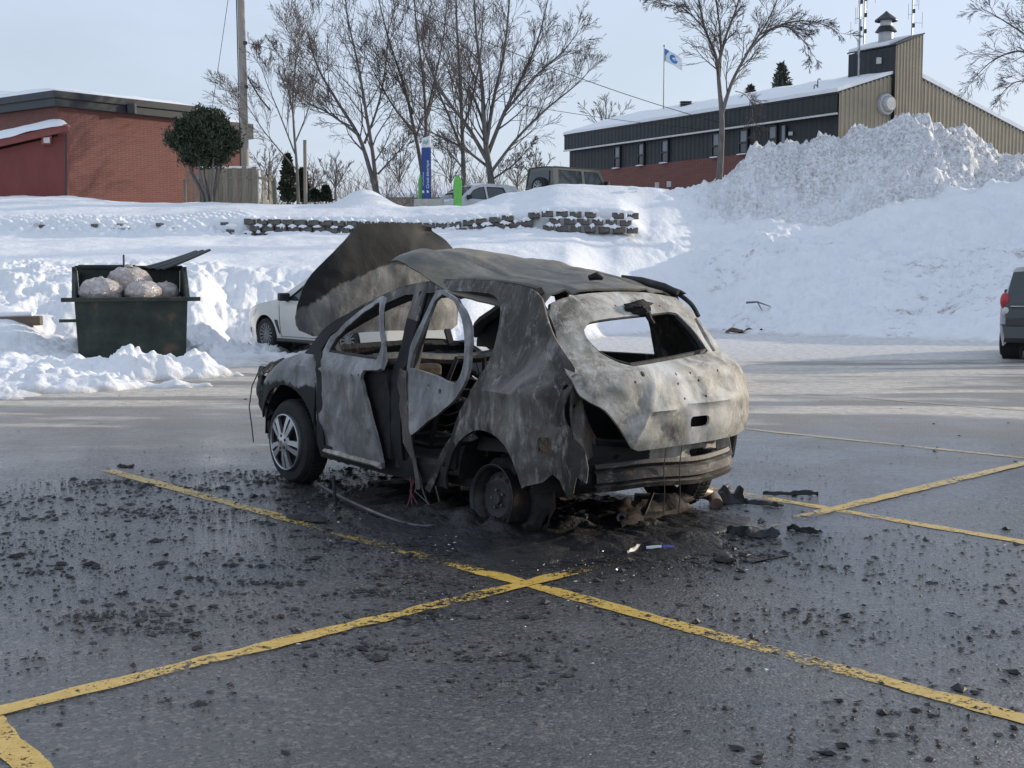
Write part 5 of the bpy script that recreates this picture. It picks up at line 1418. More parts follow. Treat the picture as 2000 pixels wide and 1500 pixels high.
B_FEND = burnt_mat('burnt fender', GREY, 2.0, .5, .0, .10, .1, edge=('Z', .80, -1, .22))
B_SIDE = burnt_mat('burnt body side', BROWN, 2.6, .66, .40, .45, .45, edge=('door', -.98, 1, .12))
B_TAIL = burnt_mat('burnt rear end', BROWN, 3.2, .62, .45, .40, .5)
B_ROOF = burnt_mat('burnt roof', TANR, 1.8, .58, .30, .25, .22, streak=(.35, 1, 1))
B_HOOD = burnt_mat('burnt hood', [(.28, (.06, .06, .058)), (.45, (.15, .15, .145)), (.6, (.24, .24, .225)), (.75, (.36, .35, .32))], 2.6, .6, .12, .3, .35, edge=('arch', 1.71, 1, .22))
B_SOOT = pmat('soot black', [(.3, (.007, .007, .008)), (.65, (.020, .019, .020)), (.8, (.05, .046, .044))], 6, .85, bmp=.6, bscale=22, bdist=.02)
B_INNER = pmat('sooted sheet metal', [(.3, (.012, .012, .013)), (.6, (.034, .032, .031)), (.8, (.085, .078, .07))], 4, .75, bmp=.4, bscale=18)
B_RUST = pmat('rusted steel', [(.3, (.016, .012, .010)), (.55, (.050, .034, .025)), (.70, (.13, .088, .06))], 6, .8, bmp=.5, bscale=24)
B_STEEL = pmat('scorched steel', [(.3, (.05, .05, .052)), (.6, (.14, .14, .14)), (.8, (.32, .31, .29))], 5, .5, .5, bmp=.3, bscale=20)
B_CHAR = pmat('charred plastic', [(.3, (.007, .008, .009)), (.7, (.022, .022, .024))], 7, .55, bmp=.8, bscale=14, bdist=.03)

CA = R(38.9)
car = thing('burnt_car', 'burnt-out small SUV shell with hood raised and left doors ajar', 'car', (-.272, 9.93, 0), R(90) + CA)
HX, HY = -math.sin(CA), math.cos(CA)
def c2w(x, y, z=0.0): return Vector((-.272 + x * HX - y * HY, 9.93 + x * HY + y * HX, z))

def wob(x, y, z, amp, sc=3.0, seed=50): return amp * fbm(np.asarray(x) * sc, np.asarray(y) * sc, np.asarray(z) * sc, 3, seed)
def ylat(x, z):
    x = np.asarray(x, float); z = np.asarray(z, float)
    y = .872 - .045 * np.clip((.55 - z) / .35, 0, 1) ** 2 - .015 * np.clip((z - .85) / .2, 0, 1) ** 2
    y = y - np.clip(z - 1.0, 0, 9) * .385 - .015 * sstep(.98, 1.04, z)
    y = y - .22 * np.clip((x - 1.5) / .6, 0, 1) ** 2 - .20 * np.clip((-1.62 - x) / .45, 0, 1.2) ** 1.8
    y = y + .028 * np.exp(-((np.hypot(x + 1.28, (z - .30)) - .42) / .07) ** 2)
    y = y + .012 * np.exp(-((z - .93) / .03) ** 2)
    y = y + .030 * sstep(-1.0, -1.35, x) * (1 - sstep(.93, .985, z + .05 * (x + 1.6)))
    return y
def arcpts(cx, cz, r, a0, a1, n=14): return [(cx + r * math.cos(R(a)), cz + r * math.sin(R(a))) for a in np.linspace(a0, a1, n)]

# ---- left side frame with both door openings, C pillar and quarter panel
top_line = cr([(1.06, 1.03), (.88, 1.235), (.62, 1.345), (.40, 1.43), (.10, 1.53), (-.2, 1.585), (-.55, 1.61), (-1.05, 1.60), (-1.42, 1.56), (-1.56, 1.50)], 3)
rear_line = [(-1.64, 1.40), (-1.74, 1.28), (-1.84, 1.18), (-1.92, 1.09), (-1.955, 1.0), (-1.95, .93), (-1.92, .86), (-1.93, .76), (-1.97, .69), (-2.03, .62), (-2.05, .50)]
low_l = [(-2.04, .41), (-1.99, .445), (-1.965, .34), (-1.93, .325), (-1.90, .42), (-1.86, .455), (-1.80, .40), (-1.70, .37)]
arch_l = arcpts(-1.28, .27, .405, 14, 158, 18)[::1]
arch_l = [(-1.28 - .405 * math.cos(R(a)), .27 + .405 * math.sin(R(a))) for a in np.linspace(12, 160, 18)]
sill_l = [(-.86, .33), (-.84, .235), (0, .235), (.80, .265), (.83, .36), (.83, .97), (.93, 1.03)]
out_l = top_line + rear_line + low_l + arch_l + sill_l
hole_f = [(.74, .36), (.75, .95), (.84, 1.07)] + cr([(.78, 1.18), (.50, 1.305), (.2, 1.42), (-.06, 1.495)], 3) + [(-.15, 1.50), (-.20, 1.0), (-.18, .36)]
hole_r = [(-.30, .36), (-.33, 1.0), (-.29, 1.51)] + cr([(-.6, 1.53), (-1.0, 1.52), (-1.13, 1.465), (-1.20, 1.38), (-1.225, 1.18), (-1.18, 1.0), (-1.10, .88), (-.99, .77), (-.93, .62), (-.88, .48)], 3) + [(-.86, .38)]
def rrect(cx, cz, w, h, r=.02):
    p_ = []
    for sx, sz, a in ((1, 1, 0), (-1, 1, 90), (-1, -1, 180), (1, -1, 270)):
        for q in (0, 45, 90): p_.append((cx + sx * (w / 2 - r) + r * math.cos(R(a + q)), cz + sz * (h / 2 - r) + r * math.sin(R(a + q))))
    return p_
def circ(cx, cz, r, n=10): return [(cx + r * math.cos(2 * PI * i / n), cz + r * math.sin(2 * PI * i / n)) for i in range(n)]
hole_v = rrect(-1.815, .625, .085, .10)
hole_t = circ(-1.905, .975, .017)
def side_lift(s):
    def f(x, z):
        y = ylat(x, z)
        # hollow where the tail lamp sat, and dents from the heat
        y = y - .035 * np.exp(-(((x + 1.90) / .05) ** 2 + ((z - .95) / .10) ** 2)) - .030 * np.exp(-(((x + 1.92) / .10) ** 2 + ((z - .73) / .04) ** 2))
        y = y + .018 * np.exp(-((z - .735 - .2 * np.clip(x + 1.75, -1, 0)) / .018) ** 2) * sstep(-1.62, -1.70, x)
        y = y + wob(x, y, z, .010, 3.2, 51) + wob(x, y, z, .004, 11, 52)
        return (x, s * y, z)
    return f
bs = panel_obj('body_side', out_l, [hole_f, hole_r, hole_v, hole_t], side_lift(1), B_SIDE, car, .04, .016)
# right side, doors shut
win_rf = [(.70, 1.09), (.66, 1.17), (.45, 1.29), (.2, 1.40), (-.1, 1.48), (-.2, 1.47), (-.22, 1.06)]
win_rr = [(-.34, 1.06), (-.32, 1.50), (-.7, 1.51), (-1.02, 1.48), (-1.1, 1.32), (-1.08, 1.07)]
win_q = [(-1.22, 1.12), (-1.20, 1.36), (-1.28, 1.42), (-1.42, 1.36), (-1.52, 1.20), (-1.50, 1.13)]
out_r = top_line[:-1] + [(-1.44, 1.50)] + [(x + (.17 if z > .6 else .22), z) for x, z in rear_line] + [(-1.80, .40), (-1.72, .36)] + arch_l + sill_l[:3] + [(.80, .265)] + [(.84, .36), (.84, .97), (.93, 1.03)]
panel_obj('body_side', out_r, [win_rf, win_rr], side_lift(-1), B_SIDE, car, .055, .016)
# inner window channel of the left openings
for hl, k in ((hole_f, .035), (hole_r, .035)):
    P3 = [(x, float(ylat(x, z)) - .045, z) for x, z in densify(hl, .06)]
    MB().tube(P3 + [P3[0]], k, 5, False).build('door_channel', B_INNER, car, smooth=True)
for s in (1, -1):
    P3 = [(x, s * (float(ylat(x, z)) - .05), z - .03) for x, z in top_line[2:-3]]
    MB().tube(P3, .045, 6).build('roof_rail', B_INNER, car, smooth=True)

# ---- front fenders
fo = cr([(.87, 1.0), (.98, 1.085), (1.15, 1.065), (1.40, 1.005), (1.66, .945), (1.84, .87), (1.93, .79)], 3) + [(1.95, .70), (1.86, .66), (1.78, .60)] + [(1.30 + .475 * math.cos(R(a)), .30 + .475 * math.sin(R(a))) for a in np.linspace(22, 158, 16)] + [(.865, .33)]
def fend(s):
    def f(x, z):
        y = ylat(x, z) + .02 * np.exp(-((np.hypot(x - 1.30, z - .30) - .49) / .06) ** 2)
        top_z = np.interp(x, [.87, .98, 1.15, 1.4, 1.66, 1.84, 1.95], [1.0, 1.085, 1.065, 1.005, .945, .87, .76])
        d = np.clip((.17 - (top_z - z)) / .17, 0, 1)
        y = y - .17 * d ** 2.0 + .11 * np.clip(z - 1.0, 0, 1) 
        return (x, s * (y + wob(x, y, z, .006, 3, 61)), z)
    return f
panel_obj('front_fender', fo, [], fend(1), B_FEND, car, .045, .015)
panel_obj('front_fender', fo, [], fend(-1), B_FEND, car, .06, .015)
# charred front bumper wrapped round the nose
plan = np.array([(1.66, .84), (1.85, .80), (1.99, .70), (2.09, .50), (2.14, .22), (2.15, 0), (2.14, -.22), (2.09, -.50), (1.99, -.70), (1.85, -.80)])
sl_ = np.concatenate([[0], np.cumsum(np.linalg.norm(np.diff(plan, axis=0), axis=1))])
rb = random.Random(3)
ob = [(s_, .80 + rb.uniform(-.05, .07)) for s_ in np.linspace(.18, sl_[-1], 26)] + [(s_, .30 + rb.uniform(-.06, .06)) for s_ in np.linspace(sl_[-1], .12, 22)]
ob = [(.10, .70), (.14, .80)] + ob + [(.05, .36), (.12, .45), (.02, .52), (.10, .62)]
def blift(u, v):
    x = np.interp(u, sl_, plan[:, 0]); y = np.interp(u, sl_, plan[:, 1])
    k = wob(u, v, 0, .03, 5, 71)
    return (x + k - .06 * np.clip((.5 - v) / .3, 0, 1), y + k, v)
panel_obj('front_bumper', ob, [circ(.30, .62, .035), circ(.95, .55, .09)], blift, B_CHAR, car, .05, .02)
for k in range(3):
    z = .78 + .03 * k; MB().tube([(1.98 + .05 * k, .74 - .05 * k, z), (2.10, .66 - .1 * k, z + .06), (2.13, .55, z + .02 - .04 * k)], [.02, .03, .012], 6).build('bumper_shard', B_CHAR, car)
MB().tube([(2.06, .70, .84), (2.12, .74, .70), (2.14, .76, .52), (2.06, .78, .36), (2.0, .80, .24)], .005, 4).build('hanging_wire', B_RUST, car)
# engine bay wall and slam panel
MB().prism([(1.02, -.74, .30), (1.02, .74, .30), (1.02, .74, 1.0), (1.02, -.74, 1.0)], (0, 0, 0), (.03, 0, 0)).build('firewall', B_SOOT, car)
MB().box((1.55, 0, .55), (.75, .9, .5)).build('engine_block', B_SOOT, car, bevel=.05)
MB().tube([(1.10, y, 1.02 + .03 * math.cos(y * 2)) for y in np.linspace(-.72, .72, 12)], .05, 6).build('cowl', B_SOOT, car, smooth=True)

# ---- hood standing open
ho = [(.76, 1.20), (.79, 1.30), (.775, 1.40)] + cr([(.735, 1.52), (.66, 1.64), (.475, 1.82), (.33, 1.945), (.25, 2.03)], 3) + cr([(.0, 2.045), (-.3, 2.05), (-.55, 2.04)], 3) + [(-.65, 1.93), (-.74, 1.82), (-.79, 1.57), (-.785, 1.2), (-.70, 1.16)] + cr([(-.4, 1.165), (0, 1.175), (.45, 1.16), (.66, 1.15)], 3)
def hlift(y, z):
    x = 1.20 + .05 * np.clip((z - 1.75) / .3, 0, 1) ** 2 + .10 * (np.abs(y) / .78) ** 3
    x = x + .10 * sstep(.0, .25, (z - 1.75) - .0) * 0 + wob(y, z, 0, .010, 2.0, 81) + wob(y, z, 0, .005, 9, 82)
    x = x + .12 * np.exp(-(((y + .55) / .18) ** 2 + ((z - 1.98) / .07) ** 2))
    return (x, y, z)
panel_obj('hood', ho, [], hlift, B_HOOD, car, .035, .02)
for y in (.55, -.55): MB().beam((1.05, y, 1.03), (1.13, y * 1.02, 1.17), .05, .03).build('hood_hinge', B_INNER, car)
for y in (.35, 0, -.35): MB().tube([(1.26, y, 1.25), (1.27, y * .9, 1.5), (1.33, y * .7, 1.85)], .03, 5).build('hood_brace', B_INNER, car)

# ---- roof skin, buckled up at the front and torn off its left rail
ro = cr([(.26, .58), (.33, .3), (.34, 0), (.32, -.3), (.24, -.62)], 4) + cr([(-.4, -.655), (-1.0, -.65), (-1.46, -.60)], 3) + cr([(-1.50, -.3), (-1.51, 0), (-1.50, .3), (-1.46, .60)], 3) + cr([(-1.18, .64), (-.62, .66), (-.3, .65), (.0, .63)], 3)
def rlift(x, y):
    zl = np.interp(x, [-1.63, -1.18, -.62, -.33, 0.0, .25], [1.505, 1.55, 1.635, 1.71, 1.785, 1.80]); zc = np.interp(x, [-1.62, -1.3, -1.0, -.6, -.3, .3], [1.535, 1.605, 1.665, 1.735, 1.775, 1.815]); zr = np.interp(x, [-1.55, -.9, -.3, .3], [1.50, 1.60, 1.69, 1.76])
    u = y / .63
    z = zc * (1 - u * u) + zl * (u * u + u) / 2 + zr * (u * u - u) / 2
    for yc in (.36, -.36): z = z - .022 * np.exp(-((y - yc) / .02) ** 2) + .014 * np.exp(-((y - yc - .05) / .03) ** 2)
    z = z - .05 * np.exp(-((y - .62) / .05) ** 2) * (.4 + .6 * sstep(-.2, -.6, x))
    z = z - .075 * np.clip((np.abs(y) - .48) / .17, 0, 1) ** 2
    z = z - .045 * np.exp(-(((x + .75) / .35) ** 2 + ((y - .15) / .3) ** 2)) + .03 * np.exp(-(((x + .35) / .2) ** 2 + ((y - .25) / .25) ** 2))
    z = z - .07 * sstep(.08, .36, x) ** 2
    k = sstep(-1.55, -1.0, x)
    return (x, y, z + k * wob(x, y, 0, .022, 2.0, 91) + (.3 + .7 * k) * wob(x, y, 0, .006, 7, 92))
panel_obj('roof', ro, [], rlift, B_ROOF, car, .045, .014)
for x in (-.05, -.55, -1.05): MB().tube([(x, y, 1.555 - .06 * (y / .62) ** 2) for y in np.linspace(-.6, .6, 9)], .03, 5).build('roof_bow', B_INNER, car)
MB().tube([(.28 - .02 * abs(y), y, 1.50 - .05 * (y / .6) ** 2) for y in np.linspace(-.62, .62, 9)], .035, 6).build('windshield_header', B_INNER, car)
MB().tube([(-1.05, -.50, 1.63), (-1.22, -.53, 1.60), (-1.40, -.56, 1.56), (-1.52, -.58, 1.525)], [.012, .028, .03, .018], 10).build('roof_rack_stub', B_INNER, car)
MB().tube([(-1.28, .02, 1.625), (-1.33, .0, 1.64), (-1.37, -.02, 1.62)], [.02, .03, .01], 6).build('antenna_base', B_SOOT, car)

# ---- rear hatch, unlatched and hanging
hz = [.56, .62, .72, .85, 1.0, 1.06, 1.10, 1.15, 1.25, 1.40, 1.46, 1.50, 1.55]
hxx = [-2.10, -2.12, -2.14, -2.135, -2.09, -2.05, -1.97, -1.90, -1.815, -1.68, -1.62, -1.57, -1.49]
hat = cr([(.585, 1.475), (.40, 1.515), (.1, 1.535), (-.25, 1.53), (-.56, 1.49)], 3) + cr([(-.625, 1.40), (-.66, 1.25), (-.69, 1.10), (-.735, .97), (-.75, .84), (-.735, .70), (-.70, .62)], 3) + cr([(-.60, .595), (-.2, .585), (.1, .58), (.34, .575)], 3) + cr([(.41, .60), (.50, .72), (.60, .84), (.70, .90), (.755, .96), (.755, 1.08), (.70, 1.18), (.655, 1.30), (.64, 1.40)], 3)
hwin = cr([(.43, 1.33), (.385, 1.355), (.2, 1.375), (-.1, 1.39), (-.36, 1.40), (-.43, 1.385)], 2) + cr([(-.47, 1.30), (-.505, 1.19), (-.505, 1.145)], 2) + cr([(-.45, 1.135), (-.2, 1.118), (.1, 1.098), (.29, 1.088)], 2) + cr([(.36, 1.11), (.44, 1.17), (.475, 1.25), (.46, 1.31)], 2)
hh = [hwin, rrect(-.158, .725, .165, .072, .022)] + [circ(y, z, r_, 8) for y, z, r_ in ((.28, 1.045, .017), (0, 1.03, .009), (-.136, 1.03, .009), (-.42, 1.03, .010), (-.003, .97, .010), (-.203, .98, .009), (-.042, .876, .009), (-.238, .88, .009), (.36, 1.0, .008), (.1, 1.45, .008), (-.3, 1.44, .008))]
def hatlift(y, z):
    x = np.interp(z, hz, hxx) + .115 * (np.abs(y) / .75) ** 2.6
    x = x + .020 * np.exp(-((z - (.83 - .055 * y)) / .012) ** 2) * sstep(.33, .26, y) * sstep(-.56, -.46, y) * -1
    # number plate recess
    pl = sstep(.055, .045, y) * sstep(-.235, -.225, y) * sstep(.855, .862, z) * sstep(1.0, .993, z)
    x = x + .010 * pl
    x = x + .02 * np.exp(-(((y - .36) / .12) ** 2 + ((z - .86) / .1) ** 2))
    x = x + .030 * np.exp(-(((y + .45) / .10) ** 2 + ((z - .95) / .07) ** 2)) + .022 * np.exp(-(((y - .18) / .07) ** 2 + ((z - .70) / .06) ** 2)) - .012 * np.exp(-((y - .30 + .5 * (z - .8)) / .02) ** 2) * sstep(1.05, .95, z)
    return (x + wob(x, y, z, .013, 3.2, 95) + wob(x, y, z, .005, 9, 96), y, z)
ht = panel_obj('hatch', hat, hh, hatlift, B_HATCH, car, .03, .018)
# burnt lump of the wiper motor and the flange round the glass
rows_ = []
for j in range(9):
    ph = PI * j / 8; rows_.append([])
    for i in range(15):
        th = 2 * PI * (i % 14) / 14; k = 1 + .45 * float(fbm(math.cos(th) * 2.3, math.sin(th) * 2.3, ph * 2, 3, 99))
        rows_[-1].append((-1.66 + .045 * k * math.cos(ph), -.065 + .105 * k * math.sin(ph) * math.cos(th), 1.435 + .05 * k * math.sin(ph) * math.sin(th)))
MB().grid(rows_).build('melted_lamp', B_SOOT, ht, smooth=True)
MB().tube([(-1.70, -.11, 1.40), (-1.715, -.12, 1.36), (-1.72, -.15, 1.33)], [.025, .018, .012], 6).build('melted_drip', B_SOOT, ht)
P3 = [hatlift(np.array([y]), np.array([z])) for y, z in densify(hwin, .05)]
P3 = [(float(q[0][0]) + .035, float(q[1][0]), float(q[2][0])) for q in P3]
MB().tube(P3 + [P3[0]], .022, 5, False).build('window_flange', B_INNER, ht, smooth=True)
MB().tube([(-1.80, -.46, 1.36), (-1.86, -.50, 1.24), (-1.93, -.50, 1.15)], [.012, .022, .012], 5).build('torn_seal', B_HATCH, ht)
# inner skin of the hatch, dark
panel_obj('hatch_inner', [(y * .93, .60 + (z - .575) * .96) for y, z in hat], [[(y, z) for y, z in hwin]], lambda y, z: (hatlift(y, z)[0] + .09, y, z), B_SOOT, ht, .06, .01)
# body flange behind the hatch
P3 = [(-1.46, .60, 1.46), (-1.60, .62, 1.33), (-1.74, .64, 1.18), (-1.82, .64, 1.04), (-1.82, .62, .90), (-1.82, .58, .74), (-1.84, .48, .62), (-1.85, .2, .58)]
MB().tube([Vector(q) for q in cr(P3, 4)], .03, 6).build('hatch_flange', B_SOOT, car, smooth=True)
MB().tube([Vector((q[0] + .14, -q[1], q[2])) for q in cr(P3, 4)], .03, 6).build('hatch_flange', B_SOOT, car, smooth=True)
# curved right quarter glass frame showing past the hatch
MB().tube(cr([(-1.20, -.655, 1.545), (-1.38, -.67, 1.53), (-1.52, -.70, 1.45), (-1.60, -.70, 1.36)], 4), .016, 6).build('pillar_trim', B_CHAR, car, smooth=True)

# ---- rear end below the hatch
tc = cr([(.752, 1.05), (.70, 1.06), (.665, .98), (.645, .88), (.60, .78), (.53, .69), (.45, .625)], 3) + [(.46, .56), (.60, .52), (.72, .56), (.745, .70), (.757, .85)]
panel_obj('tail_corner', tc, [circ(.705, .86, .016), circ(.69, .93, .010)], lambda y, z: (-1.945 + .10 * np.clip((.75 - y) / .3, 0, 1) ** 1.5 + .03 * np.exp(-(((y - .70) / .04) ** 2 + ((z - .84) / .09) ** 2)) + wob(y, z, 0, .008, 6, 97), y, z), B_TAIL, car, .03, .012)
B_BEAM = burnt_mat('charred beam', [(.24, (.008, .007, .007)), (.42, (.026, .022, .020)), (.58, (.060, .052, .045)), (.75, (.14, .125, .105))], 3.2, .6, .5, .5, .4, streak=(1, .4, 1))
B_REAR = burnt_mat('burnt rear panel with painted shade', ASH, 3.0, .66, .3, .35, .4, edge=('Y', .08, 1, .35))  # black left half against pale right: shade and sunlit patch painted into the colour
rp = [(.66, .70), (.5, .60), (.2, .565), (-.2, .565), (-.45, .58), (-.6, .66), (-.66, .62), (-.66, .44), (-.58, .36), (.3, .36), (.52, .35), (.60, .42), (.68, .55)]
panel_obj('rear_panel', rp, [circ(.36, .52, .02), rrect(-.38, .47, .16, .08)], lambda y, z: (-1.93 + .08 * (np.abs(y) / .66) ** 3 + .03 * np.sin(z * 40) * (z < .52) * .4 + wob(y, z, 0, .01, 5, 98), y, z), B_REAR, car, .04, .012)
bp = [(-1.90, .56), (-1.97, .40), (-2.01, .15), (-2.02, -.1), (-2.01, -.3), (-1.97, -.52), (-1.92, -.64)]
bp = cr(bp, 4)
rows_ = []
prf = [(0, .495), (-.035, .50), (-.045, .475), (-.025, .455), (-.05, .44), (-.055, .385), (-.03, .372), (-.055, .355), (-.04, .325), (0, .32)]
for x, y in bp: rows_.append([(x + a, y, z + .01 * math.sin(y * 7)) for a, z in prf])
MB().grid(rows_).build('bumper_beam', B_BEAM, car, smooth=True, ang=25, solid=.006)
for y in (.44, -.50): MB().box((-1.90, y, .42), (.14, .12, .16)).build('beam_bracket', B_INNER, car, bevel=.02)
for k in range(5): MB().beam((-1.955 + .004 * k, -.52 - .025 * k, .60), (-1.96, -.53 - .027 * k, .45), .02, .03).build('crush_rib', B_HATCH, car)
MB().tube([(-1.93, -.30, .60), (-1.97, -.38, .585), (-1.98, -.45, .56)], [.03, .035, .02], 6).build('latch', B_HATCH, car)
for y, z in ((.12, .30), (-.02, .26)): MB().tube([(-2.11, y, .58), (-2.10, y + .01, .45), (-2.08, y - .02, z), (-2.06, y - .03, .14)], .0035, 4).build('hanging_cable', B_INNER, car)
# underbody
MB().box((-.05, 0, .27), (2.2, 1.5, .06)).build('floor_pan', B_SOOT, car)
MB().box((-1.50, 0, .40), (.8, 1.3, .06)).build('cargo_floor', B_SOOT, car)
MB().prism([(-1.02, -.68, .45), (-1.02, .68, .45), (-1.14, .64, 1.02), (-1.14, -.64, 1.02)], (0, 0, 0), (.04, 0, 0)).build('rear_seat_back', B_SOOT, car)
MB().tube([(-1.28, y, .22) for y in np.linspace(-.7, .7, 6)], .05, 8).build('rear_axle', B_SOOT, car)
def half_well(xc, zc, r, s):
    rows_ = []
    for d in (0, .12, .34): rows_.append([(xc + r * math.cos(a), s * (.82 - d), zc + r * math.sin(a)) for a in np.linspace(0, PI, 17)])
    rows_.append([(xc + .02 * math.cos(a), s * .47, zc + .02 * math.sin(a)) for a in np.linspace(0, PI, 17)])
    MB().grid(rows_).build('wheel_well', B_SOOT, car, smooth=True)
for s in (1, -1): half_well(-1.28, .30, .39, s); half_well(1.30, .34, .46, s)

# ---- interior wreckage
MB().tube([(.62, y, .98 + .02 * math.sin(y * 5)) for y in np.linspace(-.70, .70, 10)], .045, 8).build('dash_beam', B_STEEL, car, smooth=True)
rows_ = [[(.75 + .25 * i / 6, -.72 + 1.44 * j / 16, .98 + .06 * math.sin(i) * .3 + .04 * float(fbm(i * .7, j * .5, 0, 2, 44))) for i in range(7)] for j in range(17)]
MB().grid(rows_).build('dashboard', B_SOOT, car, solid=.03)
MB().tube([(.75, .36, .92), (.45, .37, .98), (.25, .37, 1.03)], [.03, .025, .02], 6).build('steering_column', B_STEEL, car)
def seat(y, x0):
    MB().tube([(x0 - .25, y - .2, .42), (x0 + .25, y - .2, .44), (x0 + .25, y + .2, .44), (x0 - .25, y + .2, .42), (x0 - .25, y - .2, .42)], .018, 6).build('seat_frame', B_INNER, car)
    b_ = MB().tube([(x0 - .25, y - .2, .42), (x0 - .38, y - .19, .80), (x0 - .46, y - .12, 1.06), (x0 - .46, y + .12, 1.06), (x0 - .38, y + .19, .80), (x0 - .25, y + .2, .42)], .018, 6).build('seat_back_frame', B_INNER, car)
    sp_ = MB()
    for k in range(6):
        z = .50 + .08 * k; x = x0 - .28 - (z - .42) * .33
        sp_.tube([(x + .02 * math.sin(q * 9), y + q, z + .012 * math.cos(q * 30)) for q in np.linspace(-.19, .19, 12)], .006, 4)
    sp_.build('seat_springs', B_STEEL, b_)
seat(.36, .05); seat(-.36, .05)
MB().tube([(-.62, y, .62) for y in np.linspace(-.6, .6, 6)], .02, 6).build('rear_seat_frame', B_STEEL, car)
MB().tube([(-.60, .45, .62), (-.72, .46, .86), (-.80, .40, .92), (-.86, .36, .80), (-.84, .36, .62)], .012, 6).build('belt_anchor', B_STEEL, car)
MB().box((.52, .12, .86), (.16, .28, .18)).build('heater_box', B_RUST, car, bevel=.03)
for k in range(8):
    y0 = rng.uniform(-.5, .5); MB().tube([(.6, y0, .95), (.5, y0 + rng.uniform(-.1, .1), .8), (.42, y0 + rng.uniform(-.2, .2), .66)], .005, 4).build('loose_wire', B_RUST, car)

# ---- front left door: skin, window frame, dark inner frame; swung open and twisted
def swing(hx_, hy_, th0, th1, z0=1.0, z1=1.45, dy=0.0):
    def f(x, z):
        y = ylat(x, z) + dy + wob(x, z, 0, .014, 3, 110) + wob(x, z, 0, .005, 9, 111)
        th = np.radians(th0 + (th1 - th0) * sstep(z0, z1, z)); dx, dyy = x - hx_, y - hy_
        return (hx_ + dx * np.cos(th) + dyy * np.sin(th), hy_ - dx * np.sin(th) + dyy * np.cos(th), z)
    return f
fdo = [(.85, .36), (.855, 1.0), (.82, 1.08)] + cr([(.77, 1.175), (.50, 1.30), (.22, 1.41), (.0, 1.48), (-.10, 1.495), (-.155, 1.43)], 3) + [(-.19, 1.1), (-.20, 1.0), (-.16, .985), (.05, .97), (.085, .90), (.05, .79), (-.02, .66), (-.10, .52), (-.19, .34), (-.18, .30), (.30, .31), (.80, .32)]
fdw = [(.72, 1.06)] + cr([(.675, 1.17), (.46, 1.27), (.22, 1.37), (.02, 1.435), (-.07, 1.45), (-.115, 1.40)], 3) + [(-.145, 1.15), (-.06, 1.05)]
fd = panel_obj('front_door', fdo, [fdw, circ(.10, .93, .014), circ(.19, .925, .011)], swing(.86, .85, 5.5, 15), B_DOOR, car, .035, .026)
panel_obj('door_inner', [(.82, .36), (.82, .99), (-.19, .99), (-.19, .36)], [rrect(.45, .68, .35, .22, .05)], swing(.86, .85, 5.5, 15, dy=-.07), B_SOOT, fd, .07, .03)
P3 = [swing(.86, .85, 5.5, 15, dy=-.02)(np.array([x]), np.array([z])) for x, z in densify(fdw, .05)]
P3 = [(float(a[0]), float(b_[0]), float(c_[0])) for a, b_, c_ in P3]
MB().tube(P3 + [P3[0]], .020, 5, False).build('window_channel', B_INNER, fd, smooth=True)
MB().tube([swing(.86, .85, 5.5, 15, dy=.0)(np.array([x]), np.array([.31]))and tuple(float(q[0]) for q in swing(.86, .85, 5.5, 15)(np.array([x]), np.array([.315]))) for x in np.linspace(.80, -.18, 8)], .022, 6).build('door_hem', B_HATCH, fd)
# ---- left rear door: skin burnt away below a slanting edge
rdo = [(-.36, .99), (-.40, 1.10), (-.50, 1.30), (-.62, 1.48), (-.68, 1.545), (-.76, 1.55), (-.90, 1.50)] + cr([(-1.02, 1.43), (-1.12, 1.31), (-1.155, 1.12), (-1.11, .985), (-1.02, .88), (-.91, .80), (-.70, .69), (-.54, .60), (-.465, .556)], 3) + [(-.42, .62), (-.40, .80)]
rdw = [(-.45, 1.015), (-.475, 1.12), (-.555, 1.29), (-.66, 1.47), (-.76, 1.52), (-.90, 1.475)] + cr([(-.99, 1.39), (-1.06, 1.28), (-1.085, 1.13), (-1.05, 1.01), (-.985, .945)], 3) + [(-.92, .945), (-.74, .98)]
def rdl(x, z): 
    y = .885 + (-.36 - x) * .06 - np.clip(z - 1.0, 0, 1) * .10 + wob(x, z, 0, .012, 3.5, 120) + .02 * np.exp(-((x + .45) / .05) ** 2)
    return (x, y, z)
rd = panel_obj('rear_door', rdo, [rdw, circ(-.66, .90, .013), circ(-.80, .88, .018)], rdl, B_DOOR, car, .032, .026)
st = []
for i, (x, z, w_) in enumerate(((-.34, 1.0, .10), (-.33, .90, .11), (-.33, .78, .12), (-.36, .64, .12), (-.40, .50, .10), (-.46, .38, .08), (-.52, .27, .05), (-.545, .20, .01))):
    st.append([(x + w_ * .55, .86 + .02 * math.sin(i), z), (x, .915 + .02 * math.sin(i * 2.1), z), (x - w_ * .6, .90, z - .01)])
MB().grid(st).build('door_edge', burnt_mat('scorched door edge', [(.28, (.05, .04, .036)), (.5, (.115, .095, .085)), (.72, (.20, .175, .155))], 3.0, .7, .3), rd, smooth=True, ang=60, solid=.01)
st = []
for x, z in cr([(-1.13, .635), (-1.04, .605), (-.94, .60), (-.84, .545), (-.74, .43), (-.66, .31), (-.585, .205)], 4): st.append([(x, .87, z + .012), (x - .02, .895, z), (x - .045, .875, z - .03)])
MB().grid(st).build('arch_flange', B_TAIL, car, smooth=True, ang=60, solid=.006)
MB().tube([(-.22, .80, .30), (-.26, .79, .9), (-.24, .68, 1.25), (-.22, .62, 1.52)], [.07, .06, .05, .04], 8).build('b_pillar', B_INNER, car, smooth=True)
MB().tube([(-.24, -.80, .30), (-.28, -.79, .9), (-.26, -.70, 1.25), (-.24, -.62, 1.52)], [.08, .07, .06, .05], 8).build('b_pillar', B_INNER, car, smooth=True)

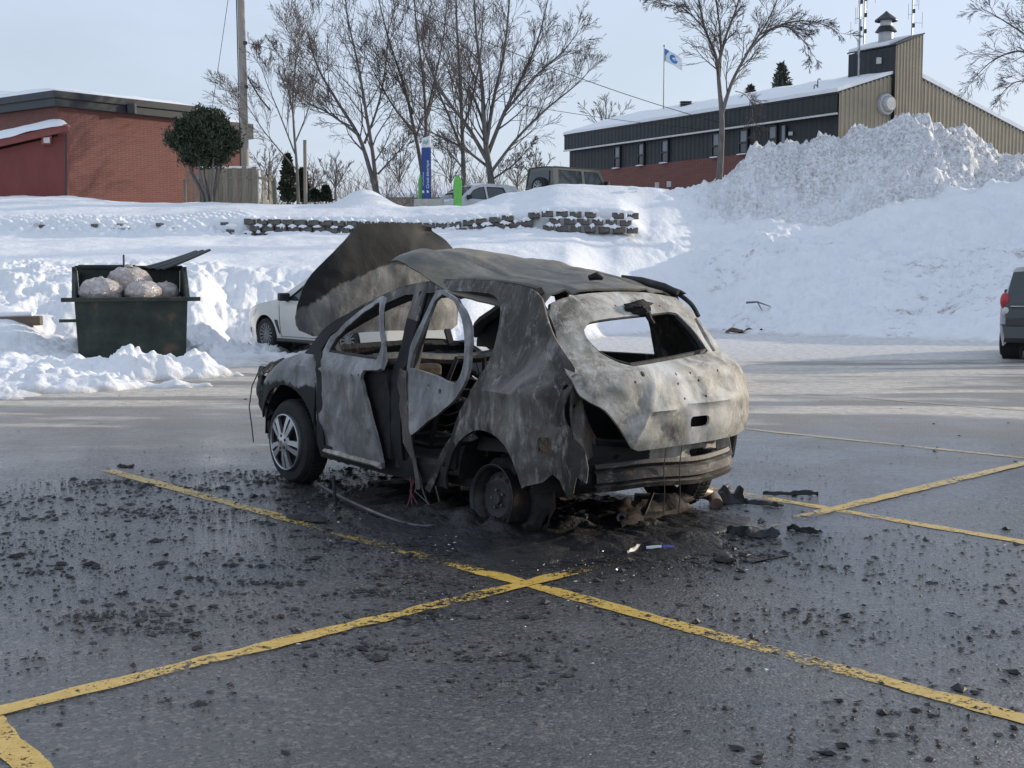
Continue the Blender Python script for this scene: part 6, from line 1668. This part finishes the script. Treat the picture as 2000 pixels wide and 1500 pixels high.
# ---- wheels
B_RIM = pmat('burnt wheel steel', [(.3, (.02, .02, .021)), (.6, (.055, .053, .052)), (.8, (.13, .12, .11))], 6, .6, .3, bmp=.4, bscale=24)
def hubcap(parent, x, y, z, r, s):
    M = Matrix.Translation((x, y, z)) @ Matrix.Rotation(R(-90 * s), 4, 'X') @ Matrix.Rotation(R(8), 4, 'Z')
    hc = MB().lathe([(r * .93, .004), (r * .94, .020), (r * .97, .026), (r, .022), (r * 1.01, .008), (r * 1.0, -.01)], 48, M).build('hubcap', M_RIM, parent, smooth=True)
    MB().lathe([(r * .93, -.012), (r * .3, -.03), (.01, -.03)], 32, M).build('wheel_disc', B_SOOT, hc, smooth=True)
    for k in range(5):
        a = 2 * PI * k / 5 + PI / 2; d = Vector((math.cos(a), math.sin(a), 0)); t_ = Vector((-d.y, d.x, 0))
        sp = MB()
        for sg in (1, -1):
            q = [(.30, .030, .040), (.62, .035, .034), (.96, .045, .024)]
            v = []
            for f_, o_in, zz in q:
                inn = d * (r * f_) + t_ * sg * (r * .05 if f_ > .35 else r * .0)
                outw = d * (r * f_) + t_ * sg * r * (.15 if f_ < .35 else (.22 if f_ < .8 else .27))
                v += [inn + Vector((0, 0, zz)), outw + Vector((0, 0, zz - .004)), outw + Vector((0, 0, zz - .03)), inn + Vector((0, 0, zz - .03))]
            f = []
            for i in range(2):
                for j in range(4): f.append((i * 4 + j, i * 4 + (j + 1) % 4, (i + 1) * 4 + (j + 1) % 4, (i + 1) * 4 + j))
            f += [(0, 3, 2, 1), (8, 9, 10, 11)]
            sp.add(v, f, M)
        sp.build('spoke', M_RIM, hc, smooth=True, ang=40)
        a2 = a + PI / 5; d2 = Vector((math.cos(a2), math.sin(a2), 0)) * r * .235
        MB().lathe([(.0, .046), (r * .058, .046), (r * .062, .03)], 10, M @ Matrix.Translation(d2)).build('lug_hole', B_SOOT, hc)
    MB().lathe([(.0, .052), (r * .13, .052), (r * .17, .046), (r * .33, .042), (r * .36, .02)], 28, M).build('hub_centre', M_RIM, hc, smooth=True)
    MB().lathe([(.0, .0545), (r * .075, .0545), (r * .08, .050)], 14, M).build('emblem', plain('faded red emblem', (.30, .12, .12), .4), hc)
def tyre(x, y, r, w, s, squash=0.0):
    M = Matrix.Translation((x, y, r)) @ Matrix.Rotation(R(-90 * s), 4, 'X')
    prof = [(r * .66, -w / 2), (r * .90, -w / 2), (r * .975, -w * .40), (r, -w * .28), (r, w * .28), (r * .975, w * .40), (r * .92, w / 2), (r * .80, w * .54), (r * .69, w * .50), (r * .66, w * .40)]
    t_ = MB().lathe(prof, 56, M).build('tyre', M_TYRE, car, smooth=True, ang=35)
    lug = MB()
    for k in range(56):
        for zz, ph in ((-w * .20, 0), (w * .20, .5), (0, .25)):
            a = 2 * PI * (k + ph) / 56; d = Vector((math.cos(a), math.sin(a), 0)); tt = Vector((-d.y, d.x, 0))
            c_ = d * (r + .002) + Vector((0, 0, zz))
            v = [c_ + tt * (i * .011) + Vector((0, 0, j * w * .085)) + d * k_ for k_ in (-.004, .006) for i, j in ((-1, -1), (1, -1), (1, 1), (-1, 1))]
            lug.add(v, [(3, 2, 1, 0), (4, 5, 6, 7), (0, 1, 5, 4), (1, 2, 6, 5), (2, 3, 7, 6), (3, 0, 4, 7)], M)
    tag(lug.build('tread', M_TYRE, t_), kind='stuff')
    return t_
ft = tyre(1.29, .775, .325, .205, 1); hubcap(ft, 1.29, .885, .325, .222, 1)
fr_ = tyre(1.29, -.775, .325, .205, -1); hubcap(fr_, 1.29, -.885, .325, .222, -1)
rr2 = tyre(-1.30, -.79, .305, .22, -1)
M = Matrix.Translation((-1.28, .76, .215)) @ Matrix.Rotation(R(-84), 4, 'X')
rim = MB().lathe([(.205, .085), (.218, .10), (.222, .098), (.212, .07), (.198, .05), (.192, -.02), (.20, -.08), (.215, -.09), (.205, -.095), (.185, -.06), (.175, .01), (.165, .02)], 40, M).build('bare_rim', B_RIM, car, smooth=True)
MB().lathe([(.175, .015), (.15, .03), (.12, .045), (.09, .03), (.04, .03), (.035, .055), (0, .055)], 32, M).build('wheel_disc', B_INNER, rim, smooth=True)
for k in range(12):
    a = 2 * PI * k / 12; MB().lathe([(.0, .048), (.015, .048), (.018, .03)], 10, M @ Matrix.Translation((.138 * math.cos(a), .138 * math.sin(a), -.008))).build('vent_hole', B_SOOT, rim)
for k in range(5):
    a = 2 * PI * k / 5; MB().lathe([(.0, .05), (.010, .05), (.012, .02)], 6, M @ Matrix.Translation((.058 * math.cos(a), .058 * math.sin(a), 0))).build('lug_nut', B_STEEL, rim)
# brake drum, springs and control arms left in the arch
MB().lathe([(.0, .0), (.12, .0), (.13, -.05), (.13, -.1)], 20, Matrix.Translation((-1.28, .66, .24)) @ Matrix.Rotation(R(-90), 4, 'X')).build('brake_drum', B_INNER, car)
MB().tube([(-1.15 + .05 * math.cos(a), .60 + .05 * math.sin(a), .25 + a * .011) for a in np.linspace(0, 30, 90)], .009, 5).build('coil_spring', B_INNER, car)
MB().beam((-1.05, .62, .22), (-.70, .55, .26), .07, .05).build('trailing_arm', B_INNER, car)
MB().prism([(-1.60, .72, .58), (-1.05, .74, .60), (-1.0, .74, .50), (-1.3, .74, .52), (-1.62, .72, .48)], (0, 0, 0), (0, .02, 0)).build('arch_liner_remnant', B_INNER, car)

# charred carcass of the rear tyre slumped round the rim
rows_ = []
for i in range(41):
    a = R(150) + R(330) * i / 40; row = []
    for j in range(13):
        b_ = 2 * PI * (j % 12) / 12
        k = 1 + .45 * float(fbm(math.cos(a) * 3 + j * .1, math.sin(a) * 3, b_, 3, 400)); rr_ = .245 + .045 * k * math.cos(b_)
        z = max(.008, .205 + rr_ * math.sin(a) * .92)
        row.append((-1.30 + rr_ * math.cos(a) * 1.25, .70 + .075 * k * math.sin(b_), z))
    rows_.append(row)
MB().grid(rows_).build('tyre_carcass', B_SOOT, car, smooth=True)
# ================================================================ debris
M_CHIP = pmat('char fragments', [(.3, (.006, .006, .007)), (.7, (.020, .019, .020))], 20, .6, bmp=.5, bscale=60)
_oct = np.array([(1, 0, 0), (0, 1, 0), (-1, 0, 0), (0, -1, 0), (.25, .2, .8), (-.3, -.25, .6), (0, 0, -.35)], float)
_of = np.array([(0, 1, 4), (1, 2, 4), (2, 5, 4), (2, 3, 5), (3, 0, 4), (3, 4, 5), (1, 0, 6), (2, 1, 6), (3, 2, 6), (0, 3, 6)])
def chips(P, S, seed, flat=.5):
    r = np.random.default_rng(seed); n = len(P)
    B = np.repeat(_oct[None], n, 0) * r.uniform(.55, 1.35, (n, 7, 3))
    B *= np.stack([np.ones(n), r.uniform(.35, .9, n), r.uniform(.3, 1.0, n) * flat], 1)[:, None, :] * S[:, None, None]
    a = r.uniform(0, 2 * PI, n); c_, s_ = np.cos(a)[:, None], np.sin(a)[:, None]
    X = B[:, :, 0] * c_ - B[:, :, 1] * s_ + P[:, 0:1]; Y = B[:, :, 0] * s_ + B[:, :, 1] * c_ + P[:, 1:2]; Z = B[:, :, 2] + P[:, 2:3]
    return np.stack([X, Y, Z], -1).reshape(-1, 3), (_of[None] + np.arange(n)[:, None, None] * 7).reshape(-1, 3)
r = np.random.default_rng(77)
def loc2w(L): return np.stack([-.272 + L[:, 0] * HX - L[:, 1] * HY, 9.93 + L[:, 0] * HY + L[:, 1] * HX, L[:, 2]], 1)
# clusters strewn by the hose water, mostly to the left and towards the camera
cl = []
for k in range(210):
    u = r.uniform(0, 1) ** 1.3
    x = r.uniform(-3.9, .2); y = 10.9 - 6.2 * u + x * .35 * 0 + r.normal() * .3
    if y < 5.6 and r.uniform() < .55: continue
    if x < -2.6 - (10.5 - y) * .0 and y > 10.6: continue
    cl.append((x, y, r.uniform(.05, .35), r.integers(25, 130)))
for k in range(70): cl.append((r.uniform(.6, 3.0), r.uniform(4.4, 8.4), r.uniform(.08, .4), r.integers(15, 70)))
pts, sz = [], []
for x, y, s_, n in cl:
    pts.append(np.stack([x + r.normal(size=n) * s_ * 1.5, y + r.normal(size=n) * s_ * .55, np.zeros(n)], 1)); sz.append(np.clip(r.lognormal(-5.0, .65, n), .003, .042))
n = 16000      # even sprinkling, thinning with distance from the wreck
q = np.stack([r.uniform(-4.5, 4.2, n), r.uniform(3.9, 12.5, n), np.zeros(n)], 1)
d = np.hypot(q[:, 0] + .6, q[:, 1] - 8.3); keep = r.uniform(0, 1, n) < np.clip(1.35 - d / 4.8, .10, 1)
q = q[keep]; pts.append(q); sz.append(np.clip(r.lognormal(-5.5, .5, len(q)), .002, .025))
n = 3000      # dense ring close round the shell
L = np.stack([r.uniform(-2.9, 1.6, n), r.normal(size=n) * .75 + .35, np.zeros(n)], 1); pts.append(loc2w(L)); sz.append(np.clip(r.lognormal(-4.5, .6, n), .004, .06))
n = 420       # out on the dry asphalt
q = np.stack([r.uniform(-7, 9, n), r.uniform(10.5, 20, n), np.zeros(n)], 1); pts.append(q); sz.append(np.clip(r.lognormal(-4.9, .5, n), .004, .035))
P, S = np.concatenate(pts), np.concatenate(sz)
P[:, 2] = S * .04 + .003
V, F = chips(P, S * 1.15, 5)
tag(np_obj('char_fragments', V, F, M_CHIP, None, False), 'black char fragments strewn over the wet asphalt round the wreck', 'fragments', kind='stuff')
# pale crumbs of glass and ash
n = 420
L = np.stack([r.uniform(-3.2, .9, n), r.normal(size=n) * .75 + .95, np.zeros(n)], 1); Pg = loc2w(L)
n2 = 160; Pg = np.concatenate([Pg, np.stack([r.uniform(-3.5, 3, n2), r.uniform(4.2, 8.5, n2), np.zeros(n2)], 1)]); Sg = np.clip(r.lognormal(-5.5, .55, len(Pg)), .002, .016); Pg[:, 2] = Sg * .5 + .01
V, F = chips(Pg, Sg, 6, .8)
tag(np_obj('glass_crumbs', V, F, plain('glass crumbs', (.50, .52, .54), .25), None, False), 'pale crumbs of glass and ash beside the wreck', 'crumbs', kind='stuff')
# heaped ash and melted remains under and beside the shell
nu, nv = 190, 110
U, W = np.meshgrid(np.linspace(-2.9, 1.3, nu), np.linspace(-1.05, 1.45, nv))
k = fbm(U * 1.6, W * 1.6, 0, 4, 201) * .35
env = np.clip(1.15 - np.hypot((U + .95) / 1.75, (W - .25) / 1.0) ** 2 + k, 0, 1)
rear = np.exp(-(((U + 2.2) / .35) ** 2 + ((W + .15) / .75) ** 2)); lft = np.exp(-(((U + 1.15) / .75) ** 2 + ((W - .95) / .28) ** 2))
zz = env * (.018 + .05 * np.clip(fbm(U * 3.5, W * 3.5, 0, 4, 203, .6), 0, 1) + .03 * np.abs(fbm(U * 9, W * 9, 0, 3, 205))) + env * (.05 * rear + .045 * lft) * (1 + .6 * fbm(U * 5, W * 5, 0, 3, 207))
zz = np.where(env <= .02, -.03, zz + .002)
V = loc2w(np.stack([U.ravel(), W.ravel(), zz.ravel()], 1)); idx = np.arange(nu * nv).reshape(nv, nu)
F = np.stack([idx[:-1, :-1], idx[:-1, 1:], idx[1:, 1:], idx[1:, :-1]], -1).reshape(-1, 4); F = F[V[F][:, :, 2].max(1) > 0]
M_ASHB = pmat('wet black ash', [(.3, (.006, .006, .007)), (.6, (.016, .015, .016)), (.8, (.045, .042, .04))], 9, .55, bmp=.8, bscale=30, bdist=.02)
tag(np_obj('ash_heap', V, F, M_ASHB, None, True), 'wet black ash and melted remains heaped under the wreck', 'ash', kind='stuff')

def ground_thing(name, label, cat, px, py, z=.0):
    p_ = gnd(px, py); return thing(name, label, cat, (p_.x, p_.y, z)), p_
def rel(o, px, py, z=.0): return gnd(px, py, z) - Vector(o.location)
# long bent strip of door trim
t, p_ = ground_thing('trim_strip', 'long bent grey trim strip lying beside the front wheel', 'trim strip', 720, 990)
pts = [rel(t, *q) for q in ((622, 946, .06), (660, 968, .05), (710, 992, .04), (770, 1016, .03), (820, 1028, .025), (862, 1026, .025))]
MB().tube([Vector(v) for v in cr([tuple(v) for v in pts], 5)], .013, 6).build('strip', B_STEEL, t, smooth=True)
MB().tube([Vector(v) + Vector((.015, -.02, 0)) for v in cr([tuple(v) for v in pts[1:]], 5)], .007, 5).build('seal', B_CHAR, t, smooth=True)
t, p_ = ground_thing('trim_stub', 'short upright piece of burnt trim leaning by the bent strip', 'trim', 655, 985)
MB().tube([(0, 0, .0), (-.01, .02, .12), (-.02, .05, .20)], .014, 6).build('stub', B_CHAR, t)
# rusted heat shield behind the bumper beam
t, p_ = ground_thing('heat_shield', 'crumpled rusty heat shield lying below the rear bumper beam', 'metal sheet', 1275, 1010)
a = [rel(t, 1198, 992, .10), rel(t, 1240, 975, .14), rel(t, 1318, 968, .15), rel(t, 1360, 1000, .03), rel(t, 1290, 1010, .05), rel(t, 1215, 1030, .04)]
rows_ = []
for j in range(9):
    v_ = j / 8; row = []
    for i in range(17):
        u_ = i / 16
        top_ = a[0].lerp(a[2], u_) + Vector((0, 0, .02 * math.sin(u_ * 7))); bot_ = a[5].lerp(a[3], u_)
        row.append(top_.lerp(bot_, v_) + Vector((0, 0, .018 * float(fbm(u_ * 6, v_ * 5, 0, 3, 301)) + .02 * abs(v_ - .45) + .012 * abs(math.sin(u_ * 9)))))
    rows_.append(row)
sh = MB().grid(rows_).build('sheet', pmat('rusty sheet', [(.3, (.012, .009, .008)), (.55, (.034, .023, .017)), (.72, (.085, .055, .036))], 7, .7, .2, bmp=.5, bscale=24), t, smooth=True, ang=60, solid=.008)
MB().lathe([(.018, 0), (.03, .0), (.034, .012), (.018, .014)], 12, Matrix.Translation(rel(t, 1214, 1012, .07)) @ Matrix.Rotation(R(70), 4, 'X')).build('grommet', B_STEEL, sh)
MB().beam(rel(t, 1275, 962, .18), rel(t, 1255, 1012, .05), .02, .012).build('strap', B_INNER, t)
# exhaust pipe
t, p_ = ground_thing('exhaust_pipe', 'bent rusty exhaust pipe lying behind the right rear tyre', 'exhaust pipe', 1360, 975)
pts = [rel(t, 1310, 985, .05), rel(t, 1335, 972, .09), rel(t, 1365, 962, .10), rel(t, 1390, 968, .06), rel(t, 1400, 985, .03)]
MB().tube([Vector(v) for v in cr([tuple(v) for v in pts], 5)], [.045] * 16 + [.045] * 5, 12).build('pipe', pmat('heat tinted steel', [(.3, (.10, .065, .045)), (.7, (.27, .20, .145))], 5, .5, .3, bmp=.3), t, smooth=True)
MB().tube([Vector(pts[0]) + Vector((-.25, .0, -.0)), Vector(pts[0])], [.08, .075], 12).build('silencer', B_INNER, t, smooth=True)
# crushed blue and white tube
t, p_ = ground_thing('crushed_tube', 'small crushed blue and white tube on the worn yellow line', 'tube', 1288, 1072)
e0, e1, e2 = rel(t, 1262, 1070, .02), rel(t, 1292, 1070, .02), rel(t, 1316, 1068, .018)
MB().tube([e1, e1.lerp(e2, .5), e2], [.016, .017, .010], 10).build('blue_end', plain('blue plastic', (.03, .04, .20), .3), t, smooth=True)
MB().tube([e0, e0.lerp(e1, .5), e1], [.010, .015, .016], 10).build('white_end', plain('white plastic', (.6, .6, .62), .3), t, smooth=True)
# charred flaps and splinters that can be told apart
def flap(px0, py0, px1, py1, w, h, lab, seed, name='charred_panel', mt=M_CHIP):
    a, b_ = gnd(px0, py0), gnd(px1, py1); d = b_ - a; nrm = Vector((-d.y, d.x, 0)).normalized()
    t = thing(name, lab, 'charred piece', a.lerp(b_, .5), group='charred pieces by the wreck')
    o_ = Vector(t.location); rows_ = []
    for j in range(7):
        v_ = j / 6 - .5; row = []
        for i in range(15):
            u_ = i / 14; e = math.sin(PI * min(1, max(0, u_ * .92 + .04))) ** .6 * (1 + .35 * float(fbm(u_ * 4, seed, 0, 3, seed)))
            row.append(a.lerp(b_, u_) - o_ + nrm * (v_ * w * e) + Vector((0, 0, .012 + h * max(0, 1 - (2 * v_) ** 2) * (.5 + .5 * float(fbm(u_ * 5, v_ * 2, 0, 3, seed + 1))) + .01 * float(fbm(u_ * 12, v_ * 9, 0, 2, seed + 2)))))
        rows_.append(row)
    MB().grid(rows_).build('shell', mt, t, smooth=True, ang=70, solid=.006)
    return t
flap(1420, 1042, 1522, 1052, .13, .05, 'charred curved panel lying across the yellow line right of the wreck', 1, mt=B_CHAR)
flap(1538, 1034, 1598, 1046, .06, .03, 'dark reddish charred piece just right of the curved panel', 2)
flap(1490, 968, 1598, 968, .05, .03, 'long thin charred splinter right of the rear tyre', 3)
flap(1390, 985, 1452, 978, .22, .14, 'thick melted lump against the right rear tyre', 4)
flap(1400, 978, 1424, 950, .05, .04, 'charred blade sticking up beside the right rear tyre', 5)
flap(1455, 985, 1530, 992, .10, .03, 'flat charred shard between the tyre and the line crossing', 6)
flap(1395, 1090, 1435, 1102, .10, .03, 'small charred flake in front of the curved panel', 7)
flap(230, 912, 262, 914, .07, .02, 'small dark flake at the far end of the yellow line', 8)
flap(1225, 1085, 1268, 1062, .03, .02, 'thin grey splinter behind the crushed tube', 9, mt=B_STEEL)
flap(1318, 1046, 1362, 1050, .03, .015, 'pale metal sliver left of the curved charred panel', 10, mt=B_STEEL)
flap(560, 1012, 640, 1022, .10, .03, 'charred mat on the yellow line in front of the front wheel', 11)
flap(890, 1026, 930, 1034, .06, .05, 'grey scrap standing left of the bare rear rim', 12, mt=B_TAIL)
# red wire bundle below the door
t, p_ = ground_thing('wire_bundle', 'tangle of red burnt wires hanging to the ground below the rear door', 'wires', 815, 1005)
for k in range(5):
    MB().tube([Vector((.02 * k - .05, .05, .26)), Vector((rng.uniform(-.06, .06), .02, .16)), Vector((rng.uniform(-.08, .1), -.02, .08)), Vector((rng.uniform(-.1, .12), rng.uniform(-.1, .0), .012))], .006, 5).build('wire', plain('burnt red wire', (.11, .022, .024), .6) if k < 3 else B_STEEL, t)
t, p_ = ground_thing('metal_hook', 'thin bent metal hook standing under the sill', 'hook', 858, 1008)
MB().tube(cr([(-.03, 0, .22), (.0, 0, .10), (.03, 0, .02), (-.02, -.02, .012), (-.06, -.02, .05)], 5), .006, 5).build('rod', B_STEEL, t)

# ---------------------------------------------------------------- rubble, timber and a branch by the snowbanks
M_RUBBLE = pmat('brown rubble', [(.3, (.06, .035, .028)), (.7, (.17, .10, .08))], 6, .85, bmp=.4)
for i, (px, py, s_, lab) in enumerate(((1435, 651, .26, 'brown lump of rubble at the left of the small heap by the bank'), (1462, 650, .22, 'brown lump of rubble at the right of the small heap by the bank'), (1185, 640, .30, 'dark brown rubble seen through the rear window, left lump'), (1236, 646, .16, 'small brown rubble seen through the rear window, right lump'), (1488, 652, .18, 'low brown scrap of rubble farthest right by the bank'))):
    p_ = gnd(px, py); V, F = chips(np.array([(0, 0, .05), (.18, .05, .03), (-.2, -.03, .02)]), np.array([s_, s_ * .6, s_ * .5]), 40 + i, .7)
    o = np_obj('rubble', V, F, M_RUBBLE, None, False); o.location = (p_.x, p_.y, 0.0); tag(o, lab, 'rubble', 'brown rubble at the foot of the bank')
p_ = at(10, 612, 23.5); p_.z = ground_z(10, 23.5) + .03
t = thing('timber_kerb', 'brown timber kerb sticking out of the snow left of the dumpster', 'timber', p_)
MB().beam((-2.2, .1, -.06), (.55, .25, -.02), .2, .17).build('timber', pmat('old timber', [(.3, (.12, .085, .06)), (.7, (.22, .17, .13))], 3, .85, bmp=.4, stretch=(.4, 5, 5)), t, bevel=.015)
MB().tube([(-2.2, .05, .06), (-1.4, .1, .08), (-.6, .15, .07), (.4, .22, .09)], [.09, .11, .08, .05], 8).build('snow_cap', M_ROOFSNOW, t, smooth=True)
p_ = snow_pt(1480, 34.0)
t = thing('fallen_branch', 'small dark branch lying on the right snowbank', 'branch', p_ + Vector((0, 0, .08)))
MB().tube([(-.28, 0, .1), (.0, -.05, .12), (.35, 0, .0)], [.03, .022, .01], 5).tube([(0, -.05, .12), (.12, -.1, -.1)], [.018, .008], 5).build('stick', M_BARK, t)
r0 = random.Random(8)
for i, (px, Y, s_) in enumerate(((1850, 45.6, .34), (1890, 45.4, .5), (1840, 45.8, .28), (1600, 45.2, .25), (1235, 40.0, .25), (1905, 45.0, .2))):
    p_ = snow_pt(px, Y); V, F = chips(np.array([(0, 0, .1), (.12, .1, .05)]), np.array([s_, s_ * .5]), 60 + i, 1.1)
    o = np_obj('snow_chunk', V, F, M_SNOW, None, False); o.location = p_
    m_ = o.modifiers.new('sub', 'SUBSURF'); m_.levels = 2; m_.render_levels = 2
    tag(o, ['block of packed snow high on the pile, left of the largest', 'largest block of packed snow jutting from the right shoulder of the pile', 'small block of packed snow at the crest of the pile', 'small snow block on the left shoulder of the pile', 'snow lump on the mound above the block wall', 'small snow block below the largest one'][i], 'snow block', 'snow blocks on the tipped pile')
